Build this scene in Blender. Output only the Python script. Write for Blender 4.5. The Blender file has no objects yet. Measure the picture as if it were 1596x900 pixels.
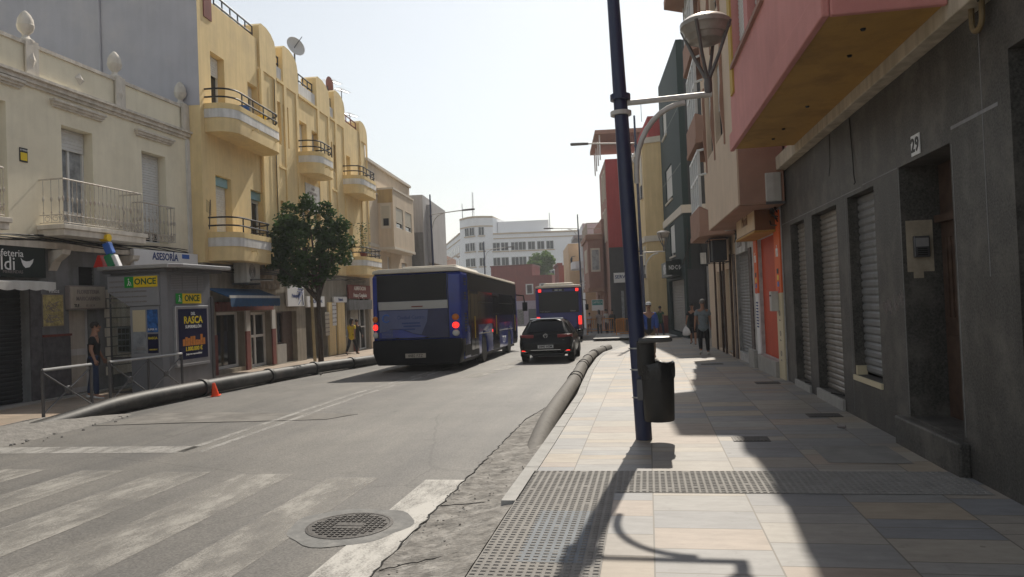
import bpy, bmesh, math, random
from mathutils import Vector, Matrix
R = math.radians
random.seed(7)
D = bpy.data
SC = bpy.context.scene
COL = SC.collection

# ------------------------------------------------------------------ camera model (metres; x right of the street, y along it)
F, CX, CY, EYE = 1150.0, 798.0, 450.0, 1.75
yaw, pit, rol = R(10.4), R(1.02), math.atan(.04)
fw = Vector((-math.sin(yaw)*math.cos(pit), math.cos(yaw)*math.cos(pit), math.sin(pit)))
r0 = Vector((math.cos(yaw), math.sin(yaw), 0))
u0_ = r0.cross(fw)
cr, sr = math.cos(rol), math.sin(rol)
XI = r0*cr - u0_*sr
YI = u0_*cr + r0*sr
def ray(px, py): return fw + XI*((px-CX)/F) - YI*((py-CY)/F)
HAZE = .0008
SLOPE, Y0 = -.018, 15.0
def slope(y): return SLOPE*max(0.0, min(y, 140.0)-Y0)
def G(px, py, dz=0.0):
    d = ray(px, py); lo, hi = .1, 400
    for _ in range(50):
        m = (lo+hi)/2
        if EYE+d.z*m > slope(d.y*m)+dz: lo = m
        else: hi = m
    return Vector((d.x*lo, d.y*lo, EYE+d.z*lo))
def at(px, py, y):
    d = ray(px, py); t = y/d.y
    return Vector((d.x*t, y, EYE+d.z*t))

# ------------------------------------------------------------------ materials
def lin(c):
    return tuple((v/12.92 if v <= .04045 else ((v+.055)/1.055)**2.4) for v in c)
def mat(name, col, rough=.8, var=.12, scale=2.5, bump=0.0, bscale=60, metal=0.0, spec=.4, streak=0.0, dirt=None, dirt_amt=.5, dirt_scale=1.2, emit=None, estr=0, coat=0.0):
    m = D.materials.new(name); m.use_nodes = True
    nt = m.node_tree; N = nt.nodes; L = nt.links
    b = N['Principled BSDF']
    b.inputs['Roughness'].default_value = rough
    b.inputs['Metallic'].default_value = metal
    b.inputs['Specular IOR Level'].default_value = spec
    b.inputs['Coat Weight'].default_value = coat
    tc = N.new('ShaderNodeTexCoord')
    nz = N.new('ShaderNodeTexNoise'); nz.inputs['Scale'].default_value = scale; nz.inputs['Detail'].default_value = 7; nz.inputs['Roughness'].default_value = .62
    L.new(tc.outputs['Object'], nz.inputs['Vector'])
    rp = N.new('ShaderNodeValToRGB')
    rp.color_ramp.elements[0].position = .3; rp.color_ramp.elements[1].position = .72
    rp.color_ramp.elements[0].color = (*[c*(1-var) for c in col], 1)
    rp.color_ramp.elements[1].color = (*[min(1, c*(1+var)) for c in col], 1)
    L.new(nz.outputs['Fac'], rp.inputs['Fac'])
    out = rp.outputs['Color']
    if streak:
        mp = N.new('ShaderNodeMapping'); mp.inputs['Scale'].default_value = (5, 5, .35)
        L.new(tc.outputs['Object'], mp.inputs['Vector'])
        n2 = N.new('ShaderNodeTexNoise'); n2.inputs['Scale'].default_value = 1.3; n2.inputs['Detail'].default_value = 5
        L.new(mp.outputs['Vector'], n2.inputs['Vector'])
        r2 = N.new('ShaderNodeValToRGB'); r2.color_ramp.elements[0].position = .38; r2.color_ramp.elements[1].position = .62
        r2.color_ramp.elements[0].color = (1-streak, 1-streak*1.05, 1-streak*1.15, 1); r2.color_ramp.elements[1].color = (1, 1, 1, 1)
        L.new(n2.outputs['Fac'], r2.inputs['Fac'])
        mx = N.new('ShaderNodeMixRGB'); mx.blend_type = 'MULTIPLY'; mx.inputs['Fac'].default_value = 1
        L.new(out, mx.inputs['Color1']); L.new(r2.outputs['Color'], mx.inputs['Color2']); out = mx.outputs['Color']
    if dirt:
        n3 = N.new('ShaderNodeTexNoise'); n3.inputs['Scale'].default_value = dirt_scale; n3.inputs['Detail'].default_value = 9; n3.inputs['Roughness'].default_value = .7
        L.new(tc.outputs['Object'], n3.inputs['Vector'])
        r3 = N.new('ShaderNodeValToRGB'); r3.color_ramp.elements[0].position = .48; r3.color_ramp.elements[1].position = .68
        r3.color_ramp.elements[0].color = (0, 0, 0, 1); r3.color_ramp.elements[1].color = (dirt_amt, dirt_amt, dirt_amt, 1)
        L.new(n3.outputs['Fac'], r3.inputs['Fac'])
        mx = N.new('ShaderNodeMixRGB'); L.new(r3.outputs['Color'], mx.inputs['Fac'])
        L.new(out, mx.inputs['Color1']); mx.inputs['Color2'].default_value = (*dirt, 1); out = mx.outputs['Color']
    L.new(out, b.inputs['Base Color'])
    if bump:
        nb = N.new('ShaderNodeTexNoise'); nb.inputs['Scale'].default_value = bscale; nb.inputs['Detail'].default_value = 4
        L.new(tc.outputs['Object'], nb.inputs['Vector'])
        bm = N.new('ShaderNodeBump'); bm.inputs['Strength'].default_value = bump; bm.inputs['Distance'].default_value = .02
        L.new(nb.outputs['Fac'], bm.inputs['Height']); L.new(bm.outputs['Normal'], b.inputs['Normal'])
    if emit:
        b.inputs['Emission Color'].default_value = (*emit, 1); b.inputs['Emission Strength'].default_value = estr
    return m
M = {}
def defm(key, *a, **k): M[key] = mat(key, *a, **k); return M[key]
defm('cream_plaster', (.82, .755, .585), .9, .06, 1.2, .25, 50, streak=.05, dirt=(.52, .46, .34), dirt_amt=.3, dirt_scale=.9)
defm('cream_trim', (.66, .61, .53), .85, .10, 4, .2, streak=.2)
defm('shop_grey', (.21, .215, .22), .85, .18, 2, .3, streak=.2, dirt=(.09, .085, .08), dirt_amt=.6)
defm('shop_beige', (.28, .25, .20), .85, .18, 2, .3, streak=.2)
defm('stone_clad', (.10, .095, .10), .85, .4, 5, .6, 14)
defm('party_blue', (.43, .43, .47), .9, .08, .8, .3, 30, streak=.04, dirt=(.52, .50, .50), dirt_amt=.5, dirt_scale=.5)
defm('yellow_plaster', (.80, .62, .325), .9, .08, 1.0, .3, 45, streak=.09, dirt=(.58, .45, .26), dirt_amt=.55, dirt_scale=.8)
defm('yellow_trim', (.78, .60, .30), .9, .09, 2, .2, streak=.1)
defm('white_band', (.72, .71, .69), .85, .1, 3, .15, streak=.18)
defm('tan_plaster', (.64, .53, .40), .9, .08, 1.1, .2, 45, streak=.1)
defm('tan_ochre', (.50, .36, .18), .9, .1, 1.5, .2, streak=.15)
defm('pale_trim', (.62, .56, .47), .85, .06, 3)
defm('slab_grey', (.46, .45, .45), .9, .08, 1, .2, streak=.15)
defm('far_white', (.88, .88, .88), .9, .04, .3)
defm('far_stripe', (.55, .43, .30), .9, .05, .5)
defm('far_red', (.26, .075, .06), .9, .12, .7, streak=.15)
defm('granite', (.074, .070, .064), .55, .6, 45, .15, 90, spec=.35, streak=.18, dirt=(.15, .137, .12), dirt_amt=.8, dirt_scale=1.7)
defm('granite_joint', (.24, .24, .24), .8, .2, 8)
defm('pink_plaster', (.60, .265, .24), .9, .08, 1.3, .35, 60, streak=.05, dirt=(.45, .20, .19), dirt_amt=.35, dirt_scale=.8)
defm('ochre_soffit', (.46, .265, .07), .85, .14, 1.3, .2, 40, dirt=(.22, .12, .04), dirt_amt=.55, dirt_scale=1.6)
defm('lintel_beige', (.56, .49, .38), .85, .12, 3, .2, streak=.25)
defm('tanR_plaster', (.60, .47, .35), .9, .09, 1.3, .2, streak=.05)
defm('tanR_brown', (.34, .20, .145), .9, .12, 2, .2)
defm('tile_green', (.030, .048, .046), .7, .18, 30, .1, spec=.15, streak=.1)
defm('tile_dark', (.03, .033, .035), .5, .2, 30, .1)
defm('rt_yellow', (.66, .50, .26), .9, .08, 1, .2, streak=.1)
defm('rt_red', (.38, .045, .045), .9, .1, 1, .15, streak=.1)
defm('rt_brown', (.33, .19, .15), .9, .1, 1.4, .15, streak=.08)
defm('rt_peach', (.58, .41, .26), .9, .06, 1.5)
defm('rt_white', (.66, .66, .68), .9, .05, 1.5)
defm('dark_shop', (.045, .045, .05), .7, .2, 3)
defm('window_white', (.68, .68, .66), .5, .05, 5)
defm('window_dark', (.06, .05, .045), .5, .1, 5)
defm('blind_white', (.62, .62, .60), .6, .05, 5, streak=.06)
defm('blind_grey', (.20, .20, .20), .55, .12, 5, streak=.15)
defm('blind_beige', (.50, .46, .37), .6, .05, 5)
defm('glass_dark', (.02, .024, .028), .06, .1, 1, spec=.4)
defm('glass_curtain', (.30, .32, .34), .12, .45, 5, spec=.6)
defm('rail_black', (.018, .02, .028), .5, .1, 9, metal=.3)
defm('rail_white', (.48, .44, .38), .6, .15, 9, dirt=(.25, .13, .07), dirt_amt=.6, dirt_scale=7)
defm('shutter_metal', (.26, .235, .21), .5, .15, 3, metal=.3, streak=.25, dirt=(.30, .28, .25), dirt_amt=.6, dirt_scale=4)
defm('shutter_dark', (.035, .037, .04), .5, .2, 3, metal=.2)
defm('sign_black', (.01, .018, .016), .4, .1, 3)
defm('sign_white', (.72, .72, .72), .45, .05, 3)
defm('sign_old', (.45, .40, .33), .6, .08, 4, streak=.1)
defm('text_white', (.8, .8, .78), .5, 0)
defm('text_grey', (.24, .21, .20), .7, .05)
defm('text_blue', (.02, .045, .18), .5, 0)
defm('text_black', (.015, .015, .015), .5, 0)
defm('text_brown', (.16, .06, .02), .5, 0)
defm('green_sign', (.015, .30, .045), .4, 0)
defm('yellow_sign', (.78, .56, .015), .4, 0)
defm('yellow_text', (.80, .62, .03), .5, 0)
defm('text_darkgreen', (.01, .09, .03), .5, 0)
defm('kiosk_grey', (.22, .225, .24), .5, .06, 3, metal=.15, streak=.08)
defm('kiosk_panel', (.28, .285, .30), .5, .05, 3, metal=.1)
defm('poster_navy', (.010, .012, .045), .3, .15, 6)
defm('poster_blue', (.03, .12, .35), .3, .7, 9)
defm('poster_orange', (.55, .20, .04), .4, .3, 12)
defm('poster_sepia', (.42, .35, .15), .5, .5, 12)
defm('alu', (.52, .52, .53), .35, .08, 8, metal=.7)
defm('steel_dark', (.12, .12, .125), .45, .15, 8, metal=.6)
defm('steel_rail', (.40, .40, .40), .38, .1, 8, metal=.7)
defm('logo_yellow', (.75, .50, .02), .35, 0)
defm('logo_blue', (.03, .12, .45), .35, 0)
defm('logo_red', (.60, .03, .02), .35, 0)
defm('logo_green', (.02, .22, .09), .35, 0)
defm('pipe_black', (.020, .020, .020), .55, .3, 3, .1, 20, spec=.35, dirt=(.12, .11, .095), dirt_amt=.5, dirt_scale=2)
defm('pipe_dusty', (.17, .16, .145), .75, .3, 5, .25, 25, spec=.25, dirt=(.075, .07, .065), dirt_amt=.7, dirt_scale=5)
defm('rubber', (.012, .012, .012), .6, .2, 8)
defm('cone_orange', (.85, .075, .012), .45, .08, 6)
defm('barrier_orange', (.62, .24, .03), .5, .1, 6)
defm('pole_blue', (.014, .022, .07), .38, .15, 4, spec=.5, dirt=(.03, .035, .07), dirt_amt=.5, dirt_scale=6)
defm('arm_white', (.55, .53, .50), .5, .08, 6, dirt=(.35, .30, .25), dirt_amt=.5, dirt_scale=5)
defm('lamp_grey', (.13, .12, .115), .5, .15, 6, metal=.3)
defm('lamp_bowl', (.30, .27, .235), .35, .2, 6, metal=.2)
defm('lamp_top', (.75, .68, .60), .3, .1, 6, metal=.6)
defm('bin_black', (.024, .023, .022), .55, .2, 8, .15, 30)
defm('bag_black', (.013, .013, .014), .3, .2, 12, .8, 20, spec=.5)
defm('bin_lid', (.06, .06, .06), .35, .2, 8)
defm('bus_blue', (.012, .035, .27), .25, .08, 2, coat=.2, dirt=(.03, .035, .10), dirt_amt=.4)
defm('bus_navy', (.018, .022, .16), .28, .08, 2, coat=.15)
defm('bus_roof', (.62, .57, .47), .45, .08, 2, dirt=(.4, .35, .28), dirt_amt=.4)
defm('bus_black', (.007, .007, .009), .5, .2, 3, spec=.12)
defm('bus_silver', (.36, .355, .34), .35, .06, 3, metal=.2)
defm('bus_ad', (.095, .115, .23), .4, .08, 3)
defm('bus_ad_dark', (.018, .022, .08), .35, .2, 4)
defm('bus_glass', (.008, .008, .011), .09, .15, 2, spec=.12)
defm('lamp_red', (.5, .01, .01), .3, 0, emit=(1, .03, .02), estr=1.3)
defm('lamp_red_off', (.22, .012, .012), .3, .1)
defm('lamp_orange', (.55, .16, .01), .3, .1)
defm('lamp_clear', (.5, .5, .48), .2, .1)
defm('car_black', (.005, .005, .006), .25, .1, 3, spec=.16, coat=.04)
defm('plate_white', (.60, .60, .58), .5, .04, 6)
defm('chrome', (.65, .65, .66), .2, .04, 6, metal=.9)
defm('tyre', (.016, .016, .016), .85, .25, 9)
defm('rim', (.30, .30, .31), .35, .1, 9, metal=.8)
defm('bark', (.075, .055, .04), .95, .35, 12, .8, 30)
defm('skin', (.30, .16, .105), .6, .08, 10)
defm('skin_pale', (.42, .25, .18), .6, .08, 10)
defm('hair_dark', (.018, .013, .010), .7, .3, 30)
defm('hair_grey', (.16, .15, .14), .8, .3, 30)
for k, c in dict(black=(.014, .014, .016), blue=(.03, .08, .34), grey=(.17, .20, .22), yellow=(.62, .46, .03), jeans=(.025, .04, .085), khaki=(.17, .13, .09), green=(.02, .085, .035), white=(.6, .6, .6), navy=(.02, .025, .05), blush=(.45, .38, .36)).items():
    defm('cloth_'+k, c, .9, .22, 9, .25, 40)
defm('shoe_white', (.6, .6, .58), .7, .1)
defm('shoe_black', (.02, .02, .02), .6, .1)
defm('plastic_bag', (.72, .72, .72), .4, .1, 9, .4, 20)
defm('dish', (.55, .54, .52), .5, .08, 5)
defm('dish_red', (.20, .08, .07), .6, .1, 5)
defm('rust_red', (.20, .055, .045), .8, .2, 4, streak=.2)
defm('awning_blue', (.018, .075, .17), .85, .12, 6, streak=.1)
defm('awning_white', (.58, .57, .54), .85, .06, 6, streak=.12)
defm('orange_paint', (.70, .13, .03), .6, .06, 3)
defm('red_door', (.48, .055, .015), .6, .08, 3)
defm('cream_panel', (.58, .50, .34), .6, .05, 3)
defm('wood_dark', (.075, .047, .034), .5, .4, 8)
defm('stone_step', (.34, .325, .30), .8, .12, 5, .2)
defm('marble', (.42, .41, .40), .5, .35, 4)
defm('brickstone', (.13, .105, .095), .9, .5, 14, .6, 16)
defm('ac_white', (.50, .49, .46), .6, .1, 5, streak=.2)
defm('cable', (.03, .028, .026), .7, .2, 8)
defm('conduit', (.17, .12, .055), .6, .2, 8)
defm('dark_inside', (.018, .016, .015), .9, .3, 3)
defm('goods', (.16, .15, .13), .7, .9, 9)
defm('plaque_tile', (.50, .49, .47), .4, .25, 22)
defm('rubble', (.215, .205, .19), .95, .3, 9, .8, 30)
defm('iron', (.075, .07, .066), .6, .3, 12, .3, 50, metal=.3)
defm('concrete_ring', (.19, .19, .185), .9, .2, 8, .3, dirt=(.30, .29, .27), dirt_amt=.6, dirt_scale=4)
defm('kerb', (.38, .375, .36), .85, .14, 6, .25, 60)
defm('roof_grey', (.25, .24, .23), .9, .1, 2)

def leaf_mat(name, col, trans=.25):
    m = D.materials.new(name); m.use_nodes = True
    N = m.node_tree.nodes; L = m.node_tree.links; b = N['Principled BSDF']
    g = N.new('ShaderNodeObjectInfo'); tc = N.new('ShaderNodeTexCoord')
    nz = N.new('ShaderNodeTexNoise'); nz.inputs['Scale'].default_value = 9; nz.inputs['Detail'].default_value = 3
    L.new(tc.outputs['Object'], nz.inputs['Vector'])
    rp = N.new('ShaderNodeValToRGB'); rp.color_ramp.elements[0].position = .3; rp.color_ramp.elements[1].position = .7
    rp.color_ramp.elements[0].color = (*[c*.6 for c in col], 1); rp.color_ramp.elements[1].color = (*[c*1.5 for c in col], 1)
    L.new(nz.outputs['Fac'], rp.inputs['Fac']); L.new(rp.outputs['Color'], b.inputs['Base Color'])
    b.inputs['Roughness'].default_value = .6; b.inputs['Specular IOR Level'].default_value = .18
    t = N.new('ShaderNodeBsdfTranslucent'); L.new(rp.outputs['Color'], t.inputs['Color'])
    mx = N.new('ShaderNodeMixShader'); mx.inputs['Fac'].default_value = trans
    L.new(b.outputs['BSDF'], mx.inputs[1]); L.new(t.outputs['BSDF'], mx.inputs[2])
    L.new(mx.outputs['Shader'], N['Material Output'].inputs['Surface'])
    return m
M['leaf'] = leaf_mat('leaf', (.044, .082, .024), .35)
M['leaf_far'] = leaf_mat('leaf_far', (.10, .17, .03), .55)

# ------------------------------------------------------------------ mesh builder
class MB:
    def __init__(s): s.v = []; s.f = []; s.m = []; s.mi = 0
    def add(s, vs, fs):
        o = len(s.v); s.v += [tuple(v) for v in vs]
        s.f += [[o+i for i in f] for f in fs]; s.m += [s.mi]*len(fs)
    def box(s, x0, x1, y0, y1, z0, z1):
        x0, x1 = sorted((x0, x1)); y0, y1 = sorted((y0, y1)); z0, z1 = sorted((z0, z1))
        s.add([(x0,y0,z0),(x1,y0,z0),(x1,y1,z0),(x0,y1,z0),(x0,y0,z1),(x1,y0,z1),(x1,y1,z1),(x0,y1,z1)],
              [(0,3,2,1),(4,5,6,7),(0,1,5,4),(1,2,6,5),(2,3,7,6),(3,0,4,7)])
    def tube(s, pts, r, n=8, cap=True):
        pts = [Vector(p) for p in pts]; rs = r if isinstance(r, (list, tuple)) else [r]*len(pts)
        vs = []; prev = None
        for i, p in enumerate(pts):
            a = pts[max(0, i-1)]; b = pts[min(len(pts)-1, i+1)]
            d = (b-a).normalized()
            if prev is None:
                up = Vector((0, 0, 1)) if abs(d.z) < .9 else Vector((1, 0, 0))
                x = d.cross(up).normalized()
            else:
                x = (prev - d*prev.dot(d)).normalized()
            prev = x; y = d.cross(x)
            for k in range(n):
                t = 2*math.pi*k/n
                vs.append(p + (x*math.cos(t)+y*math.sin(t))*rs[i])
        fs = []
        for i in range(len(pts)-1):
            for k in range(n):
                a = i*n+k; b = i*n+(k+1) % n
                fs.append((a, b, b+n, a+n))
        if cap:
            fs.append(tuple(range(n-1, -1, -1))); fs.append(tuple((len(pts)-1)*n+k for k in range(n)))
        s.add(vs, fs)
    def lathe(s, prof, c=(0, 0, 0), n=16, axis='z'):
        vs = []; fs = []
        for (r, z) in prof:
            for k in range(n):
                t = 2*math.pi*k/n
                p = (r*math.cos(t), r*math.sin(t), z)
                if axis == 'x': p = (z, p[0], p[1])
                if axis == 'y': p = (p[1], z, p[0])
                vs.append((c[0]+p[0], c[1]+p[1], c[2]+p[2]))
        for i in range(len(prof)-1):
            for k in range(n):
                a = i*n+k; b = i*n+(k+1) % n
                fs.append((a, b, b+n, a+n))
        fs.append(tuple(range(n-1, -1, -1))); fs.append(tuple((len(prof)-1)*n+k for k in range(n)))
        s.add(vs, fs)
    def ell(s, c, rx, ry, rz, n=12, m=8):
        vs = [(c[0], c[1], c[2]-rz)]; fs = []
        for i in range(1, m):
            a = -math.pi/2+math.pi*i/m
            for k in range(n):
                t = 2*math.pi*k/n
                vs.append((c[0]+rx*math.cos(a)*math.cos(t), c[1]+ry*math.cos(a)*math.sin(t), c[2]+rz*math.sin(a)))
        vs.append((c[0], c[1], c[2]+rz))
        for k in range(n): fs.append((0, 1+(k+1) % n, 1+k))
        for i in range(m-2):
            for k in range(n):
                a = 1+i*n+k; b = 1+i*n+(k+1) % n
                fs.append((a, b, b+n, a+n))
        t = len(vs)-1; o = 1+(m-2)*n
        for k in range(n): fs.append((o+k, o+(k+1) % n, t))
        s.add(vs, fs)
    def prism(s, poly, a, b, f):
        """poly: 2-d points; f(p, t) -> 3-d point for t = a and b"""
        n = len(poly)
        vs = [f(p, a) for p in poly]+[f(p, b) for p in poly]
        fs = [tuple(range(n-1, -1, -1)), tuple(range(n, 2*n))]
        fs += [(i, (i+1) % n, n+(i+1) % n, n+i) for i in range(n)]
        s.add(vs, fs)
    def grid(s, P, ni, nj, flip=False):
        vs = [P(i, j) for i in range(ni) for j in range(nj)]; fs = []
        for i in range(ni-1):
            for j in range(nj-1):
                q = (i*nj+j, i*nj+j+1, (i+1)*nj+j+1, (i+1)*nj+j)
                fs.append(q[::-1] if flip else q)
        s.add(vs, fs)
    def each(s, name, m, parent=None, **kw):
        """every separate piece becomes a part of its own"""
        par = list(range(len(s.v)))
        def find(i):
            while par[i] != i: par[i] = par[par[i]]; i = par[i]
            return i
        for f in s.f:
            for i in f[1:]: par[find(i)] = find(f[0])
        groups = {}
        for fi, f in enumerate(s.f): groups.setdefault(find(f[0]), []).append(fi)
        out = []
        for fl in groups.values():
            q = MB(); idx = {}
            for fi in fl:
                for i in s.f[fi]:
                    if i not in idx: idx[i] = len(q.v); q.v.append(s.v[i])
                q.f.append([idx[i] for i in s.f[fi]]); q.m.append(s.m[fi])
            out.append(q.build(name, m, parent, **kw))
        return out
    def build(s, name, m, parent=None, smooth=None, bevel=0, fix=True, loc=None, rotz=None, wire=0):
        me = D.meshes.new(name); me.from_pydata(s.v, [], s.f)
        ms = m if isinstance(m, (list, tuple)) else [m]
        for q in ms: me.materials.append(M[q] if isinstance(q, str) else q)
        if len(ms) > 1: me.polygons.foreach_set('material_index', s.m)
        if fix or bevel:
            bm = bmesh.new(); bm.from_mesh(me)
            if fix: bmesh.ops.recalc_face_normals(bm, faces=bm.faces)
            if bevel:
                es = [e for e in bm.edges if len(e.link_faces) == 2 and e.calc_face_angle(0) > R(50)]
                bmesh.ops.bevel(bm, geom=es, offset=bevel, segments=2, profile=.5, affect='EDGES', clamp_overlap=True)
            bm.to_mesh(me); bm.free()
        if smooth is not None:
            me.polygons.foreach_set('use_smooth', [True]*len(me.polygons))
            me.set_sharp_from_angle(angle=R(smooth))
        me.update()
        o = D.objects.new(name, me); COL.objects.link(o)
        if parent: o.parent = parent
        if loc is not None: o.location = loc
        if rotz is not None: o.rotation_euler = (0, 0, rotz)
        return o
def tag(o, label=None, cat=None, group=None, kind=None):
    if label: o['label'] = label
    if cat: o['category'] = cat
    if group: o['group'] = group
    if kind: o['kind'] = kind
    return o
def thing(name, label, cat, loc=(0, 0, 0), rotz=0, group=None):
    o = D.objects.new(name, None); COL.objects.link(o); o.empty_display_size = .2
    o.location = loc; o.rotation_euler = (0, 0, rotz)
    return tag(o, label, cat, group)
def struct(o): o['kind'] = 'structure'; return o
def copy_tree(o, parent=None):
    c = o.copy(); COL.objects.link(c); c.parent = parent
    for ch in o.children: copy_tree(ch, c)
    return c
def text_mesh(name, body, size, m, parent, M4, extr=.004, align='CENTER', sx=1.0, bold=False):
    cu = D.curves.new(name, 'FONT'); cu.body = body; cu.size = size; cu.extrude = extr; cu.align_x = align; cu.align_y = 'CENTER'
    cu.resolution_u = 2
    if bold: cu.offset = size*.02
    t = D.objects.new(name, cu); COL.objects.link(t)
    bpy.context.view_layer.update()
    me = D.meshes.new_from_object(t.evaluated_get(bpy.context.evaluated_depsgraph_get()))
    D.objects.remove(t); D.curves.remove(cu)
    me.transform(Matrix.Diagonal((sx, 1, 1, 1))); me.transform(M4)
    me.materials.clear(); me.materials.append(M[m])
    me.name = name
    o = D.objects.new(name, me); COL.objects.link(o); o.parent = parent
    return o
def frame(X, Y, Z, T):
    return Matrix(((X[0], Y[0], Z[0], T[0]), (X[1], Y[1], Z[1], T[1]), (X[2], Y[2], Z[2], T[2]), (0, 0, 0, 1)))

# ------------------------------------------------------------------ facades: u along the wall, z up, d outwards
class Fac:
    def __init__(s, name, label, cat, P, ang, side, group=None, root=True):
        s.P = P; a = R(ang); s.h = (math.sin(a), math.cos(a)); s.o = 1 if side == 'R' else -1
        s.zb = slope(P[1]); s.rz = math.atan2(s.h[1], s.h[0])
        s.out = (-s.h[1]*s.o, s.h[0]*s.o)
        s.root = thing(name, label, cat, (P[0], P[1], s.zb), s.rz, group) if root else None
    def fp(s, px, py, d=0.0):
        r = ray(px, py); n = s.out
        Q = (s.P[0]+n[0]*d, s.P[1]+n[1]*d)
        t = (Q[0]*n[0]+Q[1]*n[1])/(r.x*n[0]+r.y*n[1])
        return ((r.x*t-s.P[0])*s.h[0]+(r.y*t-s.P[1])*s.h[1], EYE+r.z*t-s.zb)
    def U(s, px, py, d=0.0): return s.fp(px, py, d)[0]
    def Z(s, px, py, d=0.0): return s.fp(px, py, d)[1]
    def W(s, u, z, d=0.0):
        return (s.P[0]+s.h[0]*u+s.out[0]*d, s.P[1]+s.h[1]*u+s.out[1]*d, z+s.zb)
    def sub(s, name, label, cat, u, z, d=0, group=None):
        """a thing of its own fixed on this facade; returns (root, local Fac) with the same axes and its origin at (u, z, d)"""
        w = s.W(u, z, d)
        f = Fac.__new__(Fac); f.P = (w[0], w[1]); f.h = s.h; f.o = s.o; f.zb = w[2]; f.rz = s.rz; f.out = s.out
        f.root = thing(name, label, cat, w, s.rz, group)
        return f
    def box(s, mb, u0, u1, z0, z1, d0, d1): mb.box(u0, u1, s.o*d0, s.o*d1, z0, z1)
    def text(s, body, u, z, d, size, m, name='lettering', align='CENTER', sx=1.0, parent=None, bold=False, vert=False):
        if vert: X = (0, 0, 1); Y = (s.o, 0, 0)
        else: X = (-s.o, 0, 0); Y = (0, 0, 1)
        return text_mesh(name, body, size, m, parent or s.root, frame(X, Y, (0, s.o, 0), (u, s.o*d, z)), align=align, sx=sx, bold=bold)
    def wall(s, name, m, u0, u1, z0, z1, depth, ops=(), d=0.0, parent=None, back=True):
        us = sorted({u0, u1, *[o[0] for o in ops], *[o[1] for o in ops]}); us = [u for u in us if u0 <= u <= u1]
        zs = sorted({z0, z1, *[o[2] for o in ops], *[o[3] for o in ops]}); zs = [z for z in zs if z0 <= z <= z1]
        mb = MB(); o = s.o
        for a, b in zip(us, us[1:]):
            for c, e in zip(zs, zs[1:]):
                mu, mz = (a+b)/2, (c+e)/2
                if any(p[0] < mu < p[1] and p[2] < mz < p[3] for p in ops): continue
                mb.add([(a, o*d, c), (b, o*d, c), (b, o*d, e), (a, o*d, e)], [(0, 1, 2, 3)])
        for p in ops:
            a, b, c, e, r = p[:5]; c = max(c, z0); e = min(e, z1); a = max(a, u0); b = min(b, u1)
            y0, y1 = o*d, o*(d-r)
            mb.add([(a,y0,c),(b,y0,c),(b,y0,e),(a,y0,e),(a,y1,c),(b,y1,c),(b,y1,e),(a,y1,e)],
                   [(0,4,5,1),(1,5,6,2),(2,6,7,3),(3,7,4,0)])
        y0, y1 = o*d, o*(d-depth)
        mb.add([(u0,y0,z0),(u1,y0,z0),(u1,y0,z1),(u0,y0,z1),(u0,y1,z0),(u1,y1,z0),(u1,y1,z1),(u0,y1,z1)],
               [(0,4,5,1),(1,5,6,2),(2,6,7,3),(3,7,4,0),(4,5,6,7)])
        return mb.build(name, m, parent or s.root, fix=False)
    def window(s, op, kind='glass', fm='window_white', pm='glass_dark', blind=0.0, bm='blind_white', mull=2, fw_=.06, name='window', parent=None, rail=0):
        a, b, c, e, r = op[:5]; db = -r
        mb = MB()
        d1 = db+.07
        g = .004
        s.box(mb, a+g, a+fw_, c+g, e-g, db, d1); s.box(mb, b-fw_, b-g, c+g, e-g, db, d1)
        s.box(mb, a+fw_, b-fw_, e-fw_, e-g, db, d1); s.box(mb, a+fw_, b-fw_, c+g, c+fw_, db, d1)
        for k in range(1, mull):
            u = a+(b-a)*k/mull; s.box(mb, u-fw_*.5, u+fw_*.5, c+fw_, e-fw_, db, d1-.008)
        if rail: s.box(mb, a+fw_, b-fw_, c+rail, c+rail+fw_, db, d1-.012)
        w = mb.build(name, fm, parent or s.root, fix=True)
        mb = MB(); s.box(mb, a+.01, b-.01, c+.01, e-.01, db-.02, db+.02); mb.build('pane', pm, w)
        if blind > 0:
            zt = e-.02; zb_ = e-(e-c)*blind+.01; n = max(3, int((zt-zb_)/.07)); mb = MB()
            for k in range(n):
                z1_ = zt-(zt-zb_)*k/n; z0_ = zt-(zt-zb_)*(k+1)/n; o = s.o
                y = o*(db+.085); y2 = o*(db+.098)
                mb.add([(a+.03, y, z1_), (b-.03, y, z1_), (b-.03, y2, z0_+.012), (a+.03, y2, z0_+.012), (b-.03, y, z0_), (a+.03, y, z0_)], [(0, 1, 2, 3), (3, 2, 4, 5)])
            mb.build('blind', bm, w, fix=False)
        return w
    def shutter(s, a, b, c, e, db, m='shutter_metal', pitch=.085, name='roller_shutter', parent=None):
        n = max(3, int((e-c)/pitch)); mb = MB(); o = s.o
        for k in range(n):
            z0_ = c+(e-c)*k/n; z1_ = c+(e-c)*(k+1)/n; h = z1_-z0_
            ys = [o*db, o*(db+.02), o*(db+.02), o*db]; zz = [z0_, z0_+h*.3, z0_+h*.75, z1_]
            vs = []
            for y, z in zip(ys, zz): vs += [(a, y, z), (b, y, z)]
            mb.add(vs, [(0, 1, 3, 2), (2, 3, 5, 4), (4, 5, 7, 6)])
        return mb.build(name, m, parent or s.root, fix=False)
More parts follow.
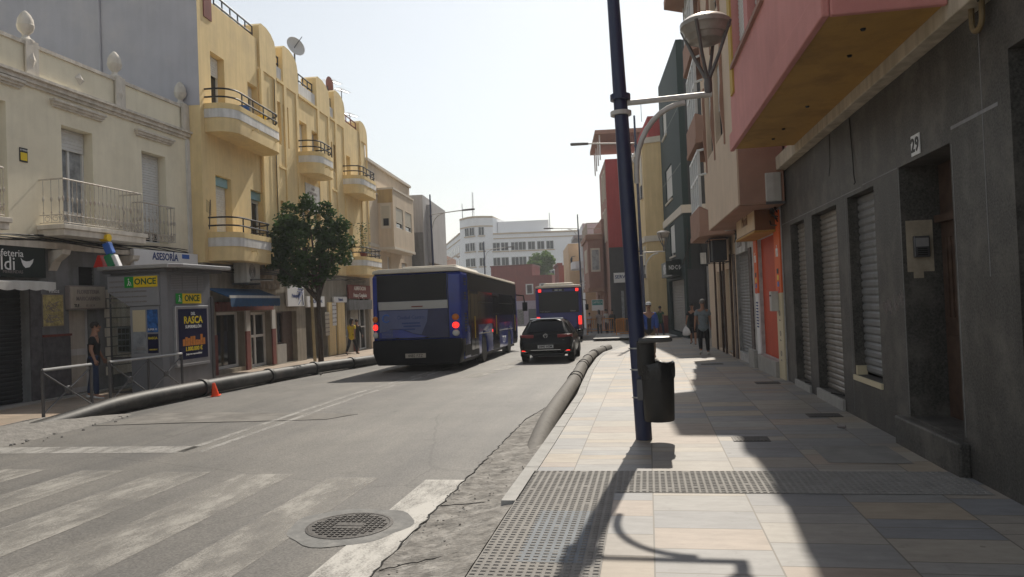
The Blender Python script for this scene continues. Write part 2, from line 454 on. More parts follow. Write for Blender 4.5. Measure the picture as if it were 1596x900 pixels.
# ------------------------------------------------------------------ world, sun, camera
SUN_AZ, SUN_EL = 4.1, 44.6
w = D.worlds.new('World'); SC.world = w; w.use_nodes = True
N = w.node_tree.nodes; L = w.node_tree.links
sk = N.new('ShaderNodeTexSky'); sk.sky_type = 'NISHITA'; sk.sun_disc = False
sk.sun_elevation = R(SUN_EL); sk.sun_rotation = R(SUN_AZ); sk.air_density = 1.6; sk.dust_density = .8; sk.ozone_density = 2.0; sk.altitude = 0
N['Background'].inputs['Strength'].default_value = .095
hs = N.new('ShaderNodeHueSaturation'); hs.inputs['Saturation'].default_value = .33
L.new(sk.outputs['Color'], hs.inputs['Color']); L.new(hs.outputs['Color'], N['Background'].inputs['Color'])
sl = D.lights.new('sun', 'SUN'); sl.energy = 4.1; sl.angle = R(.55); sl.color = (1, .92, .80)
so = D.objects.new('sun', sl); COL.objects.link(so)
sd = Vector((math.sin(R(SUN_AZ))*math.cos(R(SUN_EL)), math.cos(R(SUN_AZ))*math.cos(R(SUN_EL)), math.sin(R(SUN_EL))))
so.rotation_euler = (-sd).to_track_quat('-Z', 'Y').to_euler(); so.location = sd*60
cd = D.cameras.new('camera'); co = D.objects.new('camera', cd); COL.objects.link(co); SC.camera = co
cd.sensor_fit = 'HORIZONTAL'; cd.sensor_width = 36; cd.lens = 36*F/1596; cd.clip_end = 2000; cd.clip_start = .05
mw = Matrix((XI, YI, -fw)).transposed().to_4x4(); mw.translation = Vector((0, 0, EYE)); co.matrix_world = mw
SC.view_settings.view_transform = 'Standard'; SC.view_settings.look = 'None'; SC.view_settings.gamma = 1
SC.view_settings.exposure = .28
SC.render.resolution_x = 1024; SC.render.resolution_y = 577

# ------------------------------------------------------------------ ground materials
def asphalt():
    m = D.materials.new('asphalt'); m.use_nodes = True; nt = m.node_tree; N = nt.nodes; L = nt.links; b = N['Principled BSDF']
    tc = N.new('ShaderNodeTexCoord')
    def noise(sc, det=6, sx=1, sy=1):
        mp = N.new('ShaderNodeMapping'); mp.inputs['Scale'].default_value = (sx, sy, 1); L.new(tc.outputs['Object'], mp.inputs['Vector'])
        n = N.new('ShaderNodeTexNoise'); n.inputs['Scale'].default_value = sc; n.inputs['Detail'].default_value = det; n.inputs['Roughness'].default_value = .65
        L.new(mp.outputs['Vector'], n.inputs['Vector']); return n
    def ramp(n, p0, p1, c0, c1):
        r = N.new('ShaderNodeValToRGB'); r.color_ramp.elements[0].position = p0; r.color_ramp.elements[1].position = p1
        r.color_ramp.elements[0].color = (*c0, 1); r.color_ramp.elements[1].color = (*c1, 1); L.new(n.outputs['Fac'], r.inputs['Fac']); return r
    def mix(a, bb, t, f=1):
        x = N.new('ShaderNodeMixRGB'); x.blend_type = t; x.inputs['Fac'].default_value = f; L.new(a, x.inputs['Color1']); L.new(bb, x.inputs['Color2']); return x.outputs['Color']
    a = ramp(noise(.35, 8), .34, .68, (.116, .114, .110), (.178, .172, .163))
    bb = ramp(noise(.45, 6, 2.2, .16), .35, .65, (.80, .80, .81), (1.14, 1.12, 1.08))
    c = ramp(noise(48, 5), .34, .66, (.55, .55, .55), (1.45, 1.43, 1.4))
    d = ramp(noise(3.5, 8), .58, .74, (1, 1, 1), (.66, .65, .64))
    o = mix(a.outputs['Color'], bb.outputs['Color'], 'MULTIPLY'); o = mix(o, c.outputs['Color'], 'MULTIPLY', .85); o = mix(o, d.outputs['Color'], 'MULTIPLY', .8)
    # fine cracks
    v = N.new('ShaderNodeTexVoronoi'); v.feature = 'DISTANCE_TO_EDGE'; v.inputs['Scale'].default_value = .23
    nz = noise(2.2, 6); mm = N.new('ShaderNodeMixRGB'); mm.inputs['Fac'].default_value = .12; L.new(tc.outputs['Object'], mm.inputs['Color1']); L.new(nz.outputs['Color'], mm.inputs['Color2'])
    L.new(mm.outputs['Color'], v.inputs['Vector'])
    r = N.new('ShaderNodeValToRGB'); r.color_ramp.elements[0].position = .0; r.color_ramp.elements[1].position = .004
    r.color_ramp.elements[0].color = (.55, .55, .55, 1); r.color_ramp.elements[1].color = (1, 1, 1, 1); L.new(v.outputs['Distance'], r.inputs['Fac'])
    o = mix(o, r.outputs['Color'], 'MULTIPLY', .6)
    L.new(o, b.inputs['Base Color']); b.inputs['Roughness'].default_value = .62; b.inputs['Specular IOR Level'].default_value = .35
    bp = N.new('ShaderNodeBump'); bp.inputs['Strength'].default_value = .35; bp.inputs['Distance'].default_value = .012
    L.new(noise(170, 2).outputs['Fac'], bp.inputs['Height']); L.new(bp.outputs['Normal'], b.inputs['Normal'])
    return m
M['asphalt'] = asphalt()

def tiles(name, cw, rl, off, cols, mortar=(.14, .125, .105), gap=.006, seed=0, x0=0.0):
    """stone paving in columns cw wide along the street; every stone rl long, some halved"""
    m = D.materials.new(name); m.use_nodes = True; nt = m.node_tree; N = nt.nodes; L = nt.links; b = N['Principled BSDF']
    tc = N.new('ShaderNodeTexCoord'); sp = N.new('ShaderNodeSeparateXYZ'); L.new(tc.outputs['Object'], sp.inputs[0])
    def mth(op, a, bb=None, c=None):
        n = N.new('ShaderNodeMath'); n.operation = op
        for i, q in enumerate((a, bb, c)):
            if q is None: continue
            if isinstance(q, (int, float)): n.inputs[i].default_value = q
            else: L.new(q, n.inputs[i])
        return n.outputs[0]
    xs = mth('DIVIDE', mth('SUBTRACT', sp.outputs['X'], x0), cw); ci = mth('FLOOR', xs); fx = mth('FRACT', xs)
    wn = N.new('ShaderNodeTexWhiteNoise'); wn.noise_dimensions = '1D'; L.new(mth('ADD', ci, 3.7+seed), wn.inputs['W'])
    ys = mth('ADD', mth('DIVIDE', sp.outputs['Y'], rl), mth('MULTIPLY', wn.outputs['Value'], off)); ri = mth('FLOOR', ys); fy = mth('FRACT', ys)
    cb = N.new('ShaderNodeCombineXYZ'); L.new(ci, cb.inputs[0]); L.new(ri, cb.inputs[1]); cb.inputs[2].default_value = seed+.5
    w2 = N.new('ShaderNodeTexWhiteNoise'); w2.noise_dimensions = '3D'; L.new(cb.outputs[0], w2.inputs['Vector'])
    split = mth('GREATER_THAN', w2.outputs['Value'], .62)
    half = mth('MULTIPLY', split, mth('GREATER_THAN', fy, .55))
    cb2 = N.new('ShaderNodeCombineXYZ'); L.new(ci, cb2.inputs[0]); L.new(ri, cb2.inputs[1]); L.new(mth('ADD', half, seed+9.1), cb2.inputs[2])
    w3 = N.new('ShaderNodeTexWhiteNoise'); w3.noise_dimensions = '3D'; L.new(cb2.outputs[0], w3.inputs['Vector'])
    rp = N.new('ShaderNodeValToRGB'); rp.color_ramp.interpolation = 'CONSTANT'
    els = rp.color_ramp.elements
    for i, c in enumerate(cols):
        p = i/len(cols)
        e = els[i] if i < 2 else els.new(p)
        e.position = p; e.color = (*c, 1)
    L.new(w3.outputs['Value'], rp.inputs['Fac'])
    mp = N.new('ShaderNodeMapping'); mp.inputs['Scale'].default_value = (1, 2.6, 1); L.new(tc.outputs['Object'], mp.inputs['Vector'])
    n1 = N.new('ShaderNodeTexNoise'); n1.inputs['Scale'].default_value = 3.2; n1.inputs['Detail'].default_value = 9; n1.inputs['Roughness'].default_value = .7; L.new(mp.outputs['Vector'], n1.inputs['Vector'])
    r1 = N.new('ShaderNodeValToRGB'); r1.color_ramp.elements[0].position = .3; r1.color_ramp.elements[1].position = .7
    r1.color_ramp.elements[0].color = (.78, .77, .76, 1); r1.color_ramp.elements[1].color = (1.12, 1.11, 1.1, 1); L.new(n1.outputs['Fac'], r1.inputs['Fac'])
    mx = N.new('ShaderNodeMixRGB'); mx.blend_type = 'MULTIPLY'; mx.inputs['Fac'].default_value = 1; L.new(rp.outputs['Color'], mx.inputs['Color1']); L.new(r1.outputs['Color'], mx.inputs['Color2'])
    # stains
    n2 = N.new('ShaderNodeTexNoise'); n2.inputs['Scale'].default_value = 7; n2.inputs['Detail'].default_value = 10; n2.inputs['Roughness'].default_value = .75; L.new(tc.outputs['Object'], n2.inputs['Vector'])
    r2 = N.new('ShaderNodeValToRGB'); r2.color_ramp.elements[0].position = .58; r2.color_ramp.elements[1].position = .75
    r2.color_ramp.elements[0].color = (1, 1, 1, 1); r2.color_ramp.elements[1].color = (.5, .48, .46, 1); L.new(n2.outputs['Fac'], r2.inputs['Fac'])
    mz = N.new('ShaderNodeMixRGB'); mz.blend_type = 'MULTIPLY'; mz.inputs['Fac'].default_value = .8; L.new(mx.outputs['Color'], mz.inputs['Color1']); L.new(r2.outputs['Color'], mz.inputs['Color2'])
    # old chewing gum and drips
    vo = N.new('ShaderNodeTexVoronoi'); vo.inputs['Scale'].default_value = 3.1; L.new(tc.outputs['Object'], vo.inputs['Vector'])
    vs_ = N.new('ShaderNodeSeparateColor'); L.new(vo.outputs['Color'], vs_.inputs[0])
    gm = mth('MULTIPLY', mth('LESS_THAN', vo.outputs['Distance'], mth('MULTIPLY', vs_.outputs[1], .075)), mth('GREATER_THAN', vs_.outputs[0], .45))
    mg = N.new('ShaderNodeMixRGB'); mg.blend_type = 'MULTIPLY'; L.new(mth('MULTIPLY', gm, .5), mg.inputs['Fac']); L.new(mz.outputs['Color'], mg.inputs['Color1']); mg.inputs['Color2'].default_value = (.3, .29, .28, 1); mz = mg
    n5 = N.new('ShaderNodeTexNoise'); n5.inputs['Scale'].default_value = .55; n5.inputs['Detail'].default_value = 6; L.new(tc.outputs['Object'], n5.inputs['Vector'])
    r5 = N.new('ShaderNodeValToRGB'); r5.color_ramp.elements[0].position = .35; r5.color_ramp.elements[1].position = .65
    r5.color_ramp.elements[0].color = (.82, .81, .80, 1); r5.color_ramp.elements[1].color = (1.06, 1.05, 1.04, 1); L.new(n5.outputs['Fac'], r5.inputs['Fac'])
    mh = N.new('ShaderNodeMixRGB'); mh.blend_type = 'MULTIPLY'; mh.inputs['Fac'].default_value = 1; L.new(mz.outputs['Color'], mh.inputs['Color1']); L.new(r5.outputs['Color'], mh.inputs['Color2']); mz = mh
    # joints
    gx, gy = gap/cw, gap/rl
    jx = mth('LESS_THAN', mth('MINIMUM', fx, mth('SUBTRACT', 1, fx)), gx)
    jy = mth('LESS_THAN', mth('MINIMUM', fy, mth('SUBTRACT', 1, fy)), gy)
    jh = mth('MULTIPLY', split, mth('LESS_THAN', mth('ABSOLUTE', mth('SUBTRACT', fy, .55)), gy))
    j = mth('MAXIMUM', mth('MAXIMUM', jx, jy), jh)
    my = N.new('ShaderNodeMixRGB'); L.new(j, my.inputs['Fac']); L.new(mz.outputs['Color'], my.inputs['Color1']); my.inputs['Color2'].default_value = (*mortar, 1)
    L.new(my.outputs['Color'], b.inputs['Base Color'])
    b.inputs['Roughness'].default_value = .5; b.inputs['Specular IOR Level'].default_value = .35
    bp = N.new('ShaderNodeBump'); bp.inputs['Strength'].default_value = .5; bp.inputs['Distance'].default_value = .004; bp.invert = True
    L.new(j, bp.inputs['Height']); L.new(bp.outputs['Normal'], b.inputs['Normal'])
    return m
STONE = [(.33, .31, .28), (.25, .25, .25), (.36, .31, .245), (.30, .29, .275), (.225, .23, .24), (.335, .285, .225), (.35, .32, .275), (.27, .268, .262), (.31, .28, .245), (.33, .275, .23), (.29, .265, .235), (.255, .25, .245)]
M['paving'] = tiles('paving', .79, .46, 1.0, STONE, x0=-.03)
M['paving_left'] = tiles('paving_left', .5, .5, 0, [(.40, .32, .25), (.42, .345, .275), (.37, .31, .25), (.41, .33, .26)], seed=4)
M['tactile'] = mat('tactile', (.215, .205, .19), .75, .15, 5, .2, 60, dirt=(.14, .13, .12), dirt_amt=.5)
M['tactile_patch'] = mat('tactile_patch', (.17, .19, .21), .75, .15, 5, .2, 60)

def paint(name, col, cover):
    m = D.materials.new(name); m.use_nodes = True; N = m.node_tree.nodes; L = m.node_tree.links; b = N['Principled BSDF']
    tc = N.new('ShaderNodeTexCoord')
    mp = N.new('ShaderNodeMapping'); mp.inputs['Scale'].default_value = (1.4, .55, 1); L.new(tc.outputs['Object'], mp.inputs['Vector'])
    n = N.new('ShaderNodeTexNoise'); n.inputs['Scale'].default_value = 2.6; n.inputs['Detail'].default_value = 10; n.inputs['Roughness'].default_value = .72; L.new(mp.outputs['Vector'], n.inputs['Vector'])
    n2 = N.new('ShaderNodeTexNoise'); n2.inputs['Scale'].default_value = 60; n2.inputs['Detail'].default_value = 3; L.new(tc.outputs['Object'], n2.inputs['Vector'])
    ad = N.new('ShaderNodeMath'); ad.operation = 'MULTIPLY_ADD'; L.new(n2.outputs['Fac'], ad.inputs[0]); ad.inputs[1].default_value = .35; L.new(n.outputs['Fac'], ad.inputs[2])
    r = N.new('ShaderNodeValToRGB'); r.color_ramp.elements[0].position = .46+cover*.3; r.color_ramp.elements[1].position = .72+cover*.28
    r.color_ramp.elements[0].color = (.9, .9, .9, 1); r.color_ramp.elements[1].color = (.12, .12, .12, 1); L.new(ad.outputs[0], r.inputs['Fac'])
    b.inputs['Base Color'].default_value = (*col, 1); b.inputs['Roughness'].default_value = .7
    t = N.new('ShaderNodeBsdfTransparent'); mx = N.new('ShaderNodeMixShader'); L.new(r.outputs['Color'], mx.inputs['Fac'])
    L.new(t.outputs['BSDF'], mx.inputs[1]); L.new(b.outputs['BSDF'], mx.inputs[2]); L.new(mx.outputs['Shader'], N['Material Output'].inputs['Surface'])
    return m
M['paint_worn'] = paint('paint_worn', (.34, .325, .295), .26)
M['paint_line'] = paint('paint_line', (.34, .33, .31), .42)
M['paint_fresh'] = paint('paint_fresh', (.52, .505, .47), .55)

# ------------------------------------------------------------------ ground, road, pavements
def sheet(name, m, rows, dz, kind='structure', skirt=None):
    """rows: (y, x0, x1) following the slope of the street"""
    ys = []
    for (a, b) in zip(rows, rows[1:]):
        n = max(1, int((b[0]-a[0])/6)) if b[0] < 150 else 1
        for k in range(n):
            t = k/n; ys.append(tuple(a[i]+(b[i]-a[i])*t for i in range(3)))
    ys.append(rows[-1])
    for br in (15.0, 140.0):
        for i, (a, b) in enumerate(zip(ys, ys[1:])):
            if a[0] < br < b[0]:
                t = (br-a[0])/(b[0]-a[0]); ys.insert(i+1, tuple(a[k]+(b[k]-a[k])*t for k in range(3))); break
    mb = MB()
    for (a, b) in zip(ys, ys[1:]):
        za, zb_ = slope(a[0])+dz, slope(b[0])+dz
        mb.add([(a[1], a[0], za), (a[2], a[0], za), (b[2], b[0], zb_), (b[1], b[0], zb_)], [(0, 1, 2, 3)])
        if skirt:
            for i in skirt:
                xa, xb = a[i], b[i]
                mb.add([(xa, a[0], za), (xb, b[0], zb_), (xb, b[0], zb_-.3), (xa, a[0], za-.3)], [(0, 1, 2, 3)])
    o = mb.build(name, m, fix=False); o['kind'] = kind
    return o
sheet('ground', 'asphalt', [(-60, -240, 240), (15, -240, 240), (140, -240, 240), (420, -240, 240)], -.15)
sheet('road', 'asphalt', [(-30, -10.55, -1.25), (15, -10.5, -1.25), (24, -10.3, -1.5), (30, -10.5, -1.2), (38, -11.2, .6), (50, -12.5, 0), (60, -14, -3), (90, -24, -5), (140, -60, -10)], -.12)
KERB = [(-30, -1.27), (6.4, -1.36), (9, -1.35), (13.6, -1.37), (19, -1.6), (24, -1.72), (27, -1.68), (30, -1.35), (32.5, -.95), (35, -.3), (37, .5), (39, 1.3)]
sheet('pavement', 'paving', [(y, x+.16 if y > 6 else x+.02, 5) for y, x in KERB], 0.0, skirt=[0])
mb = MB()
kk = [k for k in KERB if k[0] >= 6.4]
for (ya, xa), (yb, xb) in zip(kk, kk[1:]):
    n = max(1, int((yb-ya)/1.0))
    for k in range(n):
        a0 = k/n; a1 = (k+1)/n-.006
        p = [(xa+(xb-xa)*t, ya+(yb-ya)*t) for t in (a0, a1)]
        z0, z1 = slope(p[0][1]), slope(p[1][1])
        mb.add([(p[0][0], p[0][1], z0-.25), (p[0][0]+.155, p[0][1], z0-.25), (p[1][0]+.155, p[1][1], z1-.25), (p[1][0], p[1][1], z1-.25),
                (p[0][0]+.012, p[0][1], z0+.004), (p[0][0]+.155, p[0][1], z0+.004), (p[1][0]+.155, p[1][1], z1+.004), (p[1][0]+.012, p[1][1], z1+.004)],
               [(0,3,2,1),(4,5,6,7),(0,1,5,4),(1,2,6,5),(2,3,7,6),(3,0,4,7)])
struct(mb.build('kerb', 'kerb'))
sheet('pavement_across', 'paving_left', [(-30, -22, -10.62), (12, -22, -10.6), (20, -22, -10.45), (24, -22, -10.35), (30, -22, -10.6), (40, -22, -11.5), (55, -26, -13.5), (80, -34, -20)], 0.0)
mb = MB()
lk = [(11.9, -10.6), (15, -10.57), (20, -10.45), (24, -10.35), (30, -10.6), (40, -11.5), (55, -13.5), (80, -20)]
for (ya, xa), (yb, xb) in zip(lk, lk[1:]):
    z0, z1 = slope(ya), slope(yb)
    mb.add([(xa, ya, z0-.2), (xa+.14, ya, z0-.2), (xb+.14, yb, z1-.2), (xb, yb, z1-.2), (xa, ya, z0+.003), (xa+.14, ya, z0+.003), (xb+.14, yb, z1+.003), (xb, yb, z1+.003)],
           [(0,3,2,1),(4,5,6,7),(0,1,5,4),(1,2,6,5),(2,3,7,6),(3,0,4,7)])
struct(mb.build('kerb_across', 'kerb'))
sheet('waiting_platform', 'kerb', [(40, -3.0, 1.5), (49, -3.4, 1.2)], .02)

# tactile paving with real studs
def tactile(name, x0, x1, y0, y1, m, bars, skip=None):
    mb = MB(); mb.add([(x0, y0, .004), (x1, y0, .004), (x1, y1, .004), (x0, y1, .004)], [(0, 1, 2, 3)])
    p = .0575 if not bars else .066
    nx = int((x1-x0)/p); ny = int((y1-y0)/p)
    for i in range(nx):
        for j in range(ny):
            cx = x0+(i+.5)*(x1-x0)/nx; cy = y0+(j+.5)*(y1-y0)/ny
            if skip and skip(cx, cy): continue
            a, b_, h = (.021, .014, .0105)
            if (i*7+j*13) % 41 == 0: h = .007
            mb.add([(cx-a, cy-b_, .004), (cx+a, cy-b_, .004), (cx+a, cy+b_, .004), (cx-a, cy+b_, .004),
                    (cx-a*.6, cy-b_*.5, h), (cx+a*.6, cy-b_*.5, h), (cx+a*.6, cy+b_*.5, h), (cx-a*.6, cy+b_*.5, h)],
                   [(0,1,5,4),(1,2,6,5),(2,3,7,6),(3,0,4,7),(4,5,6,7)])
    return struct(mb.build(name, m, fix=False))
tactile('tactile_paving', -1.22, -.37, 2.6, 7.52, 'tactile', False)
tactile('tactile_strip', -.365, 2.74, 6.70, 7.52, 'tactile', False)
# worn paint left on the studs
struct((lambda mb: (mb.add([(-.95, 4.9, .0052), (-.5, 4.9, .0052), (-.5, 6.1, .0052), (-.95, 6.1, .0052)], [(0, 1, 2, 3)]), mb.build('tactile_stain', 'tactile_patch', fix=False))[1])(MB()))

# rough concrete strip along the kerb
mb = MB(); NI, NJ = 90, 12
def rub(i, j):
    y = 3.0+12.5*i/(NI-1); xr = -1.24 if y < 6.4 else -1.34
    xl = -1.97-.02*math.sin(y*3)-.015*math.sin(y*11)
    if y > 9: xl = -1.97+(xr+1.9)*max(0, (y-11.5))/4*.8
    t = j/(NJ-1); x = xl+(xr-xl)*t
    hi = -.012 if y < 6.4 else -.088
    if 6.2 < y < 7.2: hi = -.012+(-.076)*(y-6.2)/1.0
    z = -.115+(hi+.115)*max(0, (t-.25)/.75)**1.1
    z += random.uniform(-.006, .008)*(1 if 0 < j < NJ-1 else .3)
    return (x, y, z)
mb.grid(rub, NI, NJ)
o = mb.build('concrete_patch', mat('rough_concrete', (.20, .19, .175), .95, .5, 7, 1.0, 26, dirt=(.40, .385, .36), dirt_amt=.75, dirt_scale=6), fix=False); struct(o)
mb = MB(); rr = random.Random(9)
mb.tube([(-1.975+rr.uniform(-.02, .015)+(0 if y < 11.5 else .58*(y-11.5)/4*.8), y, -.117) for y in [3.0+.09*i for i in range(130)]], [.006+.007*rr.random() for i in range(130)], 5)
struct(mb.build('asphalt_crack', 'rubber'))
mb = MB(); mb.tube([(-1.97+.045*i, 6.62+.02*rr.uniform(-1, 1), -.113+.004*i) for i in range(14)], .004, 4); mb.tube([(-1.95+.05*i, 5.0+.03*rr.uniform(-1, 1)+.02*i, -.113+.0055*i) for i in range(12)], .004, 4); struct(mb.build('concrete_crack', 'rubber'))
# loose stones on it and at the left pipe end
def stones(name, spots, m, lab=None):
    mb = MB()
    for (x, y, z, r) in spots:
        mb.ell((x, y, z), r*random.uniform(.8, 1.4), r*random.uniform(.8, 1.4), r*.6, 6, 4)
    o = mb.build(name, m); o['kind'] = 'stuff'
    o['label'] = lab; o['category'] = 'rubble'
    return o
stones('loose_gravel', [(random.uniform(-2.0, -1.3), random.uniform(4, 8.5), -.1+random.uniform(0, .03), random.choice((.004, .006, .009))) for _ in range(160)], 'rubble', 'fine loose gravel scattered over the rough concrete strip by the kerb')
sp = []
for _ in range(900):
    y = random.uniform(9.2, 12.4); x = random.gauss(-10.35+(12-y)*.05, .3); sp.append((x, y, -.11+max(0, .10-.22*abs(x+10.4))*random.random(), random.choice((.012, .018, .03))))
stones('sand_heap', sp, 'rubble', 'heap of sand and rubble spread round the buried end of the black pipe')
mb = MB()
def heap(i, j):
    u, v = i/20*2-1, j/16*2-1
    h = max(0, 1-u*u)*max(0, 1-v*v)
    return (-10.45+u*.85+v*-.1, 10.9+v*1.9, -.13+.17*h+random.uniform(-.01, .012)*h)
mb.grid(heap, 21, 17); o = mb.build('sand_mound', 'rubble', fix=False); o['kind'] = 'structure'

# crossing, lines, patches
for i, (xa, xb, mm, y1) in enumerate([(-2.42, -1.975, 'paint_fresh', 7.62), (-3.55, -2.98, 'paint_worn', 7.7), (-4.7, -4.05, 'paint_worn', 7.85), (-5.85, -5.15, 'paint_worn', 7.95), (-6.95, -6.35, 'paint_worn', 8.0), (-8.1, -7.5, 'paint_worn', 8.05), (-9.3, -8.7, 'paint_worn', 8.1)]):
    y0 = 3.2
    mb = MB(); mb.add([(xa, y0, -.1165), (xb, y0, -.1165), (xb, y1, -.1165), (xa, y1, -.1165)], [(0, 1, 2, 3)])
    struct(mb.build('crosswalk_stripe', mm, fix=False))
mb = MB(); mb.add([(-10.2, 9.0, -.1165), (-6.3, 9.05, -.1165), (-6.3, 9.5, -.1165), (-10.2, 9.45, -.1165)], [(0, 1, 2, 3)]); struct(mb.build('stop_line', 'paint_line', fix=False))
for xa in (-6.42, -6.12):
    sheet('centre_line', 'paint_line', [(9.1, xa, xa+.115), (15, xa-.02, xa+.095), (40, xa-.3, xa-.18), (70, xa-4, xa-3.9)], -.1165)
mb = MB(); mb.add([(-9.6, 11.35, -.1172), (-5.45, 11.75, -.1172), (-5.15, 12.35, -.1172), (-6.2, 12.5, -.1172), (-9.3, 12.9, -.1172)], [(0, 1, 2, 3, 4)])
struct(mb.build('trench_patch', mat('old_patch', (.175, .165, .15), .85, .3, 3, .5, 40, dirt=(.09, .085, .08), dirt_amt=.5), fix=False))
mb = MB(); mb.tube([(-9.6, 11.33, -.118), (-8, 11.52, -.115), (-6.6, 11.62, -.118), (-5.45, 11.73, -.118), (-5.1, 12.3, -.12)], .006, 5); struct(mb.build('patch_edge', 'rubber'))
mb = MB()
for (x, y, w_, l) in ((-4.9, 18.5, .5, 2.2), (-4.6, 20.9, .45, 1.8), (-4.75, 23.0, .4, 2.6)):
    z0, z1 = slope(y)-.1165, slope(y+l)-.1165
    mb.add([(x, y, z0), (x+w_, y+.3, z0), (x+w_+.2, y+l, z1), (x+.15, y+l-.2, z1)], [(0, 1, 2, 3)])
o = mb.build('worn_marking', 'paint_worn', fix=False); struct(o)
# manhole
MHX, MHY = -2.6, 6.0
t = thing('manhole_cover', 'round cast iron manhole cover with raised grid set in a grey cement collar', 'manhole', (MHX, MHY, -.12))
mb = MB(); n = 40
ring = [(1+.05*math.sin(3*a)+.035*math.sin(7*a+1)) for a in [2*math.pi*k/n for k in range(n)]]
vs = [(0, 0, .006)]+[(.53*ring[k]*math.cos(2*math.pi*k/n), .53*ring[k]*math.sin(2*math.pi*k/n), .005) for k in range(n)]
mb.add(vs, [(0, 1+k, 1+(k+1) % n) for k in range(n)]); mb.build('collar', 'concrete_ring', t, fix=False)
mb = MB(); mb.lathe([(.37, .002), (.37, .010), (.345, .012), (.34, .008), (0.001, .008)], n=36)
for i in range(-6, 7):
    for j in range(-6, 7):
        x, y = i*.05, j*.05
        if x*x+y*y < .10 and not (abs(x) < .12 and abs(y) < .06): mb.box(x-.017, x+.017, y-.012, y+.012, .006, .016)
mb.box(-.12, .12, -.02, .02, .006, .012); mb.build('lid', 'iron', t)
# gratings in the pavement
for (x, y, a, b_, lab) in [(1.13, 9.17, .21, .15, 'small iron grating in the pavement, half in the sun near the pole'), (2.33, 10.86, .22, .15, 'dark iron grating in the shaded pavement below the sill of the grey shutter'),
                        (2.18, 14.8, .22, .16, 'dark iron grating in the pavement by the step of the red doorway'), (1.57, 19.9, .28, .16, 'dark iron grating farthest up the pavement, in front of the walker in grey')]:
    g = thing('pavement_grating', lab, 'grating', (x, y, slope(y)+.004), 0, 'gratings in the right pavement')
    mb = MB(); mb.box(-a, a, -b_, b_, -.01, .003); mb.build('frame', 'iron', g)
    mb = MB()
    for k in range(9): mb.box(-a+.03+k*(2*a-.06)/9, -a+.03+(k+.55)*(2*a-.06)/9, -b_+.02, b_-.02, .003, .008)
    mb.build('grate', 'iron', g)
# patch of darker tile in the pavement by the doorway
mb = MB(); mb.add([(1.72, 7.9, .004), (2.5, 7.85, .004), (2.5, 8.75, .004), (1.72, 8.7, .004)], [(0, 1, 2, 3)]); struct(mb.build('darker_paving', mat('darker_tile', (.205, .195, .18), .85, .2, 4, .2), fix=False))
# litter by the wall
mb = MB(); mb.tube([(2.28, 9.9, .02), (2.36, 9.85, .02)], .02, 6)
tag(mb.build('crumpled_packet', 'text_grey'), 'small crumpled packet lying on the pavement near the granite wall', 'litter')
# ================================================================== LEFT SIDE
# ------------------------------------------------------------------ cream house with cafe
A = Fac('corner_house', 'two storey cream house with iron balconies, stone urns on its parapet and grey shopfronts', 'building', (-13.0, 14.0), 0, 'L')
U1 = 5.42
wc = (A.U(97, 260), A.U(145, 260), 3.86, A.Z(97, 195), .32)
wr = (A.U(222, 290), A.U(259, 290), 3.72, A.Z(222, 235), .32)
wl = (-2.1, A.U(11, 250), 3.86, A.Z(8, 158), .32)
A.wall('upper_wall', 'cream_plaster', -11, U1, 3.4, 7.72, 7.0, [wc, wr, wl])
A.window(wc, blind=.22, pm='glass_curtain', mull=2, rail=.35); A.window(wr, blind=.88, mull=3, rail=.3); A.window(wl, blind=.3, pm='glass_curtain')
cafe = (A.U(-60, 540), A.U(50, 540), .02, 2.62, .25); door = (A.U(113, 560), A.U(152, 560), .0, 2.08, .22); vent = (A.U(126, 430), A.U(150, 430), A.Z(126, 446), A.Z(126, 416), .1)
shopw = (A.U(205, 520)+.1, 4.9, .35, 2.5, .25)
A.wall('shop_wall', ['shop_grey'], -11, U1, -.4, 3.4, 7.0, [cafe, door, vent, shopw], d=-.06)
A.shutter(cafe[0], cafe[1], cafe[2], cafe[3], -.28, 'shutter_dark', .09)
mb = MB(); A.box(mb, door[0]+.01, door[1]-.01, .02, 2.06, -.30, -.24)
dr = mb.build('door', 'white_band', A.root)
mb = MB(); A.box(mb, door[0]+.1, door[1]-.1, .15, .9, -.245, -.232); A.box(mb, door[0]+.1, door[1]-.1, 1.05, 1.95, -.245, -.232); mb.each('door_panel', 'cream_trim', dr)
mb = MB(); A.box(mb, vent[0], vent[1], vent[2], vent[3], -.15, -.12)
for k in range(5): A.box(mb, vent[0], vent[1], vent[2]+k*.09, vent[2]+k*.09+.03, -.12, -.10)
mb.build('ventilation_grille', 'dark_inside', A.root)
A.window(shopw, mull=3)
# stone cladding at the base of the wall
mb = MB(); A.box(mb, cafe[1]+.01, A.U(68, 560), 0, 2.6, -.06, -.02); A.box(mb, A.U(69, 560), door[0]-.02, -.1, A.Z(72, 526), -.06, -.015); mb.each('stone_cladding', 'stone_clad', A.root)
mb = MB(); A.box(mb, A.U(68, 526), door[0]-.01, A.Z(72, 526), A.Z(72, 526)+.05, -.06, .02); mb.build('dado_rail', 'rust_red', A.root)
mb = MB()
u_ = A.U(166, 500)
for i in range(9):
    for j in range(3): A.box(mb, u_+j*.36+(i % 2)*.06, u_+j*.36+.33+(i % 2)*.06, .35+i*.235, .35+i*.235+.21, -.06, -.015-.01*((i+j) % 3))
mb.build('white_brick_facing', 'cream_trim', A.root)
# step of the pavement at the house
mb = MB(); A.box(mb, -11, U1-.2, -.2, .03, -.05, .25); mb.build('threshold', 'stone_step', A.root)
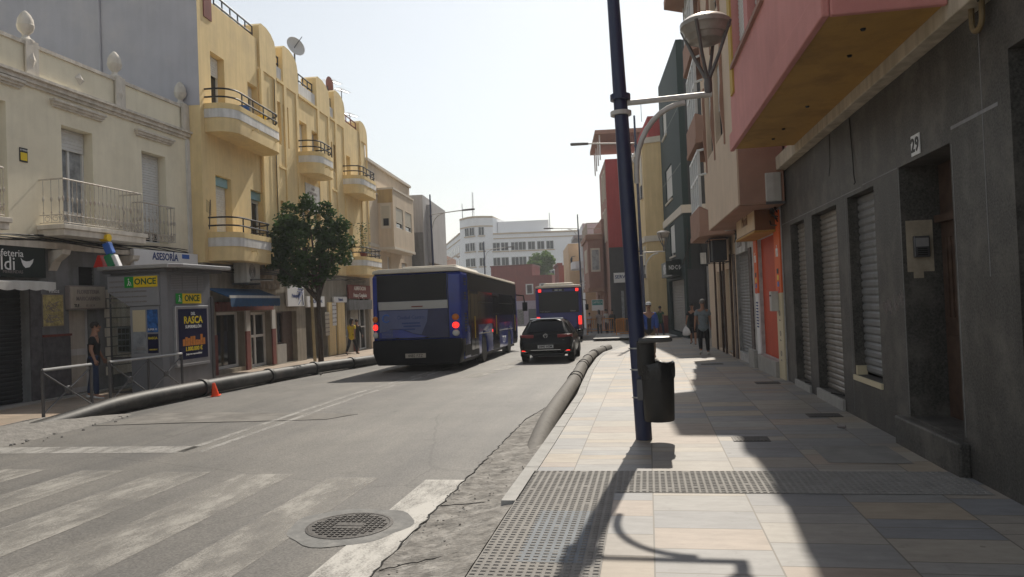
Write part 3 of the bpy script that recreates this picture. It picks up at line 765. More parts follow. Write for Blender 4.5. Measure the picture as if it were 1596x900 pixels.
# cornice, coping, pilasters, urns
mb = MB()
for (z0, z1, d) in [(6.83, 6.90, .05), (6.90, 7.0, .10), (7.0, 7.06, .16)]: A.box(mb, -11, U1+.12, z0, z1, 0, d)
mb.build('cornice', 'cream_trim', A.root)
mb = MB(); A.box(mb, -11, U1+.03, 7.72, 7.80, -.3, .04); mb.build('coping', 'cream_trim', A.root)
mb = MB(); A.box(mb, -11, U1+.02, 3.32, 3.46, 0, .12); A.box(mb, -11, U1+.02, 3.46, 3.52, 0, .06); mb.each('string_course', 'cream_trim', A.root)
for px, py in ((40, 68), (178, 125), (297, 172)):
    u = A.U(px+6, py)
    if px == 297: u = U1-.16
    mb = MB(); A.box(mb, u-.17, u+.17, 7.06, 7.84, .03, .07); pl_ = mb.build('pilaster', 'cream_trim', A.root)
    mb = MB(); c = 7.42; mb.add([(u-.1, -.071, c), (u, -.071, c-.18), (u+.1, -.071, c), (u, -.071, c+.18), (u, -.11, c)], [(0, 1, 4), (1, 2, 4), (2, 3, 4), (3, 0, 4)]); mb.build('lozenge', 'cream_trim', pl_)
    mb = MB(); mb.lathe([(.17, 7.80), (.17, 7.86), (.10, 7.90), (.06, 7.97), (.075, 8.0), (.15, 8.08), (.17, 8.16), (.175, 8.19), (.165, 8.20), (.165, 8.22), (.15, 8.33), (.10, 8.43), (.04, 8.50), (.002, 8.52)], (u, .09, 0), 14)
    mb.build('stone_urn', 'cream_trim', A.root, smooth=45)
mb = MB(); u = A.U(124, 122); c = 7.42; mb.add([(u-.16, -.001, c), (u, -.001, c-.15), (u+.16, -.001, c), (u, -.001, c+.15), (u, -.06, c)], [(0, 1, 4), (1, 2, 4), (2, 3, 4), (3, 0, 4)]); mb.build('lozenge', 'cream_trim', A.root)
for a, b_, z in ((wc[0]-.32, wc[1]+.38, wc[3]+.36), (wr[0]-.26, wr[1]+.30, wr[3]+.36), (wl[0]-.3, wl[1]+.42, wl[3]+.36)):
    mb = MB()
    for (z0, z1, d, e) in [(0, .05, .05, .06), (.05, .11, .09, .03), (.11, .16, .13, 0)]: A.box(mb, a+e, b_-e, z+z0, z+z1, 0, d)
    mb.each('window_hood', 'cream_trim', A.root)
mb = MB(); A.box(mb, U1-.14, U1, 3.52, 6.83, 0, .06); mb.each('corner_pilaster', 'white_band', A.root)
mb = MB(); ud = A.U(301, 300); mb.tube([(ud, -.07, 6.7), (ud, -.07, 3.95), (ud+.06, -.08, 3.7), (ud+.25, -.1, 3.6), (ud+.3, -.1, 3.2)], .05, 8); mb.build('drainpipe', 'cream_trim', A.root, smooth=40)
# balconies
def iron_balcony(a, b_, z0, d, slab, n=None, hz=1.0):
    if slab:
        mb = MB(); A.box(mb, a-.06, b_+.06, z0-.24, z0-.10, .001, d+.06); A.box(mb, a-.1, b_+.1, z0-.10, z0, .001, d+.1); sl_ = mb.build('balcony_slab', 'cream_trim', A.root, bevel=.01)
    mb = MB()
    for z, r in ((z0+hz, .018), (z0+.22, .010), (z0+.05, .010)):
        mb.tube([(a, -.002, z), (a, -d, z), (b_, -d, z), (b_, -.002, z)], r, 6)
    bars = [(a, -d*(k+.5)/3) for k in range(3)]+[(a+(b_-a)*k/(n or 18), -d) for k in range((n or 18)+1)]+[(b_, -d*(k+.5)/3) for k in range(3)]
    for x, y in bars:
        mb.tube([(x, y, z0+.05), (x, y, z0+hz)], .008, 5)
        mb.lathe([(.008, z0+.50), (.022, z0+.54), (.024, z0+.58), (.008, z0+.63)], (x, y, 0), 6)
        mb.lathe([(.008, z0+.24), (.018, z0+.27), (.008, z0+.31)], (x, y, 0), 6)
    for k in range(len(bars)-1):
        (x0, y0), (x1, y1) = bars[k], bars[k+1]
        if math.hypot(x1-x0, y1-y0) > .4: continue
        cx, cy = (x0+x1)/2, (y0+y1)/2; L_ = math.hypot(x1-x0, y1-y0)*.46; dx, dy = (x1-x0), (y1-y0); q = math.hypot(dx, dy) or 1
        pts = [(cx+dx/q*L_*math.cos(t)*(1-t/14), cy+dy/q*L_*math.cos(t)*(1-t/14), z0+.135+.08*math.sin(t)*(1-t/14)) for t in [i*.7 for i in range(13)]]
        mb.tube(pts, .0075, 4)
    return mb.build('balcony_railing', 'rail_white', A.root)
iron_balcony(A.U(97, 330, .55)-.02, A.U(218, 340, .55), 3.82, .6, True, 19)
iron_balcony(A.U(222, 350, .2)-.1, A.U(270, 350, .2), 3.70, .25, False, 9)
iron_balcony(-3.4, A.U(13, 330, .5)-.1, 3.82, .5, True, 14)
for u in (A.U(85, 400), A.U(196, 410)):
    mb = MB(); mb.prism([(0, 3.3), (0, 2.85), (-.12, 3.05), (-.35, 3.2), (-.38, 3.3)], u-.12, u+.12, lambda p, t: (t, p[0]+.058, p[1])); mb.build('corbel', 'cream_trim', A.root)
# small sign plate, cables, cafe sign, awning, posters
q = A.sub('estate_sign', 'small black and yellow estate sign screwed to the cream wall', 'sign', A.U(36, 242), A.Z(36, 242), .0)
mb = MB(); q.box(mb, -.1, .1, -.15, .15, .002, .02); mb.build('plate', 'text_black', q.root)
mb = MB(); q.box(mb, -.085, .085, -.12, .05, .02, .023); mb.build('panel', 'yellow_sign', q.root); q.text('SE VENDE', 0, .1, .022, .045, 'text_white')
a, b_ = -3.4, A.U(71, 410, .1)
q = A.sub('cafe_sign', 'black cafeteria fascia sign with white lettering and a bird in flight', 'sign', 0, 0, 0)
z0, z1 = A.Z(50, 433, .1), A.Z(50, 379, .1)
mb = MB(); q.box(mb, a, b_, z0, z1, -.055, .1); mb.build('board', 'sign_black', q.root)
ul = A.U(35, 390, .1); q.text('Cafeteria', ul+.02, A.Z(20, 390, .1)-.07, .102, .215, 'text_white', align='RIGHT'); q.text('ldi', A.U(24, 408, .1), A.Z(15, 408, .1)-.05, .102, .40, 'text_white', align='RIGHT')
q.text('MERIENDAS', ul, A.Z(20, 424, .1), .102, .095, 'text_grey', align='RIGHT')
ub, zb_ = A.U(42, 410, .1), A.Z(42, 410, .1)
mb = MB(); mb.prism([(-.16, .10), (-.11, .05), (-.03, .03), (.07, .04), (.17, .09), (.14, .0), (.06, -.09), (-.04, -.11), (-.10, -.06), (-.13, .0)], -.101, -.106, lambda p, t: (ub+p[0], t, zb_+p[1])); mb.build('bird_emblem', 'text_white', q.root)
aw = MB(); da = .55
zt, zf = A.Z(50, 436, .1)-.02, A.Z(60, 440, .55)
bb = A.U(85, 440, da)
aw.prism([(.0, zt), (da, zf), (da, zf-.03), (.0, zt-.03)], a, bb, lambda p, t: (t, -p[0]-.03, p[1]))
n = 36
for k in range(n):
    x0, x1 = a+(bb-a)*k/n, a+(bb-a)*(k+1)/n
    dz0 = .15+.03*abs(math.sin(math.pi*k/4)); dz1 = .15+.03*abs(math.sin(math.pi*(k+1)/4))
    aw.add([(x0, -da-.031, zf), (x1, -da-.031, zf), (x1, -da-.033, zf-dz1), (x0, -da-.033, zf-dz0)], [(0, 1, 2, 3)])
tag(aw.build('cafe_awning', 'awning_white', fix=False, loc=(-13, 14, 0), rotz=A.rz), 'white scalloped awning folded out under the black cafe sign', 'awning')
q = A.sub('framed_picture', 'sepia poster with three sketches hung between the cafe and the flower shop', 'poster', A.U(85, 484), A.Z(85, 484), -.06)
hw = (A.U(101, 484)-A.U(70, 484))/2; hh = (A.Z(85, 460)-A.Z(85, 508))/2
mb = MB(); q.box(mb, -hw-.02, hw+.02, -hh-.02, hh+.02, .0, .03); mb.build('frame', 'text_grey', q.root)
mb = MB(); q.box(mb, -hw, hw, -hh, hh, .03, .034); mb.build('print', 'poster_sepia', q.root)
mb = MB()
for k in (-.28, .12):
    for i in range(14): mb.tube([(random.uniform(-hw, hw)*.8, -.036, hh*(k*2)+random.uniform(-.12, .12)), (random.uniform(-hw, hw)*.9, -.036, hh*(k*2)+random.uniform(-.12, .12))], .006, 4)
mb.build('sketch', 'text_grey', q.root)
q.text('Vinos', .05, hh+.09, .01, .14, 'text_white')
q = A.sub('florist_sign', 'faded white florist sign box with worn lettering above the white door', 'sign', A.U(134, 464), A.Z(134, 464), -.06)
hw = (A.U(162, 464)-A.U(105, 464))/2; hh = (A.Z(134, 446)-A.Z(134, 483))/2
mb = MB(); q.box(mb, -hw, hw, -hh, hh, 0, .12); mb.build('box', 'text_grey', q.root, bevel=.01)
mb = MB(); q.box(mb, -hw+.03, hw-.03, -hh+.03, hh-.03, .12, .125); mb.build('face', 'sign_old', q.root)
q.text('FLORISTERIA', 0, hh*.45, .127, .13, 'text_grey', bold=True, sx=.95); q.text('MARICARMEN', 0, -hh*.12, .127, .13, 'text_grey', bold=True, sx=.92); q.text('TLF.', -hw*.62, -hh*.7, .127, .10, 'text_black', bold=True); q.text('95 18 24', hw*.1, -hh*.7, .127, .08, 'text_grey')
q = A.sub('advisory_sign', 'long white sign with blue lettering above the kiosk roof', 'sign', A.U(250, 404), A.Z(250, 400)-.02, .13)
hw = (A.U(300, 404)-A.U(200, 404))/2
mb = MB(); q.box(mb, -hw, hw, -.30, .14, 0, .1); mb.build('board', 'sign_white', q.root); q.text('ASESORÍA', -.1, -.02, .102, .27, 'text_blue', bold=True, sx=.9); mb = MB(); q.box(mb, .62, .95, -.02, .1, .1, .104); mb.build('logo_block', 'logo_blue', q.root)
mb = MB()
for k in range(7):
    z = 3.60-.02*k; pts = [(u, -.13-.02*math.sin(u*2+k), z+.03*math.sin(u*1.7+k*1.3)-.03*abs(math.sin(u*.9))) for u in [-8+i*.45 for i in range(30)]]
    mb.tube(pts, .012, 4)
tag(mb.build('cable_bundle', 'cable', loc=(-13, 14, 0), rotz=A.rz), 'bundle of dark cables running under the balconies of the cream house', 'cables')

# ------------------------------------------------------------------ yellow house
B = Fac('apartment_house', 'three storey yellow plaster house with curved balconies and stepped parapet piers', 'building', (-12.6, 19.45), -5, 'L')
b0 = B.zb
def uw(px, py): return B.U(px, py)
fl2, fl1 = 7.35-b0, 3.6-b0
ops = []
def yw(px0, px1, py, zb_, r=.3):
    o = (uw(px0, py), uw(px1, py), zb_, B.Z(px0, py), r); ops.append(o); return o
Y = {}
Y['a1'] = yw(327, 348.5, 79, fl2+.25); Y['a2'] = yw(385.5, 401, 127, fl2+.25)
Y['s1'] = yw(428.5, 437, 155, fl2+.55); Y['s2'] = yw(440.5, 449, 163, fl2+.55)
Y['b1'] = yw(466, 477.5, 187, fl2+.25); Y['b2'] = yw(485.5, 496, 203, fl2+.25)
Y['s3'] = yw(511.5, 517.5, 218, fl2+.55); Y['s4'] = yw(519.5, 525, 225, fl2+.55)
Y['c1'] = yw(536.5, 545.5, 240, fl2+.25); Y['c2'] = yw(557.5, 565, 256, fl2+.25)
Y['d1'] = yw(335.5, 360, 272, fl1+.25); Y['d2'] = yw(390.5, 411, 295, fl1+.25)
Y['s5'] = yw(433.5, 442, 311, fl1+.5); Y['s6'] = yw(445.5, 455, 315, fl1+.5)
zt1 = Y['d2'][3]
for key, ref in (('e1', 'b1'), ('e2', 'b2'), ('f1', 'c1'), ('f2', 'c2'), ('s7', 's3'), ('s8', 's4')):
    o = Y[ref]; Y[key] = (o[0], o[1], (fl1+.25 if ref[0] != 's' else fl1+.5), zt1, .3); ops.append(Y[key])
LU = B.U(571, 300)
ZT = 10.25-b0
B.wall('upper_wall', 'yellow_plaster', 0, LU, 3.25-b0, ZT, 9, ops)
for k, o in Y.items():
    if k[0] == 's':
        mb = MB(); B.box(mb, o[0], o[1], o[2], o[3], -.32, -.28); mb.build('window', 'yellow_trim', B.root)
        mb = MB()
        for i in range(7): B.box(mb, o[0]+.03, o[1]-.03, o[2]+.1+i*.2, o[2]+.22+i*.2, -.279, -.26)
    else:
        bl = {'a1': .3, 'a2': .22, 'b1': .98, 'b2': .98, 'c1': .98, 'c2': .96, 'd1': .98, 'd2': .2}.get(k, .6)
        B.window(o, blind=bl, mull=2 if k in ('a1', 'a2', 'd2') else 1, rail=.6 if k == 'a2' else 0)
        if k in ('d1', 'd2'):
            mb = MB(); B.box(mb, o[0]+.02, o[1]-.02, o[3]-.28, o[3]-.01, -.2, -.12); mb.build('blind_box', mat('blind_box', (.25, .42, .47), .6), B.root)
# party wall above the cream house (blue grey render)
mb = MB(); mb.prism([(.42, 7.0-b0), (12, 7.0-b0), (12, 12.7-b0), (.6, 12.7-b0), (.6, ZT+.9), (.002, ZT+.9), (.002, 7.85-b0), (.42, 7.85-b0)], -.012, -.001, lambda p_, t_: (t_, p_[0], p_[1])); mb.build('party_wall', 'party_blue', B.root)
mb = MB(); mb.tube([(-.05, 3.0, 12-b0), (-.05, 3.0, 7-b0)], .04, 6); mb.build('wall_pipe', 'party_blue', B.root)
# parapet: white panels, piers with rounded shoulders, railings
def par(px0, px1, py, top, m='yellow_plaster', d=0, name='parapet'):
    a = uw(px0, py) if px0 else 0.0; b_ = uw(px1, py)
    mb = MB(); B.box(mb, a, b_, ZT, top, d-.35, d); mb.build(name, m, B.root); return a, b_
aA, bA = par(0, 399, 45, ZT+.95)
def pier(px0, px1, py, top, name='parapet_pier'):
    a, b_ = uw(px0, py), uw(px1, py); w_ = b_-a
    mb = MB()
    prof = [(a, ZT-.05), (b_, ZT-.05), (b_, top-.55), (b_-w_*.08, top-.28), (b_-w_*.28, top-.1), (b_-w_*.55, top), (a+w_*.12, top), (a, top-.12)]
    mb.prism(prof, .045, -.0, lambda p, t: (p[0], -t-.0, p[1])); mb.prism(prof, .0, -.62, lambda p, t: (p[0], -t, p[1]))
    mb.build(name, 'yellow_plaster', B.root)
    # shaft running down the facade
    mb = MB(); B.box(mb, a+w_*.02, a+w_*.18, 3.3-b0, ZT-.05, .0, .05); B.box(mb, b_-w_*.18, b_-w_*.02, 3.3-b0, ZT-.05, 0, .05); mb.each('pilaster', 'yellow_plaster', B.root)
    return a, b_
PT = 11.75-b0
p1 = pier(402, 427, 60, PT+.1); p2 = pier(439, 462, 110, PT); p3 = pier(492, 512, 160, PT-.1); p4 = pier(520, 536, 185, PT-.05); p5 = pier(559, 570.5, 210, 11.2-b0)
for (a, b_) in ((p1[1], p2[0]), (p2[1], p3[0]), (p3[1], p4[0])):
    mb = MB(); B.box(mb, a, b_, ZT, ZT+.55, -.3, -.03); mb.build('parapet_panel', 'white_band', B.root)
mb = MB(); B.box(mb, p4[1], p5[0], ZT, ZT+.35, -.3, 0); mb.build('parapet', 'yellow_plaster', B.root)
mb = MB()
for (a, b_) in ((p1[1], p2[0]), (p2[1], p3[0]), (p3[1], p4[0])): B.box(mb, a, b_, ZT-.06, ZT+.04, 0, .07)
B.box(mb, p1[1], p2[0], fl2-.35, fl2-.27, 0, .06); B.box(mb, p3[1], p4[0], fl2-.35, fl2-.27, 0, .06)
mb.each('ledge', 'yellow_trim', B.root)
def roof_rail(a, b_, z, m='rail_black', n=4):
    mb = MB()
    for h in (.18, .45): mb.tube([(a, .15, z+h), (b_, .15, z+h)], .03, 6)
    for k in range(n+1): u = a+(b_-a)*k/n; mb.tube([(u, .15, z), (u, .15, z+.46)], .025, 5)
    mb.build('roof_railing', m, B.root)
roof_rail(uw(340, 5), bA, ZT+.95, n=5); roof_rail(p1[1], p2[0], ZT+.55, n=1); roof_rail(p2[1], p3[0], ZT+.55, n=4); roof_rail(p3[1], p4[0], ZT+.55, n=1)
roof_rail(p4[1], p5[0], ZT+.35, 'rust_red', 3)
mb = MB(); B.box(mb, B.U(316, 10), B.U(328, 10), ZT+.35, ZT+1.2, 0, .03); mb.build('painted_panel', 'rust_red', B.root)
# curved balconies
def curved_balcony(a, b_, z0, d, stuff_=None):
    """solid balcony with rounded ends: base course, white band, coping, double rail"""
    r = min(.55, d*.75); n = 6
    def outline(off):
        dd = d+off; rr = r+off; aa, bb_ = a-off, b_+off
        pts = [(aa, 0.0)]
        pts += [(aa+rr-rr*math.cos(math.pi/2*k/n), dd-rr+rr*math.sin(math.pi/2*k/n)) for k in range(n+1)]
        pts += [(bb_-rr+rr*math.sin(math.pi/2*k/n), dd-rr+rr*math.cos(math.pi/2*k/n)) for k in range(n+1)]
        pts += [(bb_, 0.0)]
        return pts
    def slab(z1, z2, off, name, m):
        mb = MB(); mb.prism(outline(off), z1, z2, lambda p, t: (p[0], B.o*(p[1]+.001), t)); return mb.build(name, m, B.root, smooth=35)
    slab(z0-.42, z0-.0, .0, 'balcony_base', 'yellow_plaster'); slab(z0, z0+.26, .02, 'balcony_band', 'white_band'); slab(z0+.26, z0+.42, .03, 'balcony_coping', 'yellow_trim')
    mb = MB(); ol = outline(-.04)
    for h in (.62, .86): mb.tube([(p[0], B.o*p[1], z0+h) for p in ol], .027, 6)
    L_ = len(ol)
    for k in range(1, 5): u = a+(b_-a)*k/5; mb.tube([(u, B.o*(d-.04), z0+.42), (u, B.o*(d-.04), z0+.86)], .022, 5)
    mb.build('balcony_rail', 'rail_black', B.root, smooth=50)
    mb = MB()
    for u in (a+(b_-a)*.35, b_-.7): mb.tube([(u, B.o*d, z0-.12), (u, B.o*(d+.18), z0-.1), (u, B.o*(d+.2), z0-.22)], .022, 5)
    mb.each('spout', 'yellow_trim', B.root)
dB = .85
curved_balcony(.25, B.U(440, 200, dB)+.1, fl2+.18, dB); curved_balcony(.25, B.U(437, 405, dB)-.3, fl1+.12, dB)
bB0, bB1 = B.U(465, 260)-.05, B.U(525, 290, dB); curved_balcony(bB0, bB1, fl2+.18, dB)
bC0, bC1 = B.U(536, 300)-.05, B.U(590, 320, dB); curved_balcony(bC0, bC1, fl2+.18, dB); curved_balcony(bC0, bC1+.6, fl1+.12, dB)
# clutter on the balconies
q = B.sub('drying_rack', 'wire rack standing on the lower left balcony of the yellow house', 'rack', B.U(335, 360, .6), fl1+.54, .5)
mb = MB()
for k in range(6): mb.tube([(-.25, 0, .5+k*.06), (.25, .12, .44+k*.06)], .01, 4)
mb.tube([(0, .06, 0), (.1, .06, .85)], .015, 5); mb.build('wires', 'rail_black', q.root)
for (px, col, lab) in ((377, 'logo_blue', 'blue plastic tub on the upper yellow balcony'), (404, 'logo_yellow', 'yellow plastic tub on the upper yellow balcony')):
    u = B.U(px, 175, .4); q = B.sub('plastic_tub', lab, 'tub', u, fl2+.60, .45)
    mb = MB(); mb.lathe([(.13, 0), (.19, .28), (.2, .30), (.18, .30), (.12, .03)], n=12); mb.build('tub', col, q.root, smooth=40)
q = B.sub('potted_plant', 'climbing plant in a pot behind the railing of the balcony beyond the tree', 'plant', bC0+1.3, fl1+.54, .45)
mb = MB(); mb.lathe([(.12, 0), (.18, .3)], n=10); mb.build('pot', 'rust_red', q.root)
mb = MB()
for _ in range(240):
    p = Vector((random.gauss(0, .22), random.gauss(0, .15), random.uniform(.3, 1.7))); a = random.uniform(0, 6.3); s_ = .06
    dx = Vector((math.cos(a), math.sin(a), random.uniform(-.5, .5)))*s_; dy = Vector((-math.sin(a), math.cos(a), random.uniform(-.6, .6)))*s_*.6
    mb.add([p-dx, p-dy, p+dx, p+dy], [(0, 1, 2, 3)])
mb.build('foliage', 'leaf', q.root, fix=False)
# tile plaque
q = B.sub('tile_plaque', 'white tiled plaque with grey lettering between the balconies of the yellow house', 'plaque', B.U(487, 308), B.Z(487, 310), 0)
mb = MB(); q.box(mb, -.8, .8, -.55, .55, .003, .03); mb.build('tiles', 'plaque_tile', q.root)
for k in range(5): q.text(['CASA', 'GARCIA VELA', 'AÑO 1946', 'CALLE REAL', 'No 32'][k], 0, .38-.19*k, .032, .16, 'text_grey')
# ground floor of the yellow house
gz = lambda u: slope(B.W(u, 0)[1])-b0
sh1 = (B.U(341, 540), B.U(384, 540), gz(1)+.12, B.Z(341, 487), .35); sh2 = (B.U(394, 530), B.U(426, 530), gz(3)+.02, B.Z(394, 487), .35)
sh3 = (B.U(434, 520), B.U(465, 520), gz(5), B.Z(434, 486), .3); sh4 = (B.U(479, 520), B.U(511, 520), gz(8), B.Z(479, 480), 1.2)
sh5 = (B.U(541, 520)-.1, B.U(549, 520), gz(12)+.7, 2.6-b0-.25, .3); sh6 = (B.U(561, 520), B.U(577, 520), gz(14), 2.6-b0-.25, .3)
B.wall('ground_wall', 'shop_beige', 0, LU, -1.2, 3.25-b0, 9, [sh1, sh2, sh3, sh4, sh5, sh6], d=-.05)
B.window(sh1, mull=1, fw_=.09); B.window(sh2, mull=2, fw_=.09, rail=1.0); B.window((sh3[0], (sh3[0]+sh3[1])/2, gz(5)+.7, sh3[3], .3), mull=1, fm='wood_dark', pm='glass_dark')
mb = MB(); B.box(mb, (sh3[0]+sh3[1])/2+.05, sh3[1], gz(5), sh3[3], -.30, -.24); mb.build('door', 'wood_dark', B.root)
mb = MB(); B.box(mb, sh3[0], (sh3[0]+sh3[1])/2, gz(5), gz(5)+.7, -.30, -.10); mb.build('stall_riser', 'stone_step', B.root)
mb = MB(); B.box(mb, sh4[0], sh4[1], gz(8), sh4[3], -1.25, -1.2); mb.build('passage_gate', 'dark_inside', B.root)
B.window(sh5, mull=1); B.window(sh6, mull=2, rail=1.1)
mb = MB()
for i in range(3):
    for k in range(9): z = sh1[2]+.2+i*.75; u = sh1[0]+.2+k*.22; B.box(mb, u, u+.14, z, z+random.uniform(.1, .4), -.5, -.42)
mb.build('window_display', 'goods', B.root)
mb = MB()
for u in (B.U(388, 540), B.U(428, 530)): B.box(mb, u-.14, u+.14, gz(2), gz(2)+1.25, -.05, .0)
B.box(mb, .0, sh1[0]-.05, gz(1), gz(1)+1.2, -.05, .0); B.box(mb, B.U(552, 520), B.U(558, 520), gz(13), gz(13)+1.2, -.05, 0)
mb.each('pillar_base', 'rust_red', B.root)
mb = MB()
for u in (B.U(388, 540), B.U(428, 530)): B.box(mb, u-.14, u+.14, gz(2)+1.25, sh1[3]+.02, -.05, -.002)
mb.each('pillar', 'awning_white', B.root)
mb = MB(); B.box(mb, sh1[0]-.05, sh2[1]+.05, sh1[3]+.02, sh1[3]+.3, -.05, .03); mb.build('shutter_box', 'rust_red', B.root)
mb = MB(); B.box(mb, B.U(512, 500), B.U(522, 500), gz(10), sh4[3]+.2, -.05, .03); B.box(mb, B.U(526, 500), B.U(537, 500), gz(11), sh4[3]+.2, -.05, .03); mb.each('pilaster', 'yellow_plaster', B.root)
# awning
zt, zf = B.Z(338, 449, .1), B.Z(338, 463, .75)
a, b_ = B.U(337, 455, .3), B.U(437, 458, .75)
awn = MB(); awn.prism([(0, zt), (.7, zf+.02), (.7, zf-.02), (0, zt-.03)], a, b_, lambda p, t: (t, -p[0], p[1]))
awt = thing('shop_awning', 'dark blue shop awning with a white stripe and scalloped edge', 'awning', (B.P[0], B.P[1], b0), B.rz)
awn.build('canopy', 'awning_blue', awt); mb = MB(); mb.box(a-.02, b_+.02, -.72, -.69, zf-.03, zf+.05); mb.build('front_bar', 'awning_white', awt)
mb = MB(); n = 40
for k in range(n):
    x0, x1 = a+(b_-a)*k/n, a+(b_-a)*(k+1)/n; h0, h1 = [.26+.04*abs(math.sin(math.pi*j/2.5)) for j in (k, k+1)]
    mb.add([(x0, -.725, zf-.03), (x1, -.725, zf-.03), (x1, -.73, zf-h1), (x0, -.73, zf-h0)], [(0, 1, 2, 3)])
mb.build('valance', 'awning_blue', awt, fix=False)
# old sign board and aircon
q = B.sub('shop_signboard', 'weathered brown painted signboard above the blue awning', 'sign', B.U(412, 432), B.Z(412, 432), -.02)
mb = MB(); q.box(mb, -1.75, 1.2, -.42, .42, 0, .06); mb.build('board', mat('weathered', (.20, .14, .085), .8, .5, 3, dirt=(.45, .42, .36), dirt_amt=.7, dirt_scale=2.5), q.root)
def aircon(f, u, z, d, lab, w_=.8, h=.6, dp=.32):
    q = f.sub('air_conditioner', lab, 'air conditioner', u, z, d)
    mb = MB(); q.box(mb, -w_/2, w_/2, -h/2, h/2, .06, dp); mb.build('casing', 'ac_white', q.root, bevel=.02)
    mb = MB(); o = q.o
    for r in (.06, .11, .16, .21): mb.tube([(-w_*.12+r*math.cos(t), o*(dp+.008), r*math.sin(t)) for t in [i*math.pi/10 for i in range(21)]], .006, 4, cap=False)
    mb.build('fan_grille', 'rail_black', q.root)
    mb = MB(); q.box(mb, -w_/2, -w_/2+.04, -h/2-.05, -h/2, 0, dp); q.box(mb, w_/2-.04, w_/2, -h/2-.05, -h/2, 0, dp); mb.each('bracket', 'steel_dark', q.root)
    return q
aircon(B, B.U(385, 424, .3), B.Z(385, 424, .3), .02, 'rusty white air conditioner on a shelf under the yellow balcony', .95, .72, .5)
mb = MB(); mb.tube([(B.U(365, 438), -.55, B.Z(365, 438)), (B.U(400, 438), -.55, B.Z(400, 438))], .04, 5); tag(mb.build('shelf_bar', 'steel_dark', loc=(B.P[0], B.P[1], b0), rotz=B.rz), 'dark bar carrying the air conditioner under the yellow balcony', 'bar')
def shop_sign(px0, px1, py0, py1, lab, body, m='sign_white', tm='text_blue', d=.0, th=.08, size=.2, f=None, name='shop_sign'):
    f = f or B; u0_, u1_ = f.U(px0, (py0+py1)/2), f.U(px1, (py0+py1)/2); z1_, z0_ = f.Z(px0, py0), f.Z(px0, py1)
    q = f.sub(name, lab, 'sign', (u0_+u1_)/2, (z0_+z1_)/2, d); hw = abs(u1_-u0_)/2; hh = (z1_-z0_)/2
    mb = MB(); q.box(mb, -hw, hw, -hh, hh, 0, th); mb.build('board', m, q.root)
    if body:
        for k, s_ in enumerate(body.split('|')):
            n = len(body.split('|')); q.text(s_, 0, hh*(1-(2*k+1)/n), th+.002, size, tm, bold=True)
    return q
q = shop_sign(445, 471, 445, 478, 'white shop sign with a blue drawing on it, beside the tree trunk', 'Peluquería', 'sign_white', 'text_blue', size=.2)
mb = MB(); 
for k in range(12): mb.tube([(random.uniform(.1, .8), -.085, random.uniform(-.35, .3)), (random.uniform(.1, .8), -.085, random.uniform(-.35, .3))], .02, 4)
mb.build('drawing', 'text_blue', q.root)
shop_sign(476, 503, 462, 479, 'white sign with blue lettering behind the tree trunk', 'CLINICA DENTAL', size=.18)
shop_sign(518, 538, 463, 472, 'small white and blue sign between the two pilasters of the yellow house', 'Notaría', size=.2)
shop_sign(541, 575, 444, 466, 'red shop sign with white lettering beside the rear bus', 'ALIMENTACION|Frutas y Congelados', 'rust_red', 'text_white', size=.26)
mb = MB(); B.box(mb, B.U(541, 470), B.U(577, 470), B.Z(541, 484), B.Z(541, 468), -.05, .1); mb.build('shutter_box', 'shop_grey', B.root)
for (px, py, lab) in ((509, 505, 'worn notice stuck to the yellow pilaster beside the dark passage'), (520, 490, 'tall white price list fixed beside the dark passage')):
    q = B.sub('notice', lab, 'notice', B.U(px, py), B.Z(px, py), .03); mb = MB(); q.box(mb, -.25, .25, -.5, .5, .001, .012); mb.build('sheet', 'sign_old' if px < 515 else 'sign_white', q.root)
    for k in range(5): q.text('precios y ofertas', 0, .38-.18*k, .013, .075, 'text_grey')
# roof furniture
q = B.sub('satellite_dish', 'pale satellite dish on a tall mast above the yellow parapet', 'satellite dish', B.U(470, 130), ZT+.2, -.25)
zd = B.Z(475, 80)-ZT-.2
mb = MB(); mb.tube([(0, 0, 0), (0, 0, zd)], .035, 6); mb.build('mast', 'steel_dark', q.root)
mb = MB(); mb.lathe([(.001, .0), (.18, .02), (.32, .07), (.41, .12), (.40, .13), (.31, .085), (.17, .035), (.001, .015)], n=20)
ds = mb.build('dish', 'dish', q.root, smooth=60); ds.location = (.0, 0, zd); ds.rotation_euler = (R(75), 0, R(-35))
mb = MB(); mb.tube([(0, 0, 0), (.1, -.3, .45)], .015, 5); a_ = mb.build('feed_arm', 'steel_dark', q.root); a_.location = (0, 0, zd)
def antenna(f, px, pyb, pyt, lab, depth=-1.5, n=8):
    u, zb_ = f.fp(px, pyb, depth); zt_ = f.fp(px, pyt, depth)[1]
    q = f.sub('aerial', lab, 'aerial', u, min(zb_, ZT+.2) if f is B else zb_, depth)
    base = (min(zb_, ZT+.2) if f is B else zb_); H = zt_-base
    mb = MB(); mb.tube([(0, 0, 0), (0, 0, H)], .025, 5); mb.build('mast', 'steel_dark', q.root)
    mb = MB(); mb.tube([(-.5, .2, H-.1), (.6, -.2, H-.05)], .015, 4)
    for k in range(n):
        t = k/(n-1); x, y, z = -.5+1.1*t, .2-.4*t, H-.1+.05*t; l = .16+.22*(1-t); mb.tube([(x+l*.35, y+l, z), (x-l*.35, y-l, z)], .009, 4)
    mb.build('rods', 'alu', q.root); return q
antenna(B, 520, 180, 127, 'television aerial with many rods standing between the last parapet piers'); antenna(B, 546, 200, 178, 'low television aerial near the far end of the yellow roof'); antenna(B, 533, 170, 140, 'slim television aerial behind the tallest far pier')
q = B.sub('satellite_dish', 'dark red satellite dish leaning on the far parapet pier', 'satellite dish', B.U(527, 150), PT-.2, -.5)
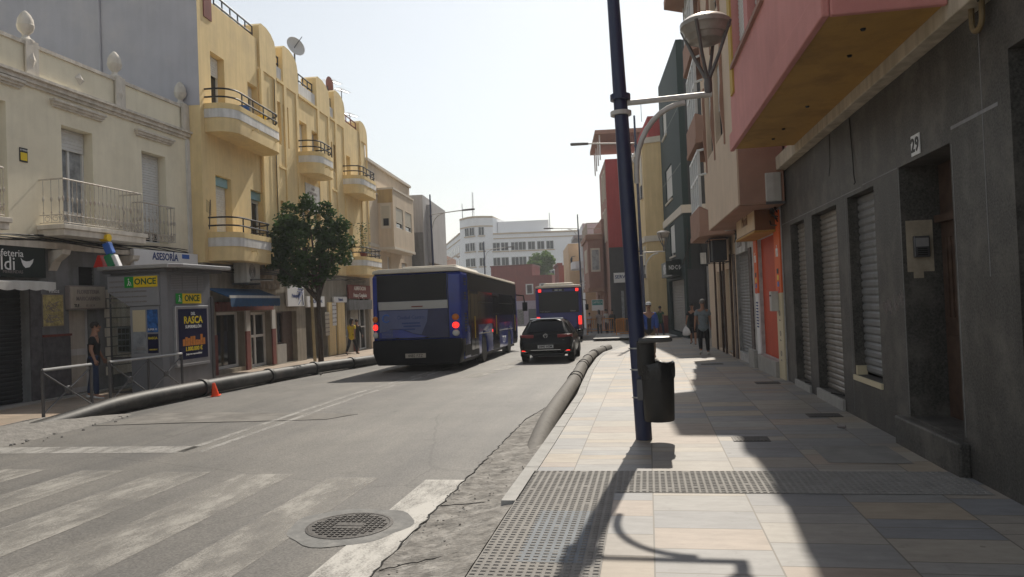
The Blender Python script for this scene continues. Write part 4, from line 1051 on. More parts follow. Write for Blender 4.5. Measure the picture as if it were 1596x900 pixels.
mb = MB(); mb.lathe([(.001, .0), (.25, .03), (.42, .1), (.42, .115), (.24, .045), (.001, .015)], n=18); ds = mb.build('dish', 'dish_red', q.root, smooth=60); ds.location = (0, 0, .55); ds.rotation_euler = (R(80), 0, R(40))
mb = MB(); mb.tube([(0, 0, 0), (0, 0, .55)], .03, 5); mb.build('mast', 'steel_dark', q.root)

# ------------------------------------------------------------------ tan house and the houses behind it
Cc = B.W(LU, 0)
T = Fac('apartment_house', 'tan rendered house with a projecting bay window, between the yellow house and grey block', 'building', (Cc[0], Cc[1]+.02), -5, 'L')
tz = T.zb; LT = T.U(641, 380)
ot = [(T.U(590.5, 340), T.U(596, 340), 5.9-tz, 7.9-tz, .2), (T.U(604, 410), T.U(609, 410), 2.6-tz, 4.6-tz, .2), (T.U(626, 410), T.U(634, 410), 2.6-tz, 4.4-tz, .2), (1.5, 3.4, .1, 2.4, .3), (5, 7.2, .1, 2.4, .3)]
T.wall('wall', 'tan_plaster', 0, LT, -.6, 9.35-tz, 9, ot)
for k, o in enumerate(ot): T.window(o, blind=.5 if k < 3 else 0)
mb = MB(); T.box(mb, 0, LT, 9.35-tz, 9.5-tz, -.3, .12); mb.build('cornice', 'pale_trim', T.root)
mb = MB(); T.box(mb, 0, LT, 4.95-tz, 5.12-tz, 0, .05); T.box(mb, 0, LT, 7.8-tz, 7.9-tz, 0, .03); mb.each('string_course', 'pale_trim', T.root)
ob = .85; a, b_ = T.U(600, 330, .4), T.U(645, 350, ob)
zA, zB_ = T.Z(602, 385, ob*.5), T.Z(602, 297, ob*.5)
ow = [(a+(b_-a)*.12, a+(b_-a)*.45, zA+1.1, zB_-.9, .12), (a+(b_-a)*.55, a+(b_-a)*.88, zA+1.1, zB_-.9, .12)]
by = T.wall('bay', 'tan_plaster', a, b_, zA, zB_, ob-.002, ow, d=ob)
for o in ow:
    T.window((o[0], o[1], o[2], o[3], .12-ob), blind=.75, bm='blind_beige', mull=1, parent=by)
mb = MB(); T.box(mb, a-.03, b_+.03, zB_, zB_+.1, .0, ob+.05); T.box(mb, a-.03, b_+.03, zA-.14, zA-.0, .0, ob+.04); mb.each('bay_moulding', 'pale_trim', by)
# window in the side of the bay, towards the street's near end
mb = MB(); mb.box(a-.02, a-.001, -.72, -.15, zA+1.0, zB_-.75); sw = mb.build('window', 'pale_trim', by)
mb = MB(); mb.box(a-.03, a-.02, -.66, -.21, zA+1.15, zB_-.9); mb.build('pane', 'blind_beige', sw)
mb = MB(); mb.box(a-.04, a-.03, -.60, -.30, zA+1.15, zA+1.55); mb.build('window_grille', 'rail_black', sw)
mb = MB(); mb.box(a-.012, a-.001, -.84, -.01, zB_-.72, zB_-.0); mb.build('bay_stain', 'tan_ochre', by)
Sl = Fac('apartment_block', 'plain light grey block standing behind the tan house', 'building', (-15.6, 47.0), -6, 'L')
mb = MB(); mb.box(.0, 9, -1.15, 9, 4.35-Sl.zb, 9.1-Sl.zb); mb.build('wall', 'slab_grey', Sl.root)
mb = MB(); mb.box(.02, 9, -1.2, 9, -.5, 4.35-Sl.zb); mb.build('lower_wall', 'tan_ochre', Sl.root)
mb = MB(); mb.box(1.3, 5, -1.5, -1.15, 4.6-Sl.zb, 8.6-Sl.zb); mb.build('bay', 'slab_grey', Sl.root)
mb = MB(); mb.box(-.03, 0, -1.1, 4, 4.3-Sl.zb, 6.6-Sl.zb); mb.build('metal_sheeting', 'blind_grey', Sl.root)
Br = Fac('terraced_house', 'narrow brown house front beyond the grey block', 'building', (-18.6, 60), -8, 'L')
mb = MB(); mb.box(0, 14, -1.2, 8, -.5, 6.3-Br.zb); mb.build('wall', 'tanR_brown', Br.root)
mb = MB()
for k in range(3): mb.box(1+k*4, 2.4+k*4, -1.23, -1.2, 3.4, 5.2)
mb.build('window', 'window_dark', Br.root)
# ------------------------------------------------------------------ white corner block far away
Wc = thing('corner_block', 'long white corner block with a rounded tower and rows of windows', 'building', (-36, 158, slope(158)))
zb0 = slope(158)
pR0 = Vector((-32.1, 155)); pR1 = Vector((-8, 160)); pL0 = Vector((-39.9, 157)); pL1 = Vector((-62, 214))
def wseg(mb, p, q_, z0, z1, th):
    d = (q_-p).normalized(); n = Vector((-d.y, d.x)) * th
    pts = [p, q_, q_+n, p+n]; o = Wc.location
    mb.add([(a.x-o.x, a.y-o.y, z) for z in (z0, z1) for a in pts], [(0,3,2,1),(4,5,6,7),(0,1,5,4),(1,2,6,5),(2,3,7,6),(3,0,4,7)])
mb = MB(); wseg(mb, pR0, pR1, -2, 16.3-zb0, 14); wseg(mb, pL1, pL0, -2, 17.0-zb0, 14); mb.build('wing', 'far_white', Wc)
# rounded tower: arc between pL0 and pR0 bulging to the viewer
arc = []
dL = (pL0-pL1).normalized(); dR = (pR1-pR0).normalized()
for k in range(13):
    t = k/12; c = pL0.lerp(pR0, t); bul = math.sin(math.pi*t); arc.append(Vector((c.x, c.y-2.6*bul)))
mb = MB(); o = Wc.location
mb.prism([(p.x-o.x, p.y-o.y) for p in arc]+[(pR0.x+1-o.x, pR0.y+9-o.y), (pL0.x-o.x, pL0.y+9-o.y)], -2, 20.0-zb0, lambda p, t: (p[0], p[1], t)); mb.build('tower', 'far_white', Wc, smooth=30)
for (z0, z1, e) in ((18.0, 18.25, .12), (19.95, 20.3, .18)):
    mb = MB(); mb.prism([((p.x-o.x)*1.0, p.y-o.y-e) for p in arc]+[(pR0.x+e-o.x, pR0.y+9-o.y), (pL0.x-e-o.x, pL0.y+9-o.y)], z0-zb0, z1-zb0, lambda p, t: (p[0], p[1], t)); mb.each('moulding', 'far_stripe', Wc)
mb = MB(); d = (pR1-pR0).normalized(); n_ = Vector((d.y, -d.x))
def strip(mb, p, q_, z0, z1, e):
    d = (q_-p).normalized(); n = Vector((d.y, -d.x))*e
    pts = [p, q_, q_+n, p+n]
    mb.add([(a.x-o.x, a.y-o.y, z-zb0) for z in (z0, z1) for a in pts], [(0,3,2,1),(4,5,6,7),(0,1,5,4),(1,2,6,5),(2,3,7,6),(3,0,4,7)])
strip(mb, pR0, pR1, 15.3, 15.5, .12); strip(mb, pR0, pR1, 16.3, 16.6, .2); strip(mb, pL1, pL0, 15.7, 15.9, .12); strip(mb, pL1, pL0, 17.0, 17.3, .2); mb.each('moulding', 'far_stripe', Wc)
mb = MB(); strip(mb, pR0+Vector((.5, 3)), pR0+Vector((11.5, 4.5)), 16.3, 19.3, -5); mb.build('roof_room', 'far_white', Wc)
def fwin(p, d, n, z0, z1, w_, dbl=False):
    for k in ((-.55, .55) if dbl else (0,)):
        c = p+d*k*w_*1.15
        mb = MB(); pts = [c-d*w_/2, c+d*w_/2]
        def P3(v, z, e): return (v.x+n.x*e-o.x, v.y+n.y*e-o.y, z-zb0)
        mb.add([P3(pts[0], z0, .06), P3(pts[1], z0, .06), P3(pts[1], z1, .06), P3(pts[0], z1, .06), P3(pts[0], z0, 0), P3(pts[1], z0, 0), P3(pts[1], z1, 0), P3(pts[0], z1, 0)],
               [(0,1,2,3),(0,4,5,1),(1,5,6,2),(2,6,7,3),(3,7,4,0)])
        wdw = mb.build('window', 'window_white', Wc, fix=False)
        mb = MB(); g = .13
        mb.add([P3(pts[0]+d*g, z0+g, .09), P3(c-d*.05, z0+g, .09), P3(c-d*.05, z1-g, .09), P3(pts[0]+d*g, z1-g, .09)], [(0, 1, 2, 3)])
        mb.add([P3(c+d*.05, z0+g, .09), P3(pts[1]-d*g, z0+g, .09), P3(pts[1]-d*g, z1-g, .09), P3(c+d*.05, z1-g, .09)], [(0, 1, 2, 3)])
        mb.build('pane', 'glass_dark', wdw, fix=False)
        mb = MB(); mb.add([P3(pts[0]-d*.15, z0-.2, .2), P3(pts[1]+d*.15, z0-.2, .2), P3(pts[1]+d*.15, z0, .2), P3(pts[0]-d*.15, z0, .2), P3(pts[0]-d*.15, z0-.2, 0), P3(pts[1]+d*.15, z0-.2, 0), P3(pts[1]+d*.15, z0, 0), P3(pts[0]-d*.15, z0, 0)], [(0,1,2,3),(0,4,5,1),(1,5,6,2),(2,6,7,3),(3,7,4,0)])
        mb.build('sill', 'far_stripe', wdw, fix=False)
nR = Vector((dR.y, -dR.x))
for z in (12.7, 9.5, 6.3):
    for k, px in enumerate((775, 795, 814, 828, 842, 856)):
        t = at(px, 390, 156); fwin(pR0+dR*((t.x-pR0.x)/dR.x), dR, nR, z, z+1.9, 1.7, k == 1)
dLr = (pL0-pL1).normalized(); nL = Vector((dLr.y, -dLr.x))
for z in (13.0, 9.8, 6.6):
    for k in range(14): fwin(pL0-dLr*(3+3.6*k), dLr, nL, z, z+1.9, 1.6)
for z in (16.1, 12.8, 9.5):
    for k in (3, 5, 8):
        c = (arc[k]+arc[k+1])/2; d = (arc[k+1]-arc[k]).normalized(); n = Vector((d.y, -d.x)); c = c.lerp(c, 1); fwin(c+n*.05, d, n, z, z+1.9, min(1.9, (arc[k+1]-arc[k]).length*1.9))
for px, py0, py1, yy in ((720, 372, 318, 163), (736, 345, 300, 163), (856, 372, 332, 163)):
    pt = at(px, py1, yy); pb = at(px, py0, yy)
    mb = MB(); mb.tube([(pt.x, yy, 13), (pt.x, yy, pt.z)], [.22, .12], 5); 
    q = thing('radio_mast', {720: 'short thin radio mast left of the white rounded tower', 736: 'tall lattice radio mast behind the white rounded tower', 856: 'faint thin radio mast at the right end of the white block'}[px], 'mast', (pt.x, yy, 13)); 
    mb = MB(); mb.tube([(0, 0, 0), (0, 0, pt.z-13)], [.2, .1], 5)
    if px == 736:
        mb = MB()
        for a_ in range(3): mb.tube([(.4*math.cos(a_*2.1), .4*math.sin(a_*2.1), 0), (.12*math.cos(a_*2.1), .12*math.sin(a_*2.1), pt.z-13)], .05, 4)
        for k in range(12): z = (pt.z-13)*k/12; r = .4-.28*k/12; mb.tube([(r*math.cos(a_*2.1), r*math.sin(a_*2.1), z+(a_ % 2)*.5) for a_ in (0, 1, 2, 0)], .03, 4)
    mb.build('mast_shaft', 'alu', q)
# red low house in front of the white block
Rd = thing('low_house', 'low dark red house with a lilac ground floor in front of the white block', 'building', (-18, 105, slope(105)))
mb = MB(); z5 = slope(105); mb.box(-5.6, 4.6, 0, 9, 1.8-z5, 5.4-z5); mb.build('wall', 'far_red', Rd)
mb = MB(); mb.box(-4.5, 1.6, 1, 9, 5.4-z5, 6.9-z5); mb.build('roof_room', 'far_red', Rd)
mb = MB(); mb.box(-4.6, 1.7, .9, 9.1, 6.9-z5, 7.1-z5); mb.build('coping', 'rust_red', Rd)
mb = MB(); mb.box(-5.6, 4.6, .02, 9, -1, 1.8-z5); mb.build('shopfront', mat('lilac', (.36, .30, .36), .85, .08), Rd)
for x in (.2, 2.2):
    mb = MB(); mb.box(x+.55, x+1.65, -.05, 0, 2.7-z5, 4.2-z5); w_ = mb.build('window', 'window_white', Rd); mb = MB(); mb.box(x+.75, x+1.45, -.08, -.05, 2.85-z5, 4.05-z5); mb.build('pane', 'glass_dark', w_)
for x0, x1, m_ in ((-1.2, .3, 'goods'), (1.0, 2.6, 'dark_shop'), (3.2, 4.2, 'dark_shop')):
    mb = MB(); mb.box(x0, x1, -.04, .02, .0, 2.2); mb.build('shop_window', m_, Rd)

rr = random.Random(8); mb = MB()
for k in range(4):
    z = 3.2-b0-.05*k; mb.tube([(u, -.08-.01*k, z-.06*abs(math.sin(u*.8+k))-.02*rr.random()) for u in [i*.6 for i in range(int(LU/.6))]], .014, 4)
mb.tube([(5.2, -.07, 3.2-b0), (5.2, -.07, 6.5-b0), (5.25, -.07, ZT-.1)], .016, 4)
tag(mb.build('cable_bundle', 'cable', loc=(B.P[0], B.P[1], b0), rotz=B.rz), 'dark cables strung along the yellow facade under its lower balconies', 'cables')
mb = MB(); ud = B.U(333, 300)
mb.tube([(p1[0]-.12, -.06, ZT-.1), (p1[0]-.12, -.06, 3.3-b0)], .045, 7); mb.build('drainpipe', 'yellow_trim', B.root, smooth=40)
# ================================================================== RIGHT SIDE BUILDINGS
Gr = Fac('apartment_building', 'dark granite fronted building numbered 29 with a pink overhanging upper floor', 'building', (2.8, 7.0), -1.2, 'R')
gd = (Gr.U(1475, 300), Gr.U(1400, 300), .34, 3.05, .42)
gd = (.40, 1.72, .32, 3.05, .42)
g1 = (Gr.U(1369, 450), Gr.U(1327, 450), .58, 2.98, .16); g2 = (Gr.U(1309, 450), Gr.U(1270, 450), .16, 2.96, .16); g3 = (Gr.U(1258, 450), Gr.U(1236, 450), .12, 2.96, .16)
g0 = (-3.0, Gr.U(1577, 200), .1, 3.55, .4)
UG = 8.15
Gr.wall('wall', 'granite', -12, UG, -.4, 4.02, 8, [g0, gd, g1, g2, g3])
mb = MB()
def joint(u0, u1, z0, z1): Gr.box(mb, u0, u1, z0, z1, .0, .003)
joint(-.52, .36, 3.16, 3.19); joint(1.76, 3.0, 3.045, 3.06); joint(3.05, UG, 3.03, 3.042); joint(-.26, -.252, 1.8, 3.16); joint(-.26, -.254, 3.19, 3.9); joint(.36, .366, .35, 3.03); joint(1.735, 1.742, .35, 3.03)
joint(Gr.U(1322, 450)-.05, Gr.U(1322, 450)-.045, .05, 3.03); mb.each('panel_joint', 'granite_joint', Gr.root)
# door 29
mb = MB(); Gr.box(mb, gd[0], gd[1], gd[2], gd[3], -.50, -.40)
dr = mb.build('door', 'wood_dark', Gr.root)
mb = MB()
for k in range(2):
    a = gd[0]+.08+k*.64; Gr.box(mb, a, a+.52, .5, 1.2, -.40, -.375); Gr.box(mb, a, a+.52, 1.35, 2.3, -.40, -.375)
    for i in range(4): Gr.box(mb, a+.1*i+.08, a+.1*i+.11, 1.4, 2.25, -.375, -.36)
mb.each('door_panel', 'wood_dark', dr)
mb = MB(); Gr.box(mb, gd[0], gd[1], 2.42, 2.50, -.40, -.33); Gr.box(mb, gd[0]+.64, gd[0]+.68, .34, 2.42, -.40, -.365); mb.build('transom', 'wood_dark', dr)
mb = MB(); mb.lathe([(.015, 0), (.03, .02), (.035, .045), (.02, .07), (.002, .075)], (gd[0]+.58, Gr.o*-.375, 1.25), 8, 'y'); mb.build('handle', 'alu', dr)
mb = MB(); Gr.box(mb, gd[0]-.12, gd[1]+.22, -.02, .31, .0, .10); mb.build('doorstep', 'granite', Gr.root, bevel=.02)
mb = MB(); Gr.box(mb, gd[0], gd[1], gd[2]-.03, gd[2]+.004, -.40, -.002); mb.build('threshold', 'granite', Gr.root)
mb = MB(); Gr.box(mb, gd[1]-.002, gd[1]-.013, 1.90, 2.46, -.31, -.04); Gr.box(mb, gd[1]-.002, gd[1]-.014, 1.83, 1.96, -.2, -.1); mb.build('plaster_patch', mat('old_plaster', (.34, .29, .22), .9, .25, 6, .3), Gr.root)
q = Gr.sub('door_intercom', 'grey intercom box on a pale plaster patch inside the doorway', 'intercom', gd[1]-.014, 2.17, -.18)
mb = MB(); q.box(mb, -.05, 0, -.16, .16, -.1, .1); mb.build('box', 'steel_dark', q.root, bevel=.01); mb = MB(); q.box(mb, -.056, -.05, .0, .13, -.08, .08); mb.build('panel', 'alu', q.root)
mb = MB()
for k in range(4): q.box(mb, -.058, -.05, -.13+k*.03, -.115+k*.03, -.06, .06)
mb.each('button', 'rubber', q.root)
q.root.scale = (1, .8, .72)
q = Gr.sub('number_plate', 'white house number 29 plate above the dark doorway', 'number sign', Gr.U(1428, 226), Gr.Z(1428, 226), 0)
mb = MB(); q.box(mb, -.11, -.004, -.105, .105, .001, .012); q.box(mb, .004, .11, -.105, .105, .001, .012); mb.build('plate', 'sign_white', q.root)
q.text('2', .055, -.004, .014, .20, 'text_black', bold=True); q.text('9', -.055, -.004, .014, .20, 'text_black', bold=True)
# shutters
Gr.shutter(g1[0], g1[1], g1[2]+.03, g1[3], -.15, 'blind_grey', .10); Gr.shutter(g2[0], g2[1], g2[2], g2[3], -.15); Gr.shutter(g3[0], g3[1], g3[2], g3[3], -.15)
mb = MB(); Gr.box(mb, g1[0]-.02, g1[1]+.02, g1[2]-.07, g1[2]-.001, -.14, .025); Gr.box(mb, g1[1]-.06, g1[1]-.003, g1[2]+.001, g1[2]+.12, -.14, -.01); mb.build('window_sill', 'cream_panel', Gr.root)
mb = MB(); Gr.box(mb, g2[0]-.02, g2[1]+.02, -.1, g2[2]-.004, -.15, .04); Gr.box(mb, g3[0]-.02, g3[1]+.02, -.1, g3[2]-.004, -.15, .04); mb.each('shop_step', 'stone_step', Gr.root)
mb = MB(); mb.tube([(g2[0]+.25, -.1, g2[2]+.02), (g2[0]+.5, .06, g2[2]+.03)], .014, 5); mb.tube([(g3[0]+.1, -.1, g3[2]+.02), (g3[0]+.3, .04, g3[2]+.03)], .014, 5); mb.each('shutter_lock', 'rubber', Gr.root)
Gr.shutter(g0[0], g0[1], g0[2], g0[3], -.38, 'shutter_dark')
# chalk graffiti
mb = MB()
def scribble(u, z, s_):
    for _ in range(6):
        p = Vector((u+random.uniform(-.1, .1)*s_, 0, z+random.uniform(-.1, .1)*s_)); pts = []
        for i in range(5): pts.append((p.x+.05*s_*math.cos(i*1.4+_), .0015, p.z+.07*s_*math.sin(i*1.7+_*2)))
        mb.tube(pts, .0035, 4)
for k in range(4): scribble(2.35-.17*k, 1.50+.03*k, .75)
mb.build('chalk_mark', 'text_grey', Gr.root)
# lintel beam
mb = MB(); Gr.box(mb, -12, UG, 4.03, 4.28, -.2, .16); mb.build('lintel_beam', 'lintel_beige', Gr.root, bevel=.01)
# overhanging pink bay
ubn, ubf, db_ = -.08, 6.0, 1.15
bz = 4.28
Gr.wall('upper_wall', 'pink_plaster', -12, UG, bz, 9.6, 8, d=-.02)
pw = []
zs1 = bz+1.20
for (px0, px1) in ((1161, 1143), (1190, 1168)):
    a = Gr.U(px0, 70, db_); b_ = Gr.U(px1, 90, db_); pw.append((min(a, b_), max(a, b_), zs1, zs1+1.9, .2))
a2 = [(2.0, 3.2, zs1, zs1+1.9, .2), (.4, 1.5, zs1, zs1+1.9, .2)]
bay = Gr.wall('bay', 'pink_plaster', ubn, ubf, bz-.02, 9.5, db_-.01, pw+a2, d=db_)
mb = MB(); Gr.box(mb, ubn+.02, ubf-.02, bz-.10, bz-.021, .165, db_-.03); mb.build('soffit', 'ochre_soffit', bay)
mb = MB(); Gr.box(mb, ubn-.03, ubf+.03, bz-.13, bz+.16, db_-.028, db_+.045); Gr.box(mb, ubn-.045, ubn+.018, bz-.13, bz+.16, .165, db_-.03); mb.build('fascia', 'pink_plaster', bay, bevel=.015)
for o in pw+a2:
    q_ = (o[0], o[1], o[2], o[3], .2-db_); Gr.window(q_, blind=.97, mull=2, parent=bay)
mb = MB(); o = pw[0]; Gr.box(mb, pw[0][1]+.02, pw[0][1]+.32, zs1-.45, zs1+2.0, db_, db_+.03); mb.build('ochre_pilaster', mat('ochre_paint', (.50, .33, .07), .85, .08, 2), bay)
mb = MB(); Gr.box(mb, min(p[0] for p in pw)-.15, max(p[1] for p in pw)+.1, zs1-.07, zs1-.004, db_-.1, db_+.05); mb.build('window_sill', 'rt_brown', bay)
mb = MB()
for u, d_ in ((1.2, .6), (3.3, .55), (4.6, .6), (5.3, .62), (.4, .7)): mb.lathe([(.02, bz-.12), (.028, bz-.101)], (u, d_, 0), 8)
mb.each('soffit_hook', 'rubber', bay)
# conduit loops and hanging wires on the granite
q = Gr.sub('conduit_loop', 'yellowish plastic conduit hanging in a loop from the granite wall top', 'conduit', Gr.U(1535, 30), Gr.Z(1535, 30), .06)
mb = MB(); mb.tube([(.09, 0, .35), (.09, 0, 0)]+[(.09*math.cos(t), 0, -.09*math.sin(t)) for t in [i*math.pi/8 for i in range(1, 8)]]+[(-.09, 0, 0), (-.10, 0, .3)], .024, 8); mb.build('pipe', 'conduit', q.root, smooth=40)
mb = MB()
for k in range(5): mb.tube([(-.2+.05*k, .02, .30), (-.1+.03*k, .03, .12+.02*k), (.05+.04*k, .02, .25)], .012, 4)
mb.build('wires', 'cable', q.root)
mb = MB(); u = Gr.U(1325, 190); mb.tube([(u, .01, 4.0), (u-.08, .015, 3.5), (u-.12, .02, 3.2), (u-.16, .02, 3.12), (u-.14, .03, 3.1)], .008, 5); mb.tube([(u+1.0, .01, 4.0), (u+1.02, .015, 3.55), (u+1.08, .02, 3.4)], .006, 5)
tag(mb.build('loose_wire', 'cable', loc=(2.8, 7.0, 0), rotz=Gr.rz), 'loose black wires dangling from the beam onto the granite wall', 'wire')

# ------------------------------------------------------------------ tan house with the orange shop
P0 = Gr.W(UG, 0)
H2 = Fac('apartment_building', 'tan building with an orange telephone shop and shuttered doors below a plain overhang', 'building', (P0[0]-.02, P0[1]+.01), -1.2, 'R')
L2 = 6.4
def h2u(px, py=500): return H2.U(px, py)
red = (h2u(1214)+.02, h2u(1186), .32, 2.95, .10)
sA = (h2u(1172), h2u(1150), .12, 2.85, .12)
sB = (h2u(1143), h2u(1133), .0, 2.75, .12); sC = (h2u(1127), h2u(1119), -.05, 2.7, .12)
H2.wall('ground_wall', 'marble', 0, L2, -.8, 3.4, 8, [red, sA, sB, sC])
mb = MB(); H2.box(mb, red[0], red[1], red[2], red[3], -.14, -.08); dr = mb.build('door', 'red_door', H2.root)
mb = MB(); H2.box(mb, red[0]-.02, red[1]+.02, -.1, red[2]-.003, -.09, .10); mb.build('doorstep', 'stone_step', H2.root)
H2.shutter(*sA[:4], -.11, 'blind_grey'); H2.shutter(*sB[:4], -.11, 'blind_beige'); H2.shutter(*sC[:4], -.11, 'blind_beige')
mb = MB()
for (z0, z1, m_) in ((.0, 1.7, 1), (1.7, 3.3, 0)): pass
for a, b_ in ((.02, red[0]-.01), (red[1]+.01, red[1]+.45)):
    mb = MB(); H2.box(mb, a, b_, 1.72, 3.35, .0, .03); op_ = mb.build('shopfront_panel', 'orange_paint', H2.root)
    H2.text('ria', (a+b_)/2, 2.55, .033, .34, 'text_white', vert=False, parent=op_, sx=.6, bold=True)
    mb = MB(); H2.box(mb, a, b_, -.05, 1.718, .0, .03); mb.build('shopfront_panel', 'cream_panel' if a < .1 else 'sign_white', H2.root)
    mb = MB(); 
    for k, c in enumerate(('text_black', 'logo_yellow', 'logo_blue', 'logo_red')):
        mb = MB(); H2.box(mb, (a+b_)/2-.08, (a+b_)/2+.08, 2.1-.13*k, 2.2-.13*k, .031, .036); mb.build('payment_sticker', c, op_)
for k in range(3): H2.text('O', red[0]*.5, 1.3-.4*k, .032, .16, 'text_grey'); H2.text('fibra', red[0]*.5, 1.17-.4*k, .032, .05, 'text_grey')
for k in range(9): H2.text('tarifas móvil y fibra', red[1]+.23, 1.5-.07*k, .032, .05, 'text_blue', sx=.7)
mb = MB(); H2.box(mb, red[1]+.5, sA[0]-.02, -.1, .35, .0, .12); mb.build('plinth', 'stone_step', H2.root)
q = H2.sub('letter_box', 'pale grey letter box on the shop front pillar by the red door', 'letter box', red[0]-.15, 1.55, .03)
mb = MB(); q.box(mb, -.11, .11, -.2, .2, 0, .14); mb.build('box', 'ac_white', q.root, bevel=.01); mb = MB(); q.box(mb, -.08, .08, .1, .13, .14, .145); mb.build('slot', 'rubber', q.root)
# projecting lightbox sign of the orange shop
za, zb_ = 2.98, 3.72
q = H2.sub('lightbox_sign', 'projecting orange and cream lightbox sign over the red doorway', 'sign', (red[0]+red[1])/2, (za+zb_)/2, .0)
hw = (red[1]-red[0])/2+.25
mb = MB(); q.box(mb, -hw, hw, -.36, .36, .02, .42); mb.build('box', 'text_brown', q.root, bevel=.01)
mb = MB(); q.box(mb, -hw+.03, hw-.03, -.33, .33, .42, .425); mb.build('face', mat('light_face', (.55, .38, .20), .5, .15, 1.5), q.root)
q.text('Mobil', 0, -.05, .427, .36, 'text_brown'); mb = MB(); q.box(mb, -.12, .12, .14, .28, .425, .43); mb.build('logo_block', 'text_brown', q.root)
mb = MB(); q.box(mb, -hw-.02, hw+.02, -.40, -.36, 0, .44); mb.build('rim', 'ochre_soffit', q.root)
q = H2.sub('shop_sign', 'pale marble fascia sign over the grey shutter with a painted word', 'sign', (sA[0]+sA[1])/2, 3.05, .002)
mb = MB(); q.box(mb, -1.0, .75, -.25, .34, 0, .05); mb.build('board', 'marble', q.root); q.text('Estilo', -.1, .03, .052, .4, 'text_grey')
q = H2.sub('shop_awning_box', 'long cream awning box above the marble shop fascia', 'awning', (sA[0]+sA[1])/2, 3.6, .05)
mb = MB(); q.box(mb, -1.0, .9, -.14, .14, 0, .28); mb.build('box', 'ac_white', q.root, bevel=.03)
mb = MB(); H2.box(mb, sA[1]+.02, sA[1]+.4, -.2, 2.85, .0, .04); H2.box(mb, red[1]+.9, sA[0]-.02, .35, 2.85, .0, .03); mb.each('stone_pillar', 'brickstone', H2.root)
mb = MB()
for o_ in (sB, sC): H2.box(mb, o_[0]-.12, o_[0]-.02, -.2, 2.9, 0, .06); H2.box(mb, o_[1]+.02, o_[1]+.12, -.2, 2.9, 0, .06)
mb.each('door_jamb', 'wood_dark', H2.root)
# overhang
dO, zO = .85, 3.42
Po = H2.wall('upper_wall', 'tanR_plaster', 0, L2, 3.4, 9.4, 8, d=-.02)
ow = [(1.3, 2.5, 5.2, 7.0, .18), (3.2, 4.4, 5.2, 7.0, .18), (1.3, 2.5, 8.0, 9.2, .18)]
ovr = H2.wall('overhang', 'tanR_plaster', -.55, 4.9, zO, 9.4, dO-.01, ow, d=dO)
for o in ow: H2.window((o[0], o[1], o[2], o[3], .18-dO), blind=.6, fm='window_dark', parent=ovr)
mb = MB(); H2.box(mb, -.53, 4.88, zO-.02, zO-.002, .01, dO-.02); H2.box(mb, -.572, -.551, zO+.0, 5.3, .01, dO-.03); mb.build('soffit', 'tanR_brown', ovr)
# wavy brown parapet plates on the overhang
mb = MB()
for zc in (4.9, 7.4):
    for k in range(3):
        u = .9+k*1.85; pts = [(dO+.001, zc), (dO+.001, zc+2.2)]+[(dO+.03+.04*math.sin(math.pi*t/10)+.015*math.sin(t*1.25), zc+2.2-2.2*t/10) for t in range(11)]
        mb.prism(pts, u, u+.10, lambda p, t: (t, p[0], p[1]))
mb.each('wavy_fin', 'tanR_brown', ovr)
aircon(H2, -.2, 3.72, .0, 'white air conditioner tucked under the pink overhang', .8, .55, .35)
q = H2.sub('air_conditioner', 'black caged air conditioner on a bracket over the farther shutters', 'air conditioner', sB[0]-.1, 3.0, .02)
mb = MB(); q.box(mb, -.5, .5, -.3, .3, .15, .55); mb.build('casing', 'dark_shop', q.root, bevel=.02)
mb = MB()
for z in (-.34, .34): mb.tube([(-.55, .1, z), (-.55, .62, z), (.55, .62, z), (.55, .1, z), (-.55, .1, z)], .014, 5)
for x in (-.55, 0, .55): mb.tube([(x, .62, -.34), (x, .62, .34)], .014, 5)
mb.build('cage', 'rail_black', q.root)
mb = MB()
rr = random.Random(5)
for k in range(8):
    pts = [(u, .08+rr.uniform(0, .05), 3.45+rr.uniform(-.2, .15)-.25*abs(math.sin(u*1.2+k))) for u in [-.2+i*.45 for i in range(14)]]
    mb.tube(pts, .014, 4)
for k in range(4): mb.tube([(.1+k*.06, .1, 3.9), (.15+k*.05, .14, 3.5), (.05+k*.1, .1, 3.3)], .015, 4)
tag(mb.build('cable_bundle', 'cable', loc=(H2.P[0], H2.P[1], H2.zb), rotz=H2.rz), 'tangle of black cables sagging under the tan overhang', 'cables')

